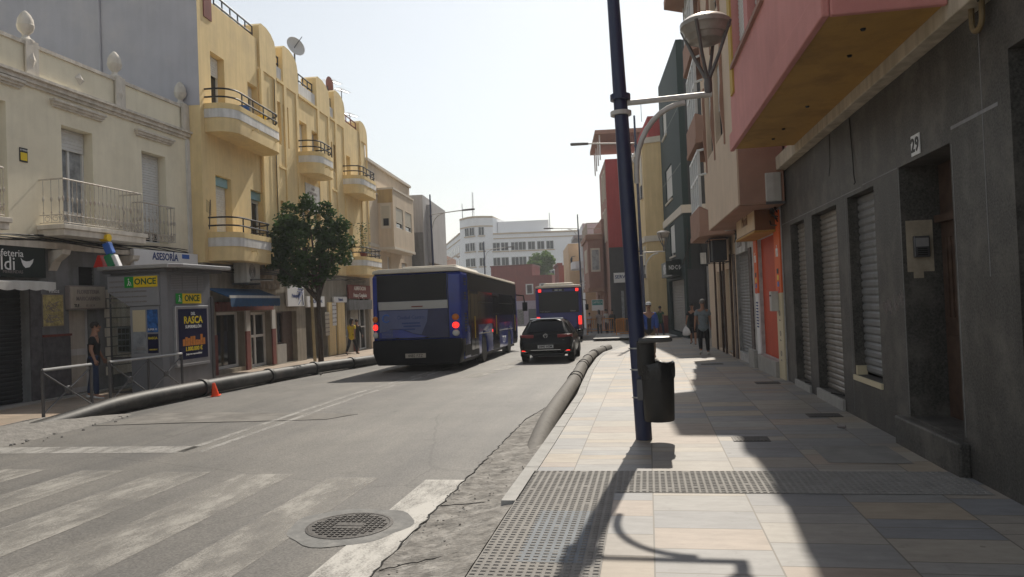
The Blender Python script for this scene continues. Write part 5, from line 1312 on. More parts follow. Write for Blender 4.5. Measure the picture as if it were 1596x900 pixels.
# ------------------------------------------------------------------ house with zigzag balconies
P1 = H2.W(L2, 0)
Z = Fac('apartment_building', 'tall tan building with zigzag projecting balconies and white window frames', 'building', (P1[0], P1[1]+.01), -1.2, 'R')
LZ = 7.5
Z.wall('wall', 'tanR_plaster', 0, LZ, -1, 11.2, 8, [(1, 2.4, 0, 2.6, .2), (3.2, 4.8, 0, 2.6, .2)])
Z.shutter(1, 2.4, 0, 2.6, -.18, 'blind_beige'); Z.shutter(3.2, 4.8, 0, 2.6, -.18, 'shutter_dark')
for zf in (3.55, 6.25, 8.95):
    plan = [(-.9, .0), (.35, 0.93), (3.1, 0.97), (3.9, .0)]
    mb = MB(); mb.prism(plan, zf-.02, zf+.12, lambda p, t: (p[0], p[1]+.001, t)); sl_ = mb.build('balcony_slab', 'tanR_brown', Z.root)
    mb = MB()
    def slab3(vs, th):
        a, b_, c = Vector(vs[0]), Vector(vs[1]), Vector(vs[2]); n = (b_-a).cross(c-a).normalized()*th; k = len(vs); V_ = [Vector(v) for v in vs]
        mb.add(V_+[v+n for v in V_], [tuple(range(k)), tuple(range(2*k-1, k-1, -1))]+[(q, (q+1) % k, k+(q+1) % k, k+q) for q in range(k)])
    slab3([(-.9, .02, zf+.12), (.35, 0.91, zf+.12), (.35, 0.91, zf+.85), (-.2, .52, zf+.55)], .06)
    slab3([(.36, 0.91, zf+.12), (3.1, 0.95, zf+.12), (3.1, 0.95, zf+.85), (.36, 0.91, zf+.85)], .06)
    slab3([(3.1, 0.95, zf+.12), (3.9, .02, zf+.12), (3.9, .02, zf+.85), (3.1, 0.95, zf+.85)], .06)
    mb.build('balcony_parapet', 'tanR_brown', sl_)
    mb = MB()
    for k in range(5): x = .40+k*.66; mb.box(x-.045, x+.045, 0.82, 0.90, zf+.85, zf+2.5)
    for z in (.88, 1.75, 2.46): mb.box(.36, 3.08, 0.825, 0.895, zf+z-.04, zf+z+.04)
    for z in (1.75, 2.46): mb.tube([(.38, 0.86, zf+z), (-.25, .40, zf+z)], .035, 5)
    mb.tube([(-.25, .40, zf+.6), (-.25, .40, zf+2.48)], .035, 5)
    wf = mb.build('glazing', 'window_white', sl_)
    mb = MB(); mb.box(.40, 3.04, 0.84, 0.86, zf+.9, zf+2.42); mb.build('pane', 'glass_curtain', wf, fix=False)
    mb = MB()
    for k in range(3):
        u = -1.05-k*.36; z = zf+.75
        mb.prism([(.0, z), (.75-.06*k, z+.25), (.0, z+1.25)], u, u+.07, lambda p, t: (t, p[0]+.001, p[1]))
    mb.each('triangular_fin', 'tanR_brown', sl_)
mb = MB(); mb.prism([(-.8, 0), (-.65, 1.38), (3, 1.5), (4, 0)], 11.2, 11.45, lambda p, t: (p[0], p[1], t)); mb.build('eave', 'tanR_brown', Z.root)

# ------------------------------------------------------------------ green tiled building
gx, gy = 1.86, 37.0
Gn = Fac('apartment_building', 'dark green tiled corner building with a white stone band and a shuttered shop', 'building', (gx, gy), -5, 'R')
gz0 = Gn.zb
gw = [(Gn.U(1046, 250), Gn.U(1036, 250), 7.0-gz0, 8.9-gz0, .15), (Gn.U(1051, 350), Gn.U(1043.5, 350), 3.9-gz0, 5.6-gz0, .15), (Gn.U(1036, 140), Gn.U(1030, 140), 10.8-gz0, 12.4-gz0, .15), (Gn.U(1068, 490), Gn.U(1045, 490), .15, 2.95, .2)]
Gn.wall('street_wall', 'tile_green', 0, 8.3, -1, 14.3-gz0, .3, gw)
for o in gw[:3]:
    Gn.window(o, blind=.9, mull=1)
    mb = MB(); Gn.box(mb, o[0]-.1, o[1]+.1, o[2]-.1, o[2]-.004, 0, .08); mb.build('window_sill', 'pale_trim', Gn.root)
Gn.shutter(*gw[3][:4], -.19, 'shutter_metal')
mb = MB(); Gn.box(mb, 0, 8.3, -.9, 14.28-gz0, -8, -.302); mb.build('body', 'tile_dark', Gn.root)
mb = MB(); Gn.box(mb, -.05, 8.35, 5.75-gz0, 6.15-gz0, .0, .07); mb.box(-.06, -.001, -8, .05, 5.75-gz0, 6.15-gz0); mb.each('stone_band', 'pale_trim', Gn.root)
mb = MB()
for z in (8.2, 11.0): Gn.box(mb, -.004, 8.3, z-gz0, z-gz0+.03, .0, .004)
mb.each('tile_joint', 'granite_joint', Gn.root)
# near side wall: dark doors and lamp
mb = MB(); mb.box(-.04, -.001, -.9, -.1, 0, 3.4); mb.box(-.05, -.001, -3.2, -1.2, 0, 3.3); mb.each('side_door', 'dark_shop', Gn.root)
mb = MB(); mb.box(-.05, -.001, -1.1, -1.0, 0, 3.5); mb.build('door_post', 'granite_joint', Gn.root)
q = Gn.sub('wall_lamp', 'small white meter box with cables on the dark side wall', 'meter box', -.1, 3.9, -.85)
mb = MB(); mb.box(-.1, .0, -.14, .14, -.3, .25); mb.build('box', 'ac_white', q.root, bevel=.02)
mb = MB(); mb.tube([(-.02, 0, .25), (-.05, .1, .8), (-.02, .5, 1.0), (-.02, .8, .2), (-.02, 1.0, -.3)], .04, 5); mb.tube([(-.02, .7, 1.5), (-.02, .72, -.4)], .04, 5); mb.build('cable', 'cable', q.root)
q = Gn.sub('shop_sign', 'small black shop sign with white letters on the corner of the green building', 'sign', (gw[3][0]+gw[3][1])/2, 3.55, .02)
mb = MB(); q.box(mb, -2.4, 2.5, -.42, .42, 0, .45); mb.build('box', 'sign_black', q.root); mb = MB(); mb.box(-2.44, -2.401, .05, .75, -.36, .36); mb.build('face', 'sign_black', q.root)
q.text('ND·C·5·9', 0, 0, .455, .75, 'text_white', bold=True)
text_mesh('lettering', 'ND·C·5·9', .30, 'text_white', q.root, frame((0, -1, 0), (0, 0, 1), (-1, 0, 0), (-2.445, .25, 0)), bold=True, sx=.6)
# ------------------------------------------------------------------ yellow house on the right
yc = at(1004, 440, 46); 
Yr = Fac('apartment_house', 'yellow house with angled bay windows between the green tiled building and the red one', 'building', (.05, 46.2), -6, 'R')
yz = Yr.zb
mb = MB(); mb.prism([(0, 0), (9, 0), (9, -7), (-.6, -7), (-.6, -1.3)], -1, 11.4-yz, lambda p, t: (p[0], p[1], t)); mb.build('wall', 'rt_yellow', Yr.root)
mb = MB()
for z in (11.15, 5.1): mb.prism([(-.1, .12), (9, .12), (9, 0), (.02, -.02), (-.6, -1.4), (-.75, -1.4)], z-yz, z+.35-yz, lambda p, t: (p[0], p[1], t))
mb.each('stone_band', 'pale_trim', Yr.root)
mb = MB(); mb.prism([(-.02, .02), (9, .02), (9, 0), (.0, 0), (-.62, -1.3), (-.64, -1.28)], -1, 1.1, lambda p, t: (p[0], p[1], t)); mb.box(-.64, -.601, -6, -1.35, -1, 1.1); mb.build('plinth', 'rust_red', Yr.root)
def ywin(z, h):
    for u in (.6, 2.6):
        mb = MB(); Yr.box(mb, u, u+1.0, z-yz, z+h-yz, 0, .05); w_ = mb.build('window', 'pale_trim', Yr.root)
        mb = MB(); Yr.box(mb, u+.12, u+.88, z+.1-yz, z+h-.1-yz, .05, .06); mb.build('pane', 'blind_beige', w_)
        mb = MB(); Yr.box(mb, u+.1, u+.9, z-yz, z+.8-yz, .06, .12); mb.build('window_grille', 'rail_black', w_)
    mb = MB(); mb.box(-.66, -.602, -3.4, -1.8, z-yz, z+h-yz); w_ = mb.build('window', 'pale_trim', Yr.root)
    mb = MB(); mb.box(-.69, -.661, -3.25, -1.95, z+.1-yz, z+h-.1-yz); mb.build('pane', 'blind_beige', w_)
    mb = MB()
    for k in range(9): mb.box(-.74, -.70, -3.25+k*.16, -3.22+k*.16, z-yz, z+.9-yz)
    mb.build('window_grille', 'rail_black', w_)
ywin(7.9, 2.7); ywin(2.9, 2.0)
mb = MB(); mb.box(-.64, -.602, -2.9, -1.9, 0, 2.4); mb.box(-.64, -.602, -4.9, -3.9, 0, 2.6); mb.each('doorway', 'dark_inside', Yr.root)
mb = MB(); mb.box(1, 8, -6, -.5, 11.4-yz, 13.1-yz); mb.build('roof_room', 'rt_red', Yr.root)
antenna(Yr, 1000, 190, 152, 'television aerial on the red roof room behind the blue lamp post', -2, 6)

# ------------------------------------------------------------------ red building and those beyond
Rb = Fac('apartment_building', 'tall red walled building with a roof terrace canopy and a dark ground floor', 'building', (-2.8, 57.0), -7, 'R')
rz0 = Rb.zb
Rb.wall('front', 'rt_brown', 0, 7.5, -1, 12.4-rz0, .3, [(1.2, 2.2, 9.6-rz0, 11.6-rz0, .15), (3.2, 4.2, 9.6-rz0, 11.6-rz0, .15), (1.2, 2.2, 6.3-rz0, 8.6-rz0, .15), (3.2, 4.2, 6.3-rz0, 8.6-rz0, .15)])
for (a, z) in ((1.2, 9.6), (3.2, 9.6), (1.2, 6.3), (3.2, 6.3)):
    h = 2.0 if z > 9 else 2.3
    Rb.window((a, a+1, z-rz0, z+h-rz0, .15), fm='pale_trim', fw_=.14, pm='blind_beige', mull=1)
    mb = MB(); Rb.box(mb, a-.15, a, z-.1-rz0, z+h+.15-rz0, 0, .06); Rb.box(mb, a+1, a+1.15, z-.1-rz0, z+h+.15-rz0, 0, .06); Rb.box(mb, a, a+1, z+h-rz0, z+h+.15-rz0, 0, .06); mb.each('window_surround', 'pale_trim', Rb.root)
mb = MB(); mb.box(-.012, 0, -9, -.001, 5.6-rz0, 12.4-rz0); mb.build('end_wall', 'rt_red', Rb.root)
mb = MB(); mb.box(-.02, 0, -9, -.02, 3.4-rz0, 5.598-rz0); mb.build('end_wall_lower', 'dark_shop', Rb.root)
mb = MB(); mb.box(0, 7.5, -9, -.302, -1, 12.38-rz0); mb.build('body', 'rt_red', Rb.root)
mb = MB(); mb.box(-.05, 0, -9, 0, -1, 3.4-rz0); sf = mb.build('shopfront', 'dark_shop', Rb.root)
for k in range(3):
    mb = MB(); mb.box(-.09, -.051, -1.0-k*1.5, .3-1.0-k*1.5+.8-.9, .4, 3.0); mb.build('shop_window', 'glass_curtain', sf)
mb = MB(); mb.box(-.4, 8, -6.5, .7, 14.3-rz0, 14.6-rz0); cn = mb.build('terrace_canopy', 'tanR_brown', Rb.root)
mb = MB()
for u, d in ((.0, .3), (2.5, .3), (5, .3), (7.3, .3), (0, -3), (0, -6)): mb.box(u, u+.1, d, d+.1, 12.38-rz0, 14.3-rz0)
mb.each('canopy_post', 'window_white', cn)
q = shop_sign(959, 974, 432, 446, 'white sign with blue letters on the dark ground floor of the red building', '', size=.3, f=Rb)
D.objects.remove(q.root.children[0]); D.objects.remove(q.root)
sg = thing('shop_sign', 'white sign with blue letters on the dark ground floor of the red building', 'sign', (-1.75, 56.8, 3.25))
mb = MB(); mb.box(-.75, 1.2, 0, .12, -.38, .38); mb.build('board', 'sign_white', sg)
text_mesh('lettering', 'SERVICAS', .36, 'text_blue', sg, frame((1, 0, 0), (0, 0, 1), (0, -1, 0), (.1, -.004, .05)), bold=True)
# brown bay house
Bb = Fac('terraced_house', 'brown house with a boxed bay and a railed balcony beyond the red end wall', 'building', (-3.5, 60.5), -8, 'R')
bz0 = Bb.zb
Bb.wall('wall', 'rt_brown', 0, 9, -1, 8.2-bz0, 6, [(2, 3, .2, 2.9, .2), (5, 6.5, .2, 2.9, .2)])
mb = MB(); Bb.box(mb, -.6, 6.5, 2.6-bz0, 6.5-bz0, .001, 1.2); by = mb.build('bay', 'rt_brown', Bb.root)
mb = MB(); Bb.box(mb, -.7, 6.6, 2.3-bz0, 2.6-bz0, 0, 1.3); Bb.box(mb, -.7, 6.6, 6.5-bz0, 6.9-bz0, 0, 1.35); mb.each('bay_moulding', 'tanR_brown', by)
for (u, z) in ((.8, 3.9), (2.4, 3.9)):
    mb = MB(); Bb.box(mb, u, u+1.1, z-bz0, z+1.9-bz0, 1.2, 1.25); w_ = mb.build('window', 'pale_trim', by); mb = MB(); Bb.box(mb, u+.15, u+.95, z+.15-bz0, z+1.75-bz0, 1.25, 1.26); mb.build('pane', 'blind_beige', w_)
mb = MB(); mb.box(-.65, -.601, .25, 1.0, 3.9-bz0, 5.8-bz0); w_ = mb.build('window', 'pale_trim', by); mb = MB(); mb.box(-.67, -.651, .35, .9, 4.05-bz0, 5.65-bz0); mb.build('pane', 'glass_curtain', w_)
mb = MB()
for h in (6.95, 7.4, 7.85): mb.tube([(-.5, .1, h-bz0), (-.5, 1.2, h-bz0), (6.4, 1.2, h-bz0)], .03, 5)
for k in range(24): mb.tube([(-.5+k*.3, 1.2, 6.9-bz0), (-.5+k*.3, 1.2, 7.85-bz0)], .02, 4)
mb.build('balcony_railing', 'rail_white', Bb.root)
# white and peach houses
Wh = Fac('terraced_house', 'white house with a rounded balcony and grey trim beyond the brown bay', 'building', (-5.9, 71), -8, 'R')
wz = Wh.zb
Wh.wall('wall', 'rt_white', 0, 8, -1, 9.0-wz, 6, [(1.5, 2.3, 2.4-wz, 4.6-wz, .15), (3.4, 4.2, 2.4-wz, 4.6-wz, .15), (1.2, 2.2, 5.4-wz, 7.2-wz, .15), (3.4, 4.4, 5.4-wz, 7.2-wz, .15)])
for o in [(1.5, 2.3, 2.4-wz, 4.6-wz, .15), (3.4, 4.2, 2.4-wz, 4.6-wz, .15), (1.2, 2.2, 5.4-wz, 7.2-wz, .15), (3.4, 4.4, 5.4-wz, 7.2-wz, .15)]: Wh.window(o, mull=2)
mb = MB(); mb.prism([(.2, 0), (.4, .8), (1, 1.1), (4.5, 1.1), (5.2, .8), (5.4, 0)], 4.7-wz, 5.4-wz, lambda p, t: (p[0], p[1]+.001, t)); mb.build('balcony', 'rt_white', Wh.root)
mb = MB(); mb.prism([(-.1, 0), (.0, .9), (5.8, .9), (6, 0)], 7.6-wz, 7.9-wz, lambda p, t: (p[0], p[1]+.001, t)); mb.build('canopy', 'slab_grey', Wh.root)
mb = MB(); mb.tube([(.4, .8, 5.9-wz), (1, 1.1, 5.9-wz), (4.5, 1.1, 5.9-wz), (5.2, .8, 5.9-wz)], .03, 5)
for k in range(10): mb.tube([(.8+k*.45, 1.08, 5.4-wz), (.8+k*.45, 1.08, 5.9-wz)], .02, 4)
mb.build('balcony_railing', 'rail_black', Wh.root)
mb = MB(); mb.box(-.02, 0, -5.9, 0, -.9, 7.6-wz); mb.build('end_wall', 'rt_peach', Wh.root)
Pe = Fac('terraced_house', 'peach house with small brown windows, farthest but one on the right', 'building', (-8.3, 80), -9, 'R')
pz = Pe.zb
Pe.wall('wall', 'rt_peach', 0, 12, -1, 7.8-pz, 6, [(2, 3, 3.6-pz, 5.3-pz, .15), (5.5, 6.5, 3.4-pz, 5.1-pz, .15)])
for o in [(2, 3, 3.6-pz, 5.3-pz, .15), (5.5, 6.5, 3.4-pz, 5.1-pz, .15)]: Pe.window(o, fm='rt_brown', mull=1)
mb = MB(); Pe.box(mb, 1, 9, -.5, 2.4-pz, .001, .5); mb.build('shopfront', 'tanR_plaster', Pe.root)
Rf = Fac('terraced_house', 'small dark red house at the bend, last on the right', 'building', (-11.2, 95), -10, 'R')
Rf.wall('wall', 'far_red', 0, 10, -1, 6.2-Rf.zb, 6, [(2, 3, 3.6-Rf.zb, 5-Rf.zb, .15)]); Rf.window((2, 3, 3.6-Rf.zb, 5-Rf.zb, .15), mull=1)
mb = MB(); Rf.box(mb, -.2, 10.2, 6.2-Rf.zb, 6.5-Rf.zb, -.5, .2); mb.build('cornice', 'rust_red', Rf.root)
sgn = thing('pharmacy_sign', 'small green and white projecting sign beside the rear of the far bus', 'sign', (-3.9, 60.0, 1.2))
mb = MB(); mb.box(-.6, .35, -.08, .08, -.45, .45); mb.build('box', 'sign_white', sgn); mb = MB(); mb.box(-.55, .3, -.09, -.081, .0, .4); mb.build('panel', mat('teal', (.03, .25, .22), .5), sgn)
text_mesh('lettering', 'OPTICA', .22, 'text_white', sgn, frame((1, 0, 0), (0, 0, 1), (0, -1, 0), (-.12, -.095, .2)))
# ================================================================== STREET FURNITURE
def led_head(parent, x, y, z, dx):
    mb = MB()
    s_ = 1 if dx > 0 else -1
    mb.prism([(0, -.05), (.18*s_, -.09), (.75*s_, -.12), (.85*s_, -.08), (.85*s_, .08), (.75*s_, .12), (.18*s_, .09), (0, .05)], -.05, .05, lambda p, t: (x+p[0], y+p[1], z+t+abs(p[0])*.03))
    return mb.build('lamp_head', 'lamp_grey', parent, bevel=.01)
def bracket_lamp(parent, x, y, z, r=1.0):
    ln = None
    mb = MB(); mb.lathe([(.045, 0), (.05, .12), (.04, .2), (.03, .22)], (x, y, z), 10); st = mb.build('lamp_stem', 'lamp_grey', parent, smooth=40)
    mb = MB(); mb.lathe([(.002, .60), (.13, .605), (.21, .64), (.235, .70), (.255, .71), (.275, .77), (.29, .80), (.305, .81), (.305, .86), (.28, .87), (.002, .87)], (x, y, z), 22); bw = mb.build('lamp_bowl', 'lamp_bowl', parent, smooth=40)
    mb = MB(); mb.lathe([(.29, .868), (.25, .91), (.14, .945), (.002, .955)], (x, y, z), 22); mb.build('lamp_cap', 'lamp_top', parent, smooth=60)
    mb = MB()
    for k in range(4):
        a = math.pi/4+k*math.pi/2+.35; c, s_ = math.cos(a), math.sin(a)
        mb.tube([(x+.02*c, y+.02*s_, z+.18), (x+.155*c, y+.155*s_, z+.46), (x+.305*c, y+.305*s_, z+.83)], [.026, .022, .024], 6)
    mb.build('lamp_strut', 'lamp_grey', parent)
def street_pole(loc, lab, top, led, lamp, lean=(0, 0), rad=.095):
    t = thing('street_lamp', lab, 'street lamp', loc)
    lx, ly = lean
    P = lambda z: (lx*z, ly*z, z)
    mb = MB(); mb.lathe([(rad+.03, 0), (rad+.03, .012), (rad+.004, .02)], n=18) if False else None
    mb.tube([P(-.05), P(3.0), P(6), P(top)], [rad, rad*.93, rad*.72, rad*.5], 20); mb.build('pole', 'pole_blue', t, smooth=40)
    if lamp:
        z = 4.15; x0 = lx*z; s_ = lamp
        mb = MB()
        for zz, m_ in ((z+.10, 0), (z-.14, 1)): pass
        mb.lathe([(rad*.9, -.02), (rad*.9+.035, -.02), (rad*.9+.035, .05), (rad*.9, .05)], (x0, ly*z, z+.06), 18); mb.build('collar', 'pole_blue', t)
        mb = MB(); mb.lathe([(rad*.9, -.02), (rad*.9+.04, -.02), (rad*.9+.04, .03), (rad*.9, .03)], (x0, ly*z, z-.13), 18); mb.build('ring', 'arm_white', t)
        mb = MB(); L_ = 1.10*s_
        mb.tube([(x0+.08*s_, 0, z), (x0+L_, 0, z+.02)], .035, 10); mb.build('arm', 'arm_white', t, smooth=40)
        mb = MB(); pts = [(x0+.16*s_, 0, z-1.0)]+[(x0+(.16+.62*(1-math.cos(a)))*s_, 0, z-.86+.80*math.sin(a)) for a in [k*math.pi/2/9 for k in range(10)]]
        pts[-1] = (pts[-1][0], 0, z-.055); mb.tube(pts, .034, 10); mb.build('brace', 'arm_white', t, smooth=40)
        bracket_lamp(t, x0+L_-.04*s_, 0, z+.03)
    if led:
        z = led; x0 = lx*z; s_ = -1 if led > 0 else 1
        d = -2.2 if lamp >= 0 else 2.2
        s_ = 1 if d > 0 else -1
        mb = MB(); mb.tube([(x0+.05*s_, 0, z-.15), (x0+d, 0, z)], .035, 8); mb.build('arm', 'arm_white', t, smooth=40)
        mb = MB(); pts = [(x0+(.1+.8*(1-math.cos(a)))*s_, 0, z-1.1+.95*math.sin(a)) for a in [k*math.pi/2/7 for k in range(8)]]; mb.tube(pts, .03, 8); mb.build('brace', 'arm_white', t, smooth=40)
        led_head(t, x0+d, 0, z, s_)
        mb = MB(); mb.lathe([(rad*.75, 0), (rad*.75+.02, .0), (rad*.75+.02, .06), (rad*.75, .06)], (x0, 0, z-.3), 12); mb.build('collar', 'pole_blue', t)
    return t
pole = street_pole((-.12, 9.22, .0), 'nearest blue street lamp post with a bowl lamp and a bin strapped to it', 10.2, 9.0, 1, (-.027, .0), .1)
mb = MB()
for z in (.52, .86, 1.12): mb.lathe([(.105, -.008), (.112, -.008), (.112, .008), (.105, .008)], (-.027*z, 0, z), 18)
mb.each('strap', 'steel_rail', pole)
street_pole((-.2, 35, slope(35)), 'second blue street lamp post, with a grey bowl lamp over the shaded pavement', 10.6, 9.45, 1, (-.007, 0), .09)
street_pole((-5.7, 65, slope(65)), 'dark street lamp post beyond the far bus with a lamp bracket over the pavement', 10.1, 9.0, 1, (-.01, 0), .1)
pl = street_pole((-14.1, 48, slope(48)), 'dark street lamp post rising behind the rear bus with a long arm over the road', 9.8, 8.6, -1, (-.01, 0), .1)
for ch in list(pl.children):
    if ch.name.split('.')[0] in ('lamp_stem', 'lamp_bowl', 'lamp_cap', 'lamp_strut', 'ring'): D.objects.remove(ch)
tw = thing('street_lamp', 'thin pale curved mast beside the dark post behind the rear bus', 'street lamp', (-16.5, 60, slope(60)))
mb = MB(); mb.tube([(0, 0, 0), (-.15, 0, 8.6), (-.1, 0, 9.4)], [.09, .06, .05], 8); mb.build('pole', 'arm_white', tw)
mb = MB(); mb.tube([(-.12, 0, 6.2), (.9, 0, 6.6)], .04, 6); mb.lathe([(.05, .0), (.2, .12), (.16, .2), (.002, .22)], (1.0, 0, 6.4), 10); mb.build('lamp_bracket', 'arm_white', tw)
td = street_pole((-15.9, 72, slope(72)), 'short dark lamp post farthest down the left side with an arm over the road', 8.9, 8.2, -1, (0, 0), .09)
for ch in list(td.children):
    if ch.name.split('.')[0] in ('lamp_stem', 'lamp_bowl', 'lamp_cap', 'lamp_strut', 'ring'): D.objects.remove(ch)
tf = street_pole((-15.5, 118, slope(118)), 'pale curved lamp arm in front of the far tree', 7.5, 7.0, 0, (0, 0), .09)

# litter bin
bn = thing('litter_bin', 'black plastic litter bin with a bag over its rim, strapped to the lamp post', 'litter bin', (.075, 9.08, .25))
mb = MB(); mb.lathe([(.172, .0), (.18, .01), (.19, .35), (.197, .68), (.195, .685), (.18, .68), (.165, .03), (.002, .03)], n=26); mb.build('body', 'bin_black', bn, smooth=40)
rr = random.Random(2); mb = MB(); n = 40
prof = [(.194, .50), (.199, .53), (.201, .60), (.203, .68), (.195, .70), (.178, .69), (.165, .6)]
vs = []; fs = []
for i, (r, z) in enumerate(prof):
    for k in range(n):
        a = 2*math.pi*k/n; q_ = .006*math.sin(a*9+i*.8)+.005*math.sin(a*23+i); zz = z+(.012*math.sin(a*5) if i == 0 else .014*math.sin(a*4+1)*(1 if i > 2 else .3))
        vs.append(((r+q_)*math.cos(a), (r+q_)*math.sin(a), zz))
for i in range(len(prof)-1):
    for k in range(n): a = i*n+k; b_ = i*n+(k+1) % n; fs.append((a, b_, b_+n, a+n))
mb.add(vs, fs); mb.build('bin_bag', 'bag_black', bn, fix=False, smooth=50)
mb = MB(); mb.prism([(-.21, -.035), (-.21, .03), (-.10, .05), (.17, .05), (.19, .01), (.185, -.02), (-.02, -.03)], -.17, .19, lambda p, t: (p[0]*1.0, t, .97+p[1]*.9)); mb.build('lid', 'bin_lid', bn, bevel=.02, smooth=40)
mb = MB(); mb.lathe([(.10, .55), (.105, .6), (.105, .95), (.09, .96)], (-.13, .0, 0), 14); mb.build('lid_post', 'bin_black', bn, smooth=40)
mb = MB(); mb.box(-.25, -.15, -.04, .04, .25, .5); mb.each('bracket', 'steel_dark', bn)

# ------------------------------------------------------------------ pipes
def pipe(name, lab, pts, r, m, rings, mring, k_=1.0):
    t = thing(name, lab, 'pipe', pts[0])
    o = Vector(pts[0]); P = [Vector(p)-o for p in pts]
    # smooth curve
    Q = []
    for i in range(len(P)-1):
        p0 = P[max(0, i-1)]; p1 = P[i]; p2 = P[i+1]; p3 = P[min(len(P)-1, i+2)]
        for k in range(6):
            s_ = k/6; Q.append(.5*((2*p1)+(p2-p0)*s_+(2*p0-5*p1+4*p2-p3)*s_*s_+(3*p1-p0-3*p2+p3)*s_**3))
    Q.append(P[-1])
    mb = MB(); mb.tube(Q, r, 22); mb.build('pipe', m, t, smooth=50)
    for f_ in rings:
        x = f_*(len(Q)-1); i = min(int(x), len(Q)-2); p = Q[i].lerp(Q[i+1], x-i); d = (Q[i+1]-Q[i]).normalized()
        mb = MB(); mb.tube([p-d*.10*k_, p-d*.09*k_, p+d*.03*k_, p+d*.04*k_], [r+.004, r+.012+.018*k_, r+.012+.018*k_, r+.004], 22); mb.build('coupling', mring, t, smooth=30)
    return t
zl = lambda y: slope(y)-.12
pipe('drain_pipe', 'long thick black drain pipe lying along the left kerb, its near end buried in sand', [(-10.35, 10.3, zl(10)-.06), (-10.25, 11.5, zl(11)+.06), (-10.2, 13, zl(13)+.18), (-10.08, 15.7, zl(15.7)+.20), (-10.12, 19, zl(19)+.20), (-10.05, 21.5, zl(21.5)+.20), (-9.75, 23.8, zl(23.8)+.19), (-9.75, 26, zl(26)+.18), (-10.2, 32, zl(32)+.17)], .168, 'pipe_black', (.36, .475, .60, .72), 'rubber')
pr = pipe('drain_pipe', 'dusty grey drain pipe with black couplings lying along the right kerb', [(-1.50, 8.6, zl(9)-.20), (-1.51, 9.6, zl(9)-.06), (-1.52, 10.8, zl(11)+.08), (-1.54, 12.5, zl(13)+.13), (-1.62, 16, zl(16)+.15), (-1.77, 19, zl(19)+.15), (-1.87, 22, zl(22)+.15), (-1.90, 24.5, zl(24.5)+.15), (-1.84, 27, zl(27)+.15), (-1.60, 29.3, zl(29.3)+.15)], .145, 'pipe_dusty', (.435, .455, .58, .605, .69, .80, .815, .93), 'rubber', .35)
cn = thing('traffic_cone', 'small orange traffic cone leaning against the black pipe', 'traffic cone', (-9.72, 15.25, zl(15)))
mb = MB(); mb.lathe([(.13, .02), (.05, .40), (.04, .42), (.002, .42)], n=16); c1 = mb.build('cone', 'cone_orange', cn, smooth=40)
mb = MB(); mb.box(-.16, .16, -.16, .16, 0, .025); mb.build('base', 'cone_orange', cn, bevel=.01)
cn.rotation_euler = (R(4), R(-6), R(20)); cn.scale = (.66, .66, .72)
mb = MB(); mb.tube([(0, 0, 0), (.05, .02, .02)], .03, 6); tag(mb.build('stone', 'rubble', loc=(-9.7, 20.6, zl(20.6)+.03)), 'small pale stone lying against the black pipe', 'stone')

# ------------------------------------------------------------------ barrier fences
def barrier(y0, y1, lab, n):
    x = -10.68; f = thing('pedestrian_barrier', lab, 'barrier', (x, y0, 0), 0, 'steel barriers by the kiosk')
    L_ = y1-y0; h = .86; z = lambda y: slope(y0+y)
    mb = MB(); mb.tube([(0, 0, h), (0, L_, h+z(L_))], .028, 8); mb.build('top_rail', 'steel_rail', f, smooth=40)
    for k in range(n+1):
        y = L_*k/n; mb = MB(); mb.box(-.02, .02, y-.02, y+.02, z(y)-.05, h+z(y)); mb.build('post', 'steel_dark', f)
    for k in range(n):
        a, b_ = L_*k/n, L_*(k+1)/n; c = (a+b_)/2
        mb = MB(); mb.tube([(0, a, .08+z(a)), (0, b_, h-.05+z(b_))], .014, 6); mb.tube([(.02, a, h-.05+z(a)), (.02, b_, .08+z(b_))], .014, 6); mb.build('cross_brace', 'steel_dark', f)
        mb = MB(); mb.lathe([(.06, -.02), (.075, 0), (.06, .03), (.002, .03)], (.0, c, h/2+.02), 12, 'x'); mb.build('boss', 'steel_dark', f)
barrier(11.45, 12.62, 'short steel barrier with one crossed panel in front of the cafe shutter', 1)
barrier(13.12, 15.45, 'longer steel barrier with two crossed panels in front of the lottery kiosk', 2)

def clear_glass():
    m = D.materials.new('clear_glass'); m.use_nodes = True; N = m.node_tree.nodes; L = m.node_tree.links
    t = N.new('ShaderNodeBsdfTransparent'); t.inputs['Color'].default_value = (.82, .85, .85, 1); g = N.new('ShaderNodeBsdfGlossy'); g.inputs['Roughness'].default_value = .03
    f = N.new('ShaderNodeFresnel'); f.inputs['IOR'].default_value = 1.45; mx = N.new('ShaderNodeMixShader')
    L.new(f.outputs[0], mx.inputs[0]); L.new(t.outputs[0], mx.inputs[1]); L.new(g.outputs[0], mx.inputs[2]); L.new(mx.outputs[0], N['Material Output'].inputs['Surface'])
    N.remove(N['Principled BSDF']); return m
# ------------------------------------------------------------------ lottery kiosk
KX0, KX1, KY0, KY1 = -12.25, -10.9, 15.22, 17.0
kz = slope(16.2)
K = thing('kiosk', 'grey metal lottery kiosk with a flat roof, green and yellow signs and a poster window', 'kiosk', (KX0, KY0, kz))
W_, D_ = KX1-KX0, KY1-KY0
H_ = 2.84-kz
mb = MB(); c = .10
GL = .44
mb.prism([(GL, 0), (W_-c, 0), (W_, c), (W_, D_), (GL, D_)], -.05, H_, lambda p, t: (p[0], p[1], t)); mb.build('body', 'kiosk_grey', K)
mb = MB(); mb.box(-.06, GL-.001, .03, D_, 2.42, H_-.001); mb.build('side_header', 'kiosk_grey', K)
mb = MB(); mb.prism([(-.22, -.22), (W_+.25, -.22), (W_+.42, .1), (W_+.42, D_+.3), (-.22, D_+.3)], H_, H_+.09, lambda p, t: (p[0], p[1], t)); mb.build('roof', 'alu', K, bevel=.015)
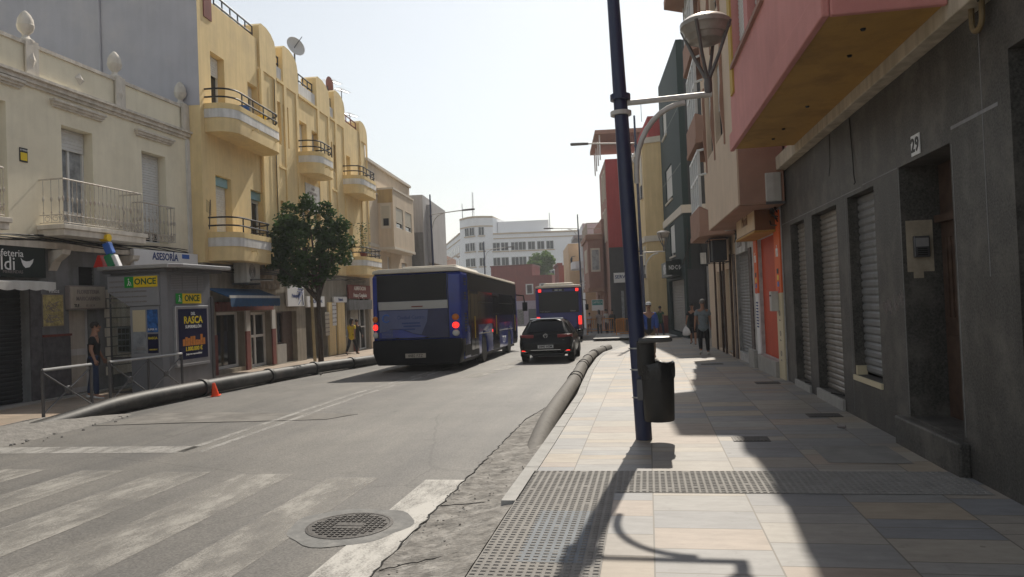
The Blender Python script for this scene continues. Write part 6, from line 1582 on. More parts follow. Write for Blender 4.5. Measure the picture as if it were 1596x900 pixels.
mb = MB(); mb.prism([(-.12, -.15), (W_+.15, -.15), (W_+.25, .1), (W_+.25, D_+.15), (-.12, D_+.15)], H_-.08, H_-.002, lambda p, t: (p[0], p[1], t)); mb.build('eave', 'steel_dark', K)
# front (towards the viewer): header, window, posters
f0 = -.012
mb = MB(); mb.prism([(-.08, 2.72), (W_-c-.02, 2.72), (W_-c-.02, 2.02), (GL+.02, 2.02), (-.08, 2.36)], -.06, -.004, lambda p, t: (p[0], t, p[1])); hd = mb.build('header_panel', 'kiosk_panel', K)
for k in range(5): 
    text_mesh('lettering', 'juego autorizado puntos de venta premios', .07, 'text_grey', hd, frame((1, 0, 0), (0, 0, 1), (0, -1, 0), (.45, -.062, 2.60-.12*k)), sx=.8)
def once(parent, loc, X, Z, w_, h, size):
    """green and yellow sign: emblem square on the left and the word on yellow"""
    o = Vector(loc); X = Vector(X); Zv = Vector(Z)
    def slab(a, b_, m, e0, e1, name):
        mb = MB(); pts = [o+X*a+Vector((0, 0, -h/2)), o+X*b_+Vector((0, 0, -h/2)), o+X*b_+Vector((0, 0, h/2)), o+X*a+Vector((0, 0, h/2))]
        mb.add([p+Zv*e0 for p in pts]+[p+Zv*e1 for p in pts], [(3,2,1,0),(4,5,6,7),(0,1,5,4),(1,2,6,5),(2,3,7,6),(3,0,4,7)]); return mb.build(name, m, parent)
    s1 = slab(-w_/2, -w_/2+h*.95, 'green_sign', 0, .02, 'sign_emblem_square'); s2 = slab(-w_/2+h*.95, w_/2, 'yellow_sign', 0, .02, 'sign_panel')
    text_mesh('lettering', 'ONCE', size, 'text_darkgreen', s2, frame(X, (0, 0, 1), Zv, o+X*(h*.47)+Zv*.022), bold=True)
    mb = MB(); ce = o+X*(-w_/2+h*.45)+Zv*.024; 
    def pp(a, b_): return ce+X*a*h+Vector((0, 0, b_*h))
    mb.tube([pp(0, .18), pp(0, -.05), pp(-.12, -.32)], .008, 4); mb.tube([pp(0, -.05), pp(.1, -.32)], .008, 4); mb.tube([pp(-.02, .12), pp(.2, -.05), pp(.25, -.35)], .006, 4); mb.ell(pp(0, .28), .016, .016, .016, 6, 4); mb.build('sign_emblem', 'text_white', s1)
once(K, (.80, -.063, 2.57), (1, 0, 0), (0, -1, 0), .84, .25, .20)
mb = MB(); mb.box(GL+.03, W_-c-.04, -.03, -.004, .84, 2.0); wf = mb.build('window_frame', 'kiosk_panel', K)
mb = MB(); mb.box(.53, .86, -.034, -.03, .92, 1.92); mb.build('pane', 'glass_curtain', wf)
mb = MB(); mb.box(.53, .86, -.037, -.0345, 1.42, 1.92); mb.build('roller_blind', 'cream_panel', wf)
mb = MB(); mb.box(.53, .86, -.04, -.037, 1.0, 1.03); mb.box(.62, .78, -.04, -.037, 1.03, 1.08); mb.each('counter', 'alu', wf)
def poster(parent, loc, X, Z, w_, h, rows, m='poster_navy'):
    o = Vector(loc); X = Vector(X); Zv = Vector(Z)
    mb = MB(); pts = [o+X*a+Vector((0, 0, b_)) for a, b_ in ((-w_/2, -h/2), (w_/2, -h/2), (w_/2, h/2), (-w_/2, h/2))]
    mb.add([p for p in pts]+[p+Zv*.006 for p in pts], [(3,2,1,0),(4,5,6,7),(0,1,5,4),(1,2,6,5),(2,3,7,6),(3,0,4,7)]); b = mb.build('poster', m, parent)
    for (txt, z, size, mm) in rows: text_mesh('lettering', txt, size, mm, b, frame(X, (0, 0, 1), Zv, o+Zv*.009+Vector((0, 0, z*h))), bold=True, extr=.002)
    return b
pb = poster(wf, (1.04, -.032, 1.66), (1, 0, 0), (0, -1, 0), .27, .52, [('SUPER 11', -.38, .06, 'text_white')], 'poster_blue')
poster(wf, (1.04, -.032, 1.14), (1, 0, 0), (0, -1, 0), .27, .44, [('RASCA', .28, .075, 'yellow_text'), ('1.000.000 €', -.32, .045, 'yellow_text')])
# street side: vents, sign, big poster
mb = MB()
for (a, b_) in ((.22, .62), (.66, 1.22), (1.26, 1.5)):
    for k in range(9): mb.box(W_-.005, W_+.012, a, b_, 2.36+k*.04, 2.36+k*.04+.022)
mb.build('vent_louvre', 'kiosk_panel', K)
once(K, (W_+.002, .88, 2.16), (0, 1, 0), (1, 0, 0), .98, .24, .21)
mb = MB(); mb.box(W_-.01, W_+.07, .28, 1.58, .60, 1.98); pf = mb.build('poster_case', 'alu', K, bevel=.01)
poster(pf, (W_+.071, .93, 1.31), (0, 1, 0), (1, 0, 0), 1.14, 1.20, [('DEL', .40, .10, 'text_white'), ('RASCA', .27, .24, 'yellow_text'), ('SUPERMILLÓN', .14, .10, 'text_white'), ('1.000.000 €', -.30, .14, 'yellow_text'), ('Juega con responsabilidad', -.40, .06, 'text_white')])
mb = MB(); rr = random.Random(3)
for k in range(9):
    y = .50+k*.1; h = rr.uniform(.12, .28); mb.box(W_+.078, W_+.082, y, y+.085, 1.03, 1.03+h)
mb.build('poster_print', 'poster_orange', pf)
mb = MB(); mb.box(W_-.01, W_+.075, .28, 1.58, .545, .60); mb.build('poster_ledge', 'alu', pf)
mb = MB(); mb.box(W_-.03, W_+.03, D_-.001, D_+.10, -.05, 2.2); mb.build('corner_post', 'steel_dark', K)
# glass screen at the left with a leaflet rack
mb = MB(); mb.box(-.08, -.05, -.02, .01, .0, 2.42); mb.box(-.05, GL-.001, -.02, .01, .80, .85); mb.box(-.05, GL-.001, -.02, .01, 0, .06); mb.build('screen_frame', 'steel_dark', K)
mb = MB(); mb.box(-.05, GL-.002, -.008, -.002, .06, 2.42); mb.build('glass_screen', clear_glass(), K)
mb = MB(); mb.box(.05, .38, .06, .10, .95, 1.55); mb.build('leaflet_rack', 'alu', K)
mb = MB()
for i in range(3):
    for j in range(4): mb.box(.07+i*.10, .07+i*.10+.08, .052, .059, .98+j*.14, 1.09+j*.14)
mb.each('leaflet', 'goods', K)
# coloured block figure on the roof
fg = thing('roof_emblem', 'row of coloured blocks, yellow, blue, green, white and red, standing on the kiosk roof', 'emblem', (-12.36, 15.18, H_+.09+kz))
def blk(name, m, c, w_, h, ang):
    mb = MB(); mb.box(-w_/2, w_/2, -.08, .08, -h/2, h/2); b = mb.build(name, m, fg, bevel=.02); b.location = c; b.rotation_euler = (0, R(ang), R(8))
mb = MB(); mb.tube([(-.10, 0, 0), (.10, 0, 0)], .085, 12); hd = mb.build('yellow_head', 'logo_yellow', fg); hd.location = (.0, 0, .68)
blk('blue_block', 'logo_blue', (.08, 0, .43), .17, .27, -20); blk('green_block', 'logo_green', (.12, 0, .14), .18, .30, -22); blk('white_block', 'sign_white', (.28, 0, .13), .09, .30, -22)
mb = MB(); mb.prism([(-.28, 0), (-.02, 0), (-.1, .28), (-.16, .28)], -.08, .08, lambda p, t: (p[0], t, p[1])); mb.build('red_block', 'logo_red', fg)

# ------------------------------------------------------------------ trees
def tree(loc, lab, H, th, crown_c, rad, nleaf, leaf, ls, clumps, seed, name='street_tree', trunk_r=.1, tufts=()):
    rr = random.Random(seed)
    t = thing(name, lab, 'tree', loc)
    cc = Vector(crown_c)
    cl = []
    for k in range(clumps):
        while True:
            p = Vector((rr.uniform(-1, 1), rr.uniform(-1, 1), rr.uniform(-1, 1)))
            if p.length <= 1: break
        if k < clumps*.72: p = p.normalized()*rr.uniform(.55, 1.08)
        cl.append((cc+Vector((p.x*rad[0], p.y*rad[1], p.z*rad[2])), rr.uniform(.15, .36)*min(rad)))
    cl += [(Vector(q), r) for (q, r) in tufts]
    mb = MB(); mb.tube([(0, 0, -.1), (.02, 0, th*.3), (-.03, .02, th*.65), (.0, 0, th), cc*.5+Vector((0, 0, th*.5)), cc], [trunk_r*1.25, trunk_r, trunk_r*.9, trunk_r*.85, trunk_r*.6, trunk_r*.3], 10)
    for (p, r) in cl[::2]:
        b0 = Vector((0, 0, th*rr.uniform(.85, 1.15))); m_ = b0.lerp(p, .5)+Vector((rr.uniform(-.1, .1), rr.uniform(-.1, .1), .1)); mb.tube([b0, m_, p], [trunk_r*.45, trunk_r*.25, trunk_r*.1], 6)
    mb.build('trunk', 'bark', t, smooth=50)
    mb = MB()
    for k in range(nleaf):
        c, r = cl[k % len(cl)]
        d = Vector((rr.gauss(0, 1), rr.gauss(0, 1), rr.gauss(0, 1))).normalized()*r*rr.uniform(.35, 1.12)**.6
        p = c+d; a = Vector((rr.gauss(0, 1), rr.gauss(0, 1), rr.gauss(0, .6))).normalized(); n = a.cross(Vector((rr.gauss(0, 1), rr.gauss(0, 1), rr.gauss(0, 1)))).normalized()
        s_ = ls*rr.uniform(.6, 1.3)
        mb.add([p-a*s_, p-n*s_*.45, p+a*s_, p+n*s_*.45], [(0, 1, 2, 3)])
    mb.build('crown', leaf, t, fix=False)
    return t
tree((-11.1, 23.7, slope(23.7)), 'dark leafy street tree with a slim trunk standing beside the black pipe', 5.6, 2.5, (-.42, 0, 4.05), (1.25, 1.25, 1.2), 10000, 'leaf', .088, 44, 23, trunk_r=.085, tufts=[((-.95, 0, 5.35), .30), ((-.35, .1, 5.65), .28), ((-.3, 0, 5.35), .35), ((.30, 0, 5.35), .27), ((.55, .1, 5.0), .33), ((.95, 0, 4.75), .25), ((1.12, 0, 4.15), .28), ((1.0, 0, 3.65), .3), ((-1.75, 0, 4.4), .28), ((-1.7, 0, 3.7), .3), ((-1.2, .2, 4.9), .3), ((.5, -.2, 3.2), .3), ((-1.2, .1, 3.0), .3), ((-.5, -.3, 2.9), .28)])
tree((-17.2, 120, slope(120)), 'bright green tree behind the low red house far down the street', 12, 5, (0, 0, 9.0), (2.3, 2.3, 2.8), 7000, 'leaf_far', .22, 34, 5, trunk_r=.2)
tree((-16.6, 122, slope(122)), 'darker green bush under the bright far tree', 8, 2, (0, 0, 5.2), (2.0, 2.0, 3.0), 4000, 'leaf', .22, 24, 8, name='bush', trunk_r=.15)

# signpost behind the tree trunk
sp_ = thing('sign_post', 'slim pale post standing on the left pavement beside the tree trunk', 'post', (-11.65, 24.4, slope(24.4)))
mb = MB(); mb.tube([(0, 0, 0), (-.06, 0, 3.0)], .055, 8); mb.build('post', mat('post_ochre', (.45, .36, .2), .7, .2, 4, dirt=(.2, .17, .12)), sp_, smooth=40)
mb = MB(); mb.lathe([(.02, -.04), (.09, -.03), (.1, .05), (.03, .1)], (.1, 0, 2.85), 10); mb.build('lamp', 'ac_white', sp_)

# ------------------------------------------------------------------ orange works barriers
def works_barrier(x, y, rz, lab, L_=1.6):
    t = thing('works_barrier', lab, 'barrier', (x, y, slope(y)-.02), R(rz), 'orange works barriers at the bus stop')
    mb = MB()
    mb.tube([(0, 0, .08), (0, 0, 1.0), (L_, 0, 1.0), (L_, 0, .08)], .035, 6); mb.tube([(0, 0, .22), (L_, 0, .22)], .03, 6); mb.build('frame', 'barrier_orange', t)
    mb = MB()
    n = int(L_/.14)
    for k in range(1, n): mb.tube([(L_*k/n, 0, .22), (L_*k/n, 0, 1.0)], .014, 4)
    mb.build('bars', 'barrier_orange', t)
    mb = MB(); mb.box(-.06, .06, -.3, .3, -.0, .06); mb.box(L_-.06, L_+.06, -.3, .3, 0, .06); mb.each('foot', 'barrier_orange', t)
works_barrier(-1.95, 45.0, 5, 'orange works barrier nearest the lamp post, facing the road', 1.7)
works_barrier(-1.95, 44.9, 78, 'orange works barrier standing end on at the platform corner', 2.0)
works_barrier(-4.1, 49.6, 8, 'orange works barrier behind the waiting people', 1.8)
works_barrier(-14.2, 98, 0, 'orange works barrier far away in front of the lilac shopfront', 2.4)
# ================================================================== VEHICLES
def wheel(parent, x, y, r, w_, side, name='wheel'):
    mb = MB(); o = side
    mb.lathe([(r*.62, -w_/2), (r*.94, -w_/2), (r, -w_/2+.03), (r, w_/2-.03), (r*.94, w_/2), (r*.62, w_/2)], (x, y, r), 28, 'x')
    t = mb.build('tyre', 'tyre', parent, smooth=40); t.name = name
    mb = MB(); mb.lathe([(.02, w_/2*.6), (r*.2, w_/2*.75), (r*.5, w_/2*.55), (r*.6, w_/2*.85), (r*.63, w_/2*.9), (r*.63, w_/2*.5), (.02, w_/2*.3)], (0, 0, 0), 20, 'x')
    mb.v = [(x+v[0]*o, y+v[1], r+v[2]) for v in mb.v]
    mb.build('rim', 'rim', t, smooth=40)
    return t
def silhouette(L_, zb, zt, arches, ra, rear_cut=.35, front_cut=.25, zra=.5):
    pts = [(0.06, zb+rear_cut), (.45, zb)]
    for ya in arches:
        a0 = math.asin(min(1, max(-1, (zb-zra)/ra)))
        n = 12
        for k in range(n+1):
            t = math.pi-a0+(a0-(math.pi-a0))*k/n
            pts.append((ya+ra*math.cos(t), zra+ra*math.sin(t)))
    pts += [(L_-.25, zb), (L_, zb+front_cut), (L_+.02, 1.2), (L_-.12, zt-.35), (L_-.30, zt), (.12, zt), (.0, zt-.10), (-.02, zb+1.0)]
    return pts
def bus(name, lab, loc, rz, W_, L_, H_, style):
    t = thing(name, lab, 'bus', loc, rz)
    w = W_/2; zt = H_-.14; ar = (3.7, L_-2.5)
    col = 'bus_blue' if style == 1 else 'bus_navy'
    pts = silhouette(L_, .32, zt, ar, .60)
    mb = MB(); mb.prism(pts, -w, w, lambda p, s_: (s_, p[0], p[1])); mb.build('body', col, t, bevel=.07, smooth=40)
    mb = MB(); mb.prism([(-w+.0, .0), (w-.0, .0), (w-.02, .09), (w-.22, .14), (-w+.22, .14), (-w+.02, .09)], .02, L_-.35, lambda p, s_: (p[0], s_, zt+.002+p[1])); mb.build('roof', 'bus_roof', t, bevel=.02, smooth=40)
    mb = MB(); mb.prism([(-w+.35, .14), (w-.35, .14), (w-.5, .30), (-w+.5, .30)], 1.6 if style == 1 else 1.0, 5.2, lambda p, s_: (p[0], s_, zt+.003+p[1])); mb.build('roof_unit', 'bus_roof', t, bevel=.05)
    mb = MB(); mb.box(-w+.12, w-.12, .6, L_-.5, .22, .6); mb.build('chassis', 'bus_black', t)
    # side glazing, both sides
    for s_ in (1, -1):
        x0, x1 = s_*(w+.001), s_*(w+.012)
        mb = MB(); mb.box(x0, x1, (.95 if style == 1 else .7), L_-.35, 2.42, zt-.03); mb.build('side_band', 'bus_black', t)
        doors = [(1.25, 2.55), (5.35, 6.75), (L_-1.55, L_-.45)] if s_ > 0 else []
        ys = [.95]+[d for q_ in doors for d in q_]+[L_-.4]
        segs = [(a, b_) for a, b_ in zip(ys[::2], ys[1::2]) if b_-a > .3] if doors else [(.95, L_-.4)]
        for a, b_ in segs:
            n = max(1, round((b_-a)/1.5))
            for k in range(n):
                mb = MB(); mb.box(x0, x1, a+(b_-a)*k/n+.02, a+(b_-a)*(k+1)/n-.02, 1.32, 2.415); wn = mb.build('window', 'bus_glass', t)
                mb = MB(); mb.box(s_*(w+.012), s_*(w+.018), a+(b_-a)*k/n+.05, a+(b_-a)*(k+1)/n-.05, 2.05, 2.075); mb.build('window_bar', 'rubber', wn)
        for a, b_ in doors:
            m_ = (a+b_)/2
            mb = MB(); mb.box(x0, x1, a, b_, .36, 2.41); d = mb.build('door', 'bus_black', t)
            mb = MB()
            for q0, q1 in ((a+.06, m_-.03), (m_+.03, b_-.06)): mb.box(s_*(w+.013), s_*(w+.02), q0, q1, .55, 2.32)
            mb.build('door_glass', 'bus_glass', d)
            mb = MB(); mb.box(s_*(w+.021), s_*(w+.035), m_-.015, m_+.015, .9, 1.6); mb.build('handrail', 'logo_yellow', d)
        if s_ > 0:
            mb = MB(); mb.box(x0, x1, 5.2, 5.32, 1.0, 1.1); mb.build('side_lamp', 'lamp_red', t)
            mb = MB(); mb.box(s_*(w+.001), s_*(w+.008), 2.6, L_-.4, 1.0, 1.03); mb.build('trim_strip', 'bus_silver', t)
            text_mesh('lettering', 'CITY', .38, 'sign_white', t, frame((0, 1, 0), (0, 0, 1), (1, 0, 0), (w+.003, 8.0, .62)))
    for y in ar:
        for s_ in (1, -1): wheel(t, s_*(w-.17), y, .48, .28, s_)
    # mirrors
    mb = MB(); mb.tube([(w-.1, L_-.1, 2.5), (w+.28, L_+.25, 2.45), (w+.32, L_+.28, 2.1)], .03, 6); mb.box(w+.22, w+.44, L_+.22, L_+.34, 1.75, 2.15); mb.build('mirror', 'bus_black', t)
    R_ = lambda x, z, s_, m_, pts=None: None
    def panel(name, x0, x1, z0, z1, m_, e=.012, e0=-.03, parent=None, bev=0):
        mb = MB(); mb.box(x0, x1, -e-.02, -e0-.02, z0, z1); return mb.build(name, m_, parent or t, bevel=bev)
    yb = -.02
    def rtext(s_, x, z, size, m_, parent, e=.03, sx=1, bold=False): return text_mesh('lettering', s_, size, m_, parent, frame((1, 0, 0), (0, 0, 1), (0, -1, 0), (x, -e-.012, z)), sx=sx, bold=bold)
    if style == 1:
        panel('rear_window', -w+.17, w-.42, 2.12, zt-.05, 'bus_glass', .014, bev=.004)
        st = panel('silver_strip', -w+.20, w-.40, 1.87, 2.115, 'bus_silver', .022, bev=.006)
        rtext('Castrosua', w-.75, 2.02, .13, 'text_black', st, .024, bold=True); rtext('Urbano', -w+.5, 1.98, .11, 'text_grey', st, .024)
        mb = MB(); mb.box(-.14, .20, -.055, -.04, 1.93, 1.965); mb.build('brake_light', 'rust_red', st)
        ad = panel('advert', -w+.20, w-.40, 1.02, 1.862, 'bus_ad_dark', .012)
        mb = MB(); mb.prism([(-w+.22, 1.845), (.36, 1.845), (.32, 1.5), (.14, 1.12), (-.1, 1.16), (-.45, 1.30), (-.8, 1.30), (-w+.22, 1.20)], -.036, -.040, lambda p, s_: (p[0], s_, p[1])); a1 = mb.build('advert_panel', 'bus_ad', ad)
        mb = MB(); mb.tube([(-w+.43+.11*math.cos(a), -.042, 1.62+.11*math.sin(a)) for a in [.6+i*.42 for i in range(13)]], .022, 5); mb.build('ring_emblem', 'logo_blue', a1)
        rtext('Ciudad Castro', -.18, 1.63, .15, 'text_blue', a1, .03, sx=.95); 
        for k, (x0, x1) in enumerate(((-.45, .1), (-.4, .12), (-.45, -.05))):
            mb = MB(); mb.box(x0, x1, -.044, -.04, 1.44-.09*k, 1.48-.09*k); mb.build('advert_line', 'text_blue', a1)
        mb = MB(); mb.prism([(-w+.22, 1.19), (-.8, 1.28), (-.45, 1.28), (-.1, 1.14), (.3, 1.06), (.3, 1.03), (-w+.22, 1.03)], -.033, -.038, lambda p, s_: (p[0], s_, p[1])); mb.build('advert_wave', 'bus_blue', ad)
        mb = MB()
        for k in range(9): mb.box(-w+.28, -w+.62, -.05, -.04, 1.06+k*.04, 1.08+k*.04)
        mb.build('vent_grille', 'bus_ad', ad)
        mb = MB(); mb.prism([(-w-.01, .97), (w+.01, .97), (w+.012, .60), (w-.10, .22), (-w+.12, .22), (-w-.012, .60)], -.075, .55, lambda p, s_: (p[0], s_, p[1])); bp = mb.build('bumper', 'bus_black', t, bevel=.05, smooth=40)
        mb = MB(); mb.box(-w+1.0, -w+1.62, -.095, -.07, .43, .56); pl_ = mb.build('number_plate', 'sign_old', bp); text_mesh('lettering', '4482 FZZ', .125, 'text_black', pl_, frame((1, 0, 0), (0, 0, 1), (0, -1, 0), (-w+1.31, -.0975, .49)), sx=.9)
        mb = MB()
        for s_ in (1, -1):
            for z, m_ in ((1.60, 'lamp_orange'), (1.36, 'lamp_red'), (1.13, 'lamp_clear')):
                cx = s_*(w-(.18 if s_ > 0 else .085))
                mb = MB(); mb.lathe([(.002, -.045), (.05, -.042), (.085, -.028), (.095, .0), (.095, .03)], (cx, 0, 0), 16, 'y'); mb.v = [(cx+(v[0]-cx)*(1.15 if s_ > 0 else .9), v[1]-.02, v[2]+z) for v in mb.v]; mb.build('tail_lamp', m_, t, smooth=50)
        mb = MB()
        for x in (-w+.17, w-.385): mb.box(x-.008, x+.008, -.034, -.02, .98, zt-.05)
        mb.box(-w+.2, w-.40, -.0345, -.03, 1.005, 1.018); mb.each('panel_seam', 'rubber', t)
        mb = MB()
        for x in (-.6, .3): mb.box(x-.05, x+.05, -.05, -.034, 1.0, 1.04)
        mb.each('hatch_hinge', 'bus_black', t)
        # vents on the blue corner pillar
        for (z0, z1) in ((2.55, 2.78), (2.12, 2.42), (1.15, 1.82)):
            mb = MB(); n = max(3, int((z1-z0)/.085))
            for k in range(n): mb.box(w+.002, w+.014, .42, .72, z0+k*.085, z0+k*.085+.05)
            mb.build('side_vent', 'bus_black', t)
        mb = MB(); mb.box(w+.001, w+.02, .30, 1.22, .42, .75); mb.build('skirt', 'bus_black', t)
    else:
        rw = panel('rear_window', -w+.18, w-.18, 1.62, zt-.22, 'bus_glass', .016, bev=.01)
        rtext('AUTOBUSES', -w+.5, 1.70, .10, 'text_white', rw, .02); rtext('Urbano', w-.5, 1.70, .10, 'text_white', rw, .02)
        panel('destination_panel', -.32, .32, zt-.19, zt-.07, 'bus_black', .012); 
        mb = MB(); mb.box(-.2, -.02, -.04, -.033, zt-.17, zt-.09); mb.box(.03, .2, -.04, -.033, zt-.17, zt-.09); mb.each('roof_marker', 'glass_curtain', t)
        for s_ in (1, -1):
            mb = MB(); mb.box(s_*(w-.25)-.08, s_*(w-.25)+.08, -.045, -.02, zt-.22, zt-.06); mb.build('high_lamp', 'lamp_red', t, bevel=.01)
            mb = MB(); mb.box(s_*(w-.13)-.09, s_*(w-.13)+.09, -.05, -.02, .95, 1.42); mb.build('tail_lamp', 'lamp_red', t, bevel=.02)
            mb = MB(); mb.box(s_*(w-.13)-.085, s_*(w-.13)+.085, -.048, -.02, .75, .93); mb.build('tail_lamp', 'lamp_red_off', t, bevel=.02)
        mb = MB(); mb.prism([(-w-.01, .72), (w+.01, .72), (w, .35), (-w, .35)], -.08, .5, lambda p, s_: (p[0], s_, p[1])); mb.build('bumper', 'bus_black', t, bevel=.04)
        panel('engine_hatch', -w+.35, w-.35, .80, 1.52, 'bus_navy', .010, bev=.004)
    return t
def on_slope(o): o.rotation_euler = (math.atan(SLOPE), 0, o.rotation_euler.z)
b1 = bus('city_bus', 'blue city bus with a cream roof and an advert panel across its rear', (-6.78, 21.05, slope(21.1)-.12), R(2.2), 2.72, 12.0, 3.10, 1); on_slope(b1)
b2 = bus('city_bus', 'navy city bus with red tail lamps lit, ahead of the black car', (-4.78, 39.9, slope(40)-.12), R(5), 2.52, 11.5, 3.12, 2); on_slope(b2)

# ------------------------------------------------------------------ hatchback
def hatchback(name, lab, loc, rz):
    t = thing(name, lab, 'car', loc, rz)
    ST = [  # y, then half-section points (x, z) bottom -> roof edge, and the centre height
        (-.03, [(.60, .36), (.70, .44), (.74, .55), (.74, .62), (.70, .66)], .67),
        (.02, [(.68, .31), (.80, .40), (.845, .55), (.84, .68), (.78, .76)], .77),
        (.07, [(.70, .28), (.845, .38), (.875, .58), (.865, .78), (.79, .90)], .915),
        (.13, [(.72, .26), (.865, .36), (.888, .60), (.878, .86), (.755, .985)], 1.01),
        (.30, [(.74, .24), (.88, .34), (.897, .62), (.885, .92), (.685, 1.15)], 1.185),
        (.48, [(.75, .22), (.89, .33), (.90, .64), (.885, .945), (.63, 1.30)], 1.345),
        (.64, [(.76, .21), (.893, .32), (.90, .64), (.88, .95), (.59, 1.415)], 1.455),
        (.78, [(.76, .21), (.893, .32), (.90, .64), (.88, .95), (.58, 1.435)], 1.475),
        (1.4, [(.76, .20), (.892, .31), (.895, .64), (.875, .94), (.585, 1.45)], 1.49),
        (2.1, [(.76, .20), (.89, .31), (.893, .63), (.87, .93), (.585, 1.43)], 1.475),
        (2.6, [(.76, .20), (.89, .31), (.893, .63), (.868, .925), (.62, 1.30)], 1.345),
        (3.2, [(.76, .20), (.89, .31), (.895, .63), (.86, .915), (.70, 1.01)], 1.04),
        (3.8, [(.75, .21), (.885, .31), (.885, .60), (.83, .82), (.66, .90)], .94),
        (4.15, [(.66, .24), (.80, .34), (.80, .58), (.74, .72), (.56, .78)], .80),
        (4.25, [(.5, .3), (.62, .4), (.64, .55), (.6, .64), (.45, .66)], .67)]
    def ringpts(s_):
        y, hp, zc = s_
        right = [(x, y, z) for x, z in hp]; mid = [(hp[-1][0]*.5, y, hp[-1][1]+(zc-hp[-1][1])*.8), (0, y, zc), (-hp[-1][0]*.5, y, hp[-1][1]+(zc-hp[-1][1])*.8)]
        left = [(-x, y, z) for x, z in reversed(hp)]
        return right+mid+left
    rings = [ringpts(s_) for s_ in ST]; n = len(rings[0])
    mb = MB(); vs = [p for r_ in rings for p in r_]
    fs = [(i*n+k, i*n+k+1, (i+1)*n+k+1, (i+1)*n+k) for i in range(len(rings)-1) for k in range(n-1)]
    fs += [(i*n+n-1, i*n, (i+1)*n, (i+1)*n+n-1) for i in range(len(rings)-1)]
    fs += [tuple(range(n)), tuple((len(rings)-1)*n+k for k in reversed(range(n)))]
    mb.add(vs, fs); b = mb.build('body', 'car_black', t, smooth=38)
    sub = b.modifiers.new('s', 'SUBSURF'); sub.levels = 1; sub.render_levels = 2
    # rear window and side glass follow the shell
    def top(y, f, e):
        for a, b_ in zip(ST, ST[1:]):
            if a[0] <= y <= b_[0]:
                s_ = (y-a[0])/(b_[0]-a[0]); hx = a[1][-1][0]+(b_[1][-1][0]-a[1][-1][0])*s_; hz = a[1][-1][1]+(b_[1][-1][1]-a[1][-1][1])*s_; zc = a[2]+(b_[2]-a[2])*s_
                z = hz+(zc-hz)*(1-abs(f)**1.7); return (hx*f, y-e*.7, z+e*.7)
    mb = MB(); mb.grid(lambda i, j: top(.15+.42*i/6, -.86+1.72*j/8, .016), 7, 9, True); mb.build('rear_window', 'bus_glass', t, fix=False, smooth=60)
    mb = MB(); mb.grid(lambda i, j: top(2.25+.85*i/6, -.9+1.8*j/8, .0) if False else tuple(Vector(top(2.2+.9*i/6, -.9+1.8*j/8, 0))+Vector((0, .012, .014))), 7, 9, True); mb.build('windscreen', 'bus_glass', t, fix=False, smooth=60)
    def sidep(y, f, s_):
        for a, b_ in zip(ST, ST[1:]):
            if a[0] <= y <= b_[0]:
                q = (y-a[0])/(b_[0]-a[0]); L1 = [a[1][3][k]+(b_[1][3][k]-a[1][3][k])*q for k in (0, 1)]; L2 = [a[1][4][k]+(b_[1][4][k]-a[1][4][k])*q for k in (0, 1)]
                return (s_*(L1[0]+(L2[0]-L1[0])*f+.012), y, L1[1]+(L2[1]-L1[1])*f)
    for s_ in (1, -1):
        for y0, y1 in ((.62, 1.38), (1.44, 2.45)):
            mb = MB(); mb.grid(lambda i, j: sidep(y0+(y1-y0)*i/6, .08+.80*j/4, s_), 7, 5); mb.build('side_window', 'bus_glass', t, smooth=60)
        mb = MB(); mb.ell((s_*.98, 2.35, .98), .10, .07, .065, 10, 6); mb.build('wing_mirror', 'car_black', t, smooth=60)
        for y in (.78, 3.38): 
            wheel(t, s_*.785, y, .318, .215, s_)
            mb = MB(); mb.lathe([(.30, 0), (.375, .0), (.375, .012), (.30, .012)], (0, 0, 0), 24, 'x'); mb.v = [(s_*.893+s_*v[0], y+v[1], max(.2, .33+v[2])) for v in mb.v]; mb.build('wheel_arch', 'rubber', t)
        # tail lamp wrapping the corner
        mb = MB(); mb.prism([(.40, .055), (.62, .06), (.80, .09), (.875, .20), (.885, .34), (.865, .34), (.85, .2), (.4, .13)], .83, .945, lambda p, q: (s_*p[0], p[1]-.012, q)); mb.build('tail_lamp', 'lamp_red_off', t, bevel=.01, smooth=40)
        mb = MB(); mb.box(s_*.52, s_*.80, -.005, .05, .395, .425); mb.build('reflector', 'lamp_red', t)
    spoil = MB(); spoil.prism([(-.56, .53), (.56, .53), (.58, .72), (-.58, .72)], 1.448, 1.475, lambda p, q: (p[0], p[1]-.02, q+(p[1]-.6)*.16)); spoil.build('spoiler', 'car_black', t, bevel=.01)
    mb = MB(); mb.tube([(-.02, .21, 1.07), (.30, .22, 1.075)], .011, 5); mb.build('wiper', 'rubber', t)
    mb = MB(); mb.box(-.30, .30, -.012, .06, .47, .62); pn = mb.build('plate_recess', 'rubber', t); mb = MB(); mb.box(-.26, .26, -.03, -.011, .49, .60); pl_ = mb.build('number_plate', 'plate_white', t)
    text_mesh('lettering', '5840 HSM', .105, 'text_black', pl_, frame((1, 0, 0), (0, 0, 1), (0, -1, 0), (0.0, -.032, .545)), bold=True)
    mb = MB(); c = (0, .055, .905)
    mb.tube([(.062*math.cos(a), .052, .90+.062*math.sin(a)) for a in [2*math.pi*k/20 for k in range(21)]], .008, 5, cap=False)
    mb.tube([(-.028, .052, .952), (0, .05, .905), (.028, .052, .952)], .007, 4); mb.tube([(-.052, .052, .93), (-.025, .05, .848), (0, .05, .90), (.025, .05, .848), (.052, .052, .93)], .007, 4); mb.build('badge', 'chrome', t)
    text_mesh('lettering', 'TSI', .05, 'chrome', t, frame((1, 0, 0), (0, 0, 1), (0, -1, 0), (.60, .015, .74)))
    mb = MB(); mb.box(-.5, .5, -.028, .0, .425, .440); mb.box(-.72, .72, -.0, .04, .37, .383); mb.each('bumper_trim', 'chrome', t)
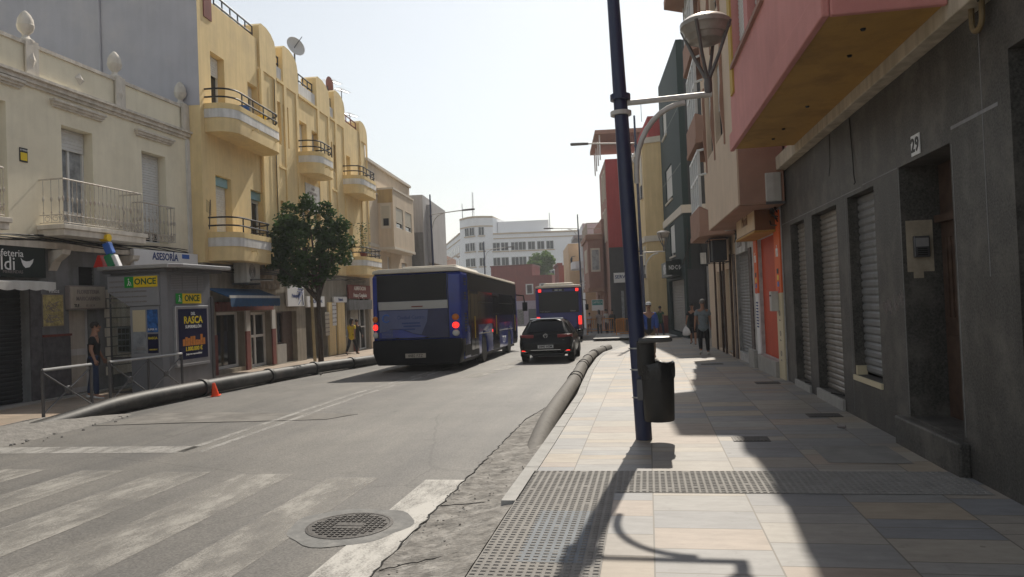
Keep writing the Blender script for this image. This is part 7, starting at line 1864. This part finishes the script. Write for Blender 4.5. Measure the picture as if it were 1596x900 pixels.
    mb = MB(); mb.box(-.62, .62, -.015, .2, .22, .33); mb.build('diffuser', 'rubber', t, bevel=.02)
    mb = MB(); mb.tube([(-.5, -.02, .25), (-.5, .2, .25)], .035, 10); mb.build('exhaust', 'chrome', t)
    for s_ in (1, -1):
        mb = MB(); mb.prism([(.45, 3.98), (.7, 3.85), (.82, 3.6), (.80, 3.75), (.62, 4.12)], .62, .74, lambda p, q: (s_*p[0], p[1], q)); mb.build('headlight', 'lamp_clear', t)
    return t
car = hatchback('parked_car', 'black hatchback with dark windows following close behind the navy bus', (-3.33, 23.75, slope(23.8)-.12), R(1.5)); on_slope(car); car.scale = (.98, 1.0, .97); car.name = 'hatchback_car'

# ================================================================== PEOPLE
def skin_mesh(name, verts, edges, radii, m, parent, root=0, lv=2, extra=None):
    me = D.meshes.new(name); me.from_pydata([tuple(v) for v in verts], edges, [])
    o = D.objects.new(name, me); COL.objects.link(o)
    md = o.modifiers.new('skin', 'SKIN'); md.use_smooth_shade = True; md.branch_smoothing = .5
    sv = me.skin_vertices[0].data
    for i, r in enumerate(radii):
        sv[i].radius = r if isinstance(r, tuple) else (r, r); sv[i].use_root = (i == root)
    ss = o.modifiers.new('sub', 'SUBSURF'); ss.levels = lv; ss.render_levels = lv
    bpy.context.view_layer.update()
    m2 = D.meshes.new_from_object(o.evaluated_get(bpy.context.evaluated_depsgraph_get()))
    D.objects.remove(o); D.meshes.remove(me)
    m2.name = name; m2.materials.clear()
    if extra:
        bm = bmesh.new(); bm.from_mesh(m2)
        for mbx, mi in extra:
            tmp = D.meshes.new('t'); tmp.from_pydata(mbx.v, [], mbx.f); tmp.polygons.foreach_set('material_index', [mi]*len(tmp.polygons)); tmp.polygons.foreach_set('use_smooth', [True]*len(tmp.polygons))
            bm.from_mesh(tmp); D.meshes.remove(tmp)
        bm.to_mesh(m2); bm.free()
    for q in (m if isinstance(m, (list, tuple)) else [m]): m2.materials.append(M[q])
    m2.polygons.foreach_set('use_smooth', [True]*len(m2.polygons))
    r = D.objects.new(name, m2); COL.objects.link(r); r.parent = parent
    return r
def person(lab, loc, face, H_, pose, top, legs, shoes='shoe_black', hair='hair_dark', skin='skin', sleeve=.55, shorts=False, cap=None, jacket=None, build=1.0, bald=False, longhair=False, group=None):
    """face: heading in degrees the figure looks towards (0 = up the street); pose: dict of joint angles in degrees"""
    k = H_/1.75
    t = thing('person', lab, 'person', loc, R(-face), group)
    g = lambda n, d=0: R(pose.get(n, d))
    bw = build
    pel = Vector((0, 0, .93)); lean = g('lean', 2)
    up = Vector((0, math.sin(lean), math.cos(lean)))
    waist = pel+up*.16; chest = pel+up*.36; neckb = pel+up*.53; head0 = neckb+up*.09+Vector((0, .015, 0))
    headc = head0+Vector((0, .015, .10)); headt = headc+Vector((0, -.005, .085))
    V_ = [pel, waist, chest, neckb, head0, headc, headt]; E_ = [(0, 1), (1, 2), (2, 3), (3, 4), (4, 5), (5, 6)]
    Rr = [(.14*bw, .105*bw), (.135*bw, .10*bw), (.155*bw, .105*bw), (.075, .07), (.055, .058), (.074, .092), (.06, .075)]
    J = {}
    for s_, nm in ((1, 'r'), (-1, 'l')):
        hip = pel+Vector((s_*.085*bw, 0, -.03)); a = g('leg_'+nm); kb = g('knee_'+nm, 4); ab = g('spread', 3)*s_
        d1 = Vector((math.sin(ab), math.sin(a), math.cos(a))); d1 = Vector((math.sin(ab)*.8, math.sin(a), -math.cos(a))).normalized()
        kn = hip+d1*.42; a2 = a-kb
        an = kn+Vector((math.sin(ab)*.4, math.sin(a2), -math.cos(a2))).normalized()*.41
        fp_ = g('foot_'+nm, 0); to = an+Vector((s_*.02, math.cos(fp_)*.17, -.045+math.sin(fp_)*.1))
        i = len(V_); V_ += [hip, kn, an, to]; E_ += [(0, i), (i, i+1), (i+1, i+2), (i+2, i+3)]; Rr += [.088*bw, .056*bw, .04, (.038, .03)]
        J[nm] = (hip, kn, an, to)
        sh = neckb+Vector((s_*.165*bw, 0, -.055)); a = g('arm_'+nm); el = g('elbow_'+nm, 12); out = R(pose.get('out_'+nm, 8))*s_
        d = Vector((math.sin(out), math.sin(a)*math.cos(out), -math.cos(a)*math.cos(out)))
        eb = sh+d*.28; a2 = a+el; d2 = Vector((math.sin(out)*.5+R(pose.get('in_'+nm, 0))*-s_, math.sin(a2), -math.cos(a2))).normalized(); wr_ = eb+d2*.25
        i = len(V_); V_ += [sh, eb, wr_, wr_+d2*.07]; E_ += [(2, i), (i, i+1), (i+1, i+2), (i+2, i+3)]; Rr += [.058*bw, .040*bw, (.028, .026), (.034, .018)]
        J['h'+nm] = (sh, eb, wr_, d2, wr_+d2*.07)
    minz = min(min(J['r'][2].z, J['l'][2].z)-.075, J['r'][3].z-.03, J['l'][3].z-.03)
    off = Vector((0, 0, -minz))
    sc = lambda v: (v+off)*k
    # face details and fingers, joined into the one body mesh
    fe = MB(); hc = headc
    fe.ell(sc(hc+Vector((0, .095, -.015))), .014*k, .022*k, .026*k, 8, 6)
    for s_ in (1, -1): fe.ell(sc(hc+Vector((s_*.078, .0, -.005))), .012*k, .022*k, .032*k, 8, 6)
    fe.ell(sc(hc+Vector((0, .05, -.085))), .045*k, .045*k, .04*k, 8, 6)
    for nm, s_ in (('r', 1), ('l', -1)):
        sh, eb, wr_, d2, hd = J['h'+nm]
        fw2 = Vector((0, 1, 0)); fw2 = (fw2-d2*fw2.dot(d2)).normalized(); sd_ = d2.cross(fw2)*s_
        for q, ln in enumerate((.072, .082, .076, .060)):
            b = hd+fw2*(.026-.0175*q)+d2*-.01; c1 = b+d2*ln*.55; c2 = c1+d2*ln*.42+sd_*-.018
            fe.tube([sc(b), sc(c1), sc(c2)], [.0095*k, .0085*k, .007*k], 6)
        b = wr_+d2*.025+fw2*.02; fe.tube([sc(b), sc(b+d2*.03+fw2*.028), sc(b+d2*.065+fw2*.03)], [.012*k, .011*k, .008*k], 6)
    ey = MB()
    for s_ in (1, -1): ey.ell(sc(hc+Vector((s_*.032, .086, .012))), .011*k, .008*k, .008*k, 6, 4)
    ey.ell(sc(hc+Vector((0, .088, -.055))), .025*k, .008*k, .006*k, 6, 4)
    for s_ in (1, -1): ey.ell(sc(hc+Vector((s_*.034, .087, .032))), .02*k, .006*k, .005*k, 6, 4)
    def rad(r): return (r[0]*k, r[1]*k) if isinstance(r, tuple) else r*k
    skin_mesh('body', [sc(v) for v in V_], E_, [rad(r) for r in Rr], [skin, 'hair_dark'], t, 0, 2, [(fe, 0), (ey, 1)])
    # top garment
    def garment(name, m, sl, low, extra=.016):
        vs = [pel+up*low, waist, chest, neckb+up*-.015]; es = [(0, 1), (1, 2), (2, 3)]
        rs = [(.148*bw+extra, .115*bw+extra), (.14*bw+extra, .108*bw+extra), (.16*bw+extra, .112*bw+extra), (.085+extra*.3, .08+extra*.3)]
        for nm in ('r', 'l'):
            sh, eb, wr_, d2, hd = J['h'+nm]; i = len(vs); vs += [sh, sh.lerp(eb, min(1, sl/.55*.62) if sl < .9 else 1)]; es += [(2, i), (i, i+1)]; rs += [.066*bw+extra*.6, (.052*bw+extra*.8)]
            if sl >= .9: vs.append(eb.lerp(wr_, .9)); es.append((i+1, i+2)); rs.append(.040+extra*.4)
        return skin_mesh(name, [sc(v) for v in vs], es, [rad(r) for r in rs], m, t, 1, 2)
    garment('shirt', top, sleeve, -.22, .026)
    if jacket: 
        jk = garment('jacket', jacket, 1.0, -.10, .040)
        bm = bmesh.new(); bm.from_mesh(jk.data)   # open front
        dl = [f for f in bm.faces if f.calc_center_median().y > .045*k and abs(f.calc_center_median().x) < .075*k and f.calc_center_median().z < sc(neckb).z]
        bmesh.ops.delete(bm, geom=dl, context='FACES'); bm.to_mesh(jk.data); bm.free()
    vs = [pel+up*.20, pel+Vector((0, 0, -.05))]; es = [(0, 1)]; rs = [(.142*bw, .108*bw), (.148*bw, .118*bw)]
    for nm in ('r', 'l'):
        hip, kn, an, to = J[nm]; i = len(vs)
        if shorts: vs += [hip+Vector((0, 0, -.04)), hip.lerp(kn, 1.02)]; es += [(1, i), (i, i+1)]; rs += [.102*bw, .078*bw]
        else: vs += [hip+Vector((0, 0, -.04)), kn, kn.lerp(an, .95)]; es += [(1, i), (i, i+1), (i+1, i+2)]; rs += [.102*bw, .073*bw, .056]
    skin_mesh('trousers' if not shorts else 'shorts', [sc(v) for v in vs], es, [rad(r) for r in rs], legs, t, 0, 2)
    for nm in ('r', 'l'):
        hip, kn, an, to = J[nm]; f = (to-an); f.z = 0; f.normalize()
        dz = Vector((0, 0, 1)); heel = an-f*.06+dz*-.045; 
        pitch = (to.z-an.z+.045)
        skin_mesh('shoe', [sc(an+dz*.0), sc(heel), sc(an+f*.06+dz*(-.045+pitch*.4)), sc(an+f*.17+dz*(-.05+pitch))], [(0, 1), (0, 2), (2, 3)], [rad(.042), rad((.036, .030)), rad((.042, .032)), rad((.036, .024))], shoes, t, 0, 2)
    # hair
    if not bald:
        vs = []; mb = MB(); mb.ell(sc(hc+Vector((0, -.018, .035))), .086*k, .098*k, .088*k, 14, 9)
        mb.v = [v if v[1] < sc(hc).y+.05*k else (v[0], v[1], max(v[2], sc(hc+Vector((0, 0, .045))).z)) for v in mb.v]
        if longhair: mb.tube([sc(hc+Vector((0, -.07, .04))), sc(hc+Vector((0, -.10, -.08))), sc(hc+Vector((0, -.11, -.24)))], [.07*k, .075*k, .03*k], 10)
        mb.build('hair', hair, t, smooth=60)
    if cap:
        mb = MB(); c0 = sc(hc+Vector((0, -.005, .04))); n = 14
        mb.lathe([(.100*k, 0), (.102*k, .02*k), (.09*k, .06*k), (.05*k, .085*k), (.002, .09*k)], c0, 16)
        mb.v = [(v[0]*.93, c0[1]+(v[1]-c0[1])*1.08, v[2]) for v in mb.v]
        mb.prism([(-.08, .06), (-.07, .13), (-.03, .165), (.03, .165), (.07, .13), (.08, .06)], .0, .012, lambda p, q: (c0[0]+p[0]*k, c0[1]+p[1]*k, c0[2]+(q-.12*max(0, p[1]-.06))*k))
        mb.build('cap', cap, t, smooth=50)
    return t, {n: t.matrix_basis @ sc(J['h'+n][4]) for n in ('r', 'l')}
PS = lambda px, py, d=0: G(px, py, d)
def put(px, py, d=0): p = G(px, py, d); return (p.x, p.y, p.z)
walk = dict(leg_r=22, knee_r=6, leg_l=-14, knee_l=22, arm_r=-18, arm_l=16, foot_l=-25)
walk2 = dict(leg_r=-12, knee_r=18, leg_l=16, knee_l=5, arm_r=14, arm_l=-14, foot_r=-20)
stand = dict(leg_r=2, leg_l=-3, knee_r=3, knee_l=4, spread=5)
# people on the right pavement
w1, h1 = person('man in a grey T-shirt and black trousers walking away on the shaded right pavement', put(1098, 553), 0, 1.74, dict(leg_r=-4, knee_r=3, leg_l=3, knee_l=38, foot_l=-45, arm_r=6, arm_l=-6, out_r=9, out_l=12), 'cloth_grey', 'cloth_black', 'shoe_white', 'hair_grey', sleeve=.6, build=1.06)
w2, h2 = person('man in black cap and shorts carrying a white bag, beyond the man in grey', put(1081, 537), 190, 1.68, dict(walk2, out_l=10, out_r=12), 'cloth_black', 'cloth_black', 'shoe_black', skin='skin', shorts=True, cap='cloth_black', sleeve=.55)
hb = h2['r'] if (w2.matrix_basis.inverted() @ h2['r']).x > 0 else h2['l']
hb = min(h2.values(), key=lambda v: v.x)
bg = thing('carrier_bag', 'white plastic carrier bag hanging from the hand of the man in black', 'bag', (hb.x, hb.y, hb.z-.42))
mb = MB(); rr = random.Random(4); n = 16; prof = [(.10, 0), (.15, .04), (.15, .16), (.11, .26), (.06, .33), (.025, .38)]
vs = []; fs = []
for i, (r, z) in enumerate(prof):
    for q in range(n): a = 2*math.pi*q/n; e = 1+.14*math.sin(a*3+i)+.07*math.sin(a*7+2*i); vs.append((r*e*math.cos(a), r*.6*e*math.sin(a), z))
for i in range(len(prof)-1):
    for q in range(n): a = i*n+q; b_ = i*n+(q+1) % n; fs.append((a, b_, b_+n, a+n))
fs.append(tuple(range(n-1, -1, -1))); mb.add(vs, fs); mb.build('bag', 'plastic_bag', bg, smooth=60)
mb = MB(); mb.tube([(-.02, 0, .37), (-.025, 0, .43), (0, 0, .46), (.025, 0, .43), (.02, 0, .37)], .008, 5); mb.build('handle', 'plastic_bag', bg)
person('man in a white cap, blue jacket and khaki trousers walking up behind the bin', put(1014, 557), 178, 1.70, dict(walk2, leg_l=10, leg_r=-6, arm_l=-8, arm_r=10), 'cloth_black', 'cloth_khaki', 'shoe_white', skin='skin', cap='cloth_white', jacket='cloth_blue', build=1.12, sleeve=.55)
person('person in a green T-shirt and jeans walking off past the yellow house', put(1030, 523), 15, 1.70, dict(walk), 'cloth_green', 'cloth_jeans', 'shoe_black', build=1.0)
# the group at the bus stop
gp = 'people waiting at the bus stop'
person('person with long dark hair, pale top and black trousers at the bus stop', put(935, 523, -.1), -25, 1.68, dict(stand, elbow_r=40, arm_r=10), 'cloth_blush', 'cloth_black', 'shoe_black', longhair=True, group=gp)
person('person in a white shirt and black trousers facing the bus stop group', put(946, 521, -.1), -60, 1.72, dict(stand, elbow_l=60), 'cloth_white', 'cloth_navy', 'shoe_black', group=gp)
person('person in dark clothes standing nearest the lamp post at the bus stop', put(955.5, 520, -.1), 200, 1.66, dict(stand), 'cloth_black', 'cloth_black', 'shoe_black', sleeve=1.0, group=gp)
person('short person in a pale top beside the rear of the navy bus', put(919.5, 519, -.1), 30, 1.5, dict(stand), 'cloth_blush', 'rust_red', 'shoe_black', shorts=True, group=gp)
# left pavement
person('man in a dark polo shirt and jeans standing by the door beside the kiosk', put(148, 622), 60, 1.66, dict(stand, arm_l=4, arm_r=-6, out_r=16, out_l=14, elbow_r=25, elbow_l=20, leg_r=6, leg_l=-8), 'cloth_black', 'cloth_jeans', 'shoe_white', hair='hair_dark', sleeve=.62, build=1.12)
person('woman in a yellow T-shirt and black trousers walking along the left pavement', put(549, 553), 8, 1.62, dict(walk), 'cloth_yellow', 'cloth_black', 'shoe_black', longhair=True, sleeve=.6)
person('person in dark clothes walking in front of the woman in yellow', put(557, 550), 5, 1.55, dict(walk2), 'cloth_black', 'cloth_black', 'shoe_black', sleeve=1.0)

# ------------------------------------------------------------------ hazy air
mb = MB(); mb.box(-250, 250, -70, 430, -3.6, 45)
hz = mb.build('haze', [], None) if False else None
me = D.meshes.new('haze'); me.from_pydata(mb.v, [], mb.f); hm = D.materials.new('haze'); hm.use_nodes = True
for n_ in list(hm.node_tree.nodes):
    if n_.type == 'BSDF_PRINCIPLED': hm.node_tree.nodes.remove(n_)
pv = hm.node_tree.nodes.new('ShaderNodeVolumePrincipled'); pv.inputs['Color'].default_value = (.86, .90, .96, 1); pv.inputs['Density'].default_value = HAZE; pv.inputs['Anisotropy'].default_value = .3
hm.node_tree.links.new(pv.outputs['Volume'], hm.node_tree.nodes['Material Output'].inputs['Volume']); me.materials.append(hm)
hz = D.objects.new('haze', me); COL.objects.link(hz); tag(hz, 'pale hazy air filling the street', 'haze', kind='stuff')
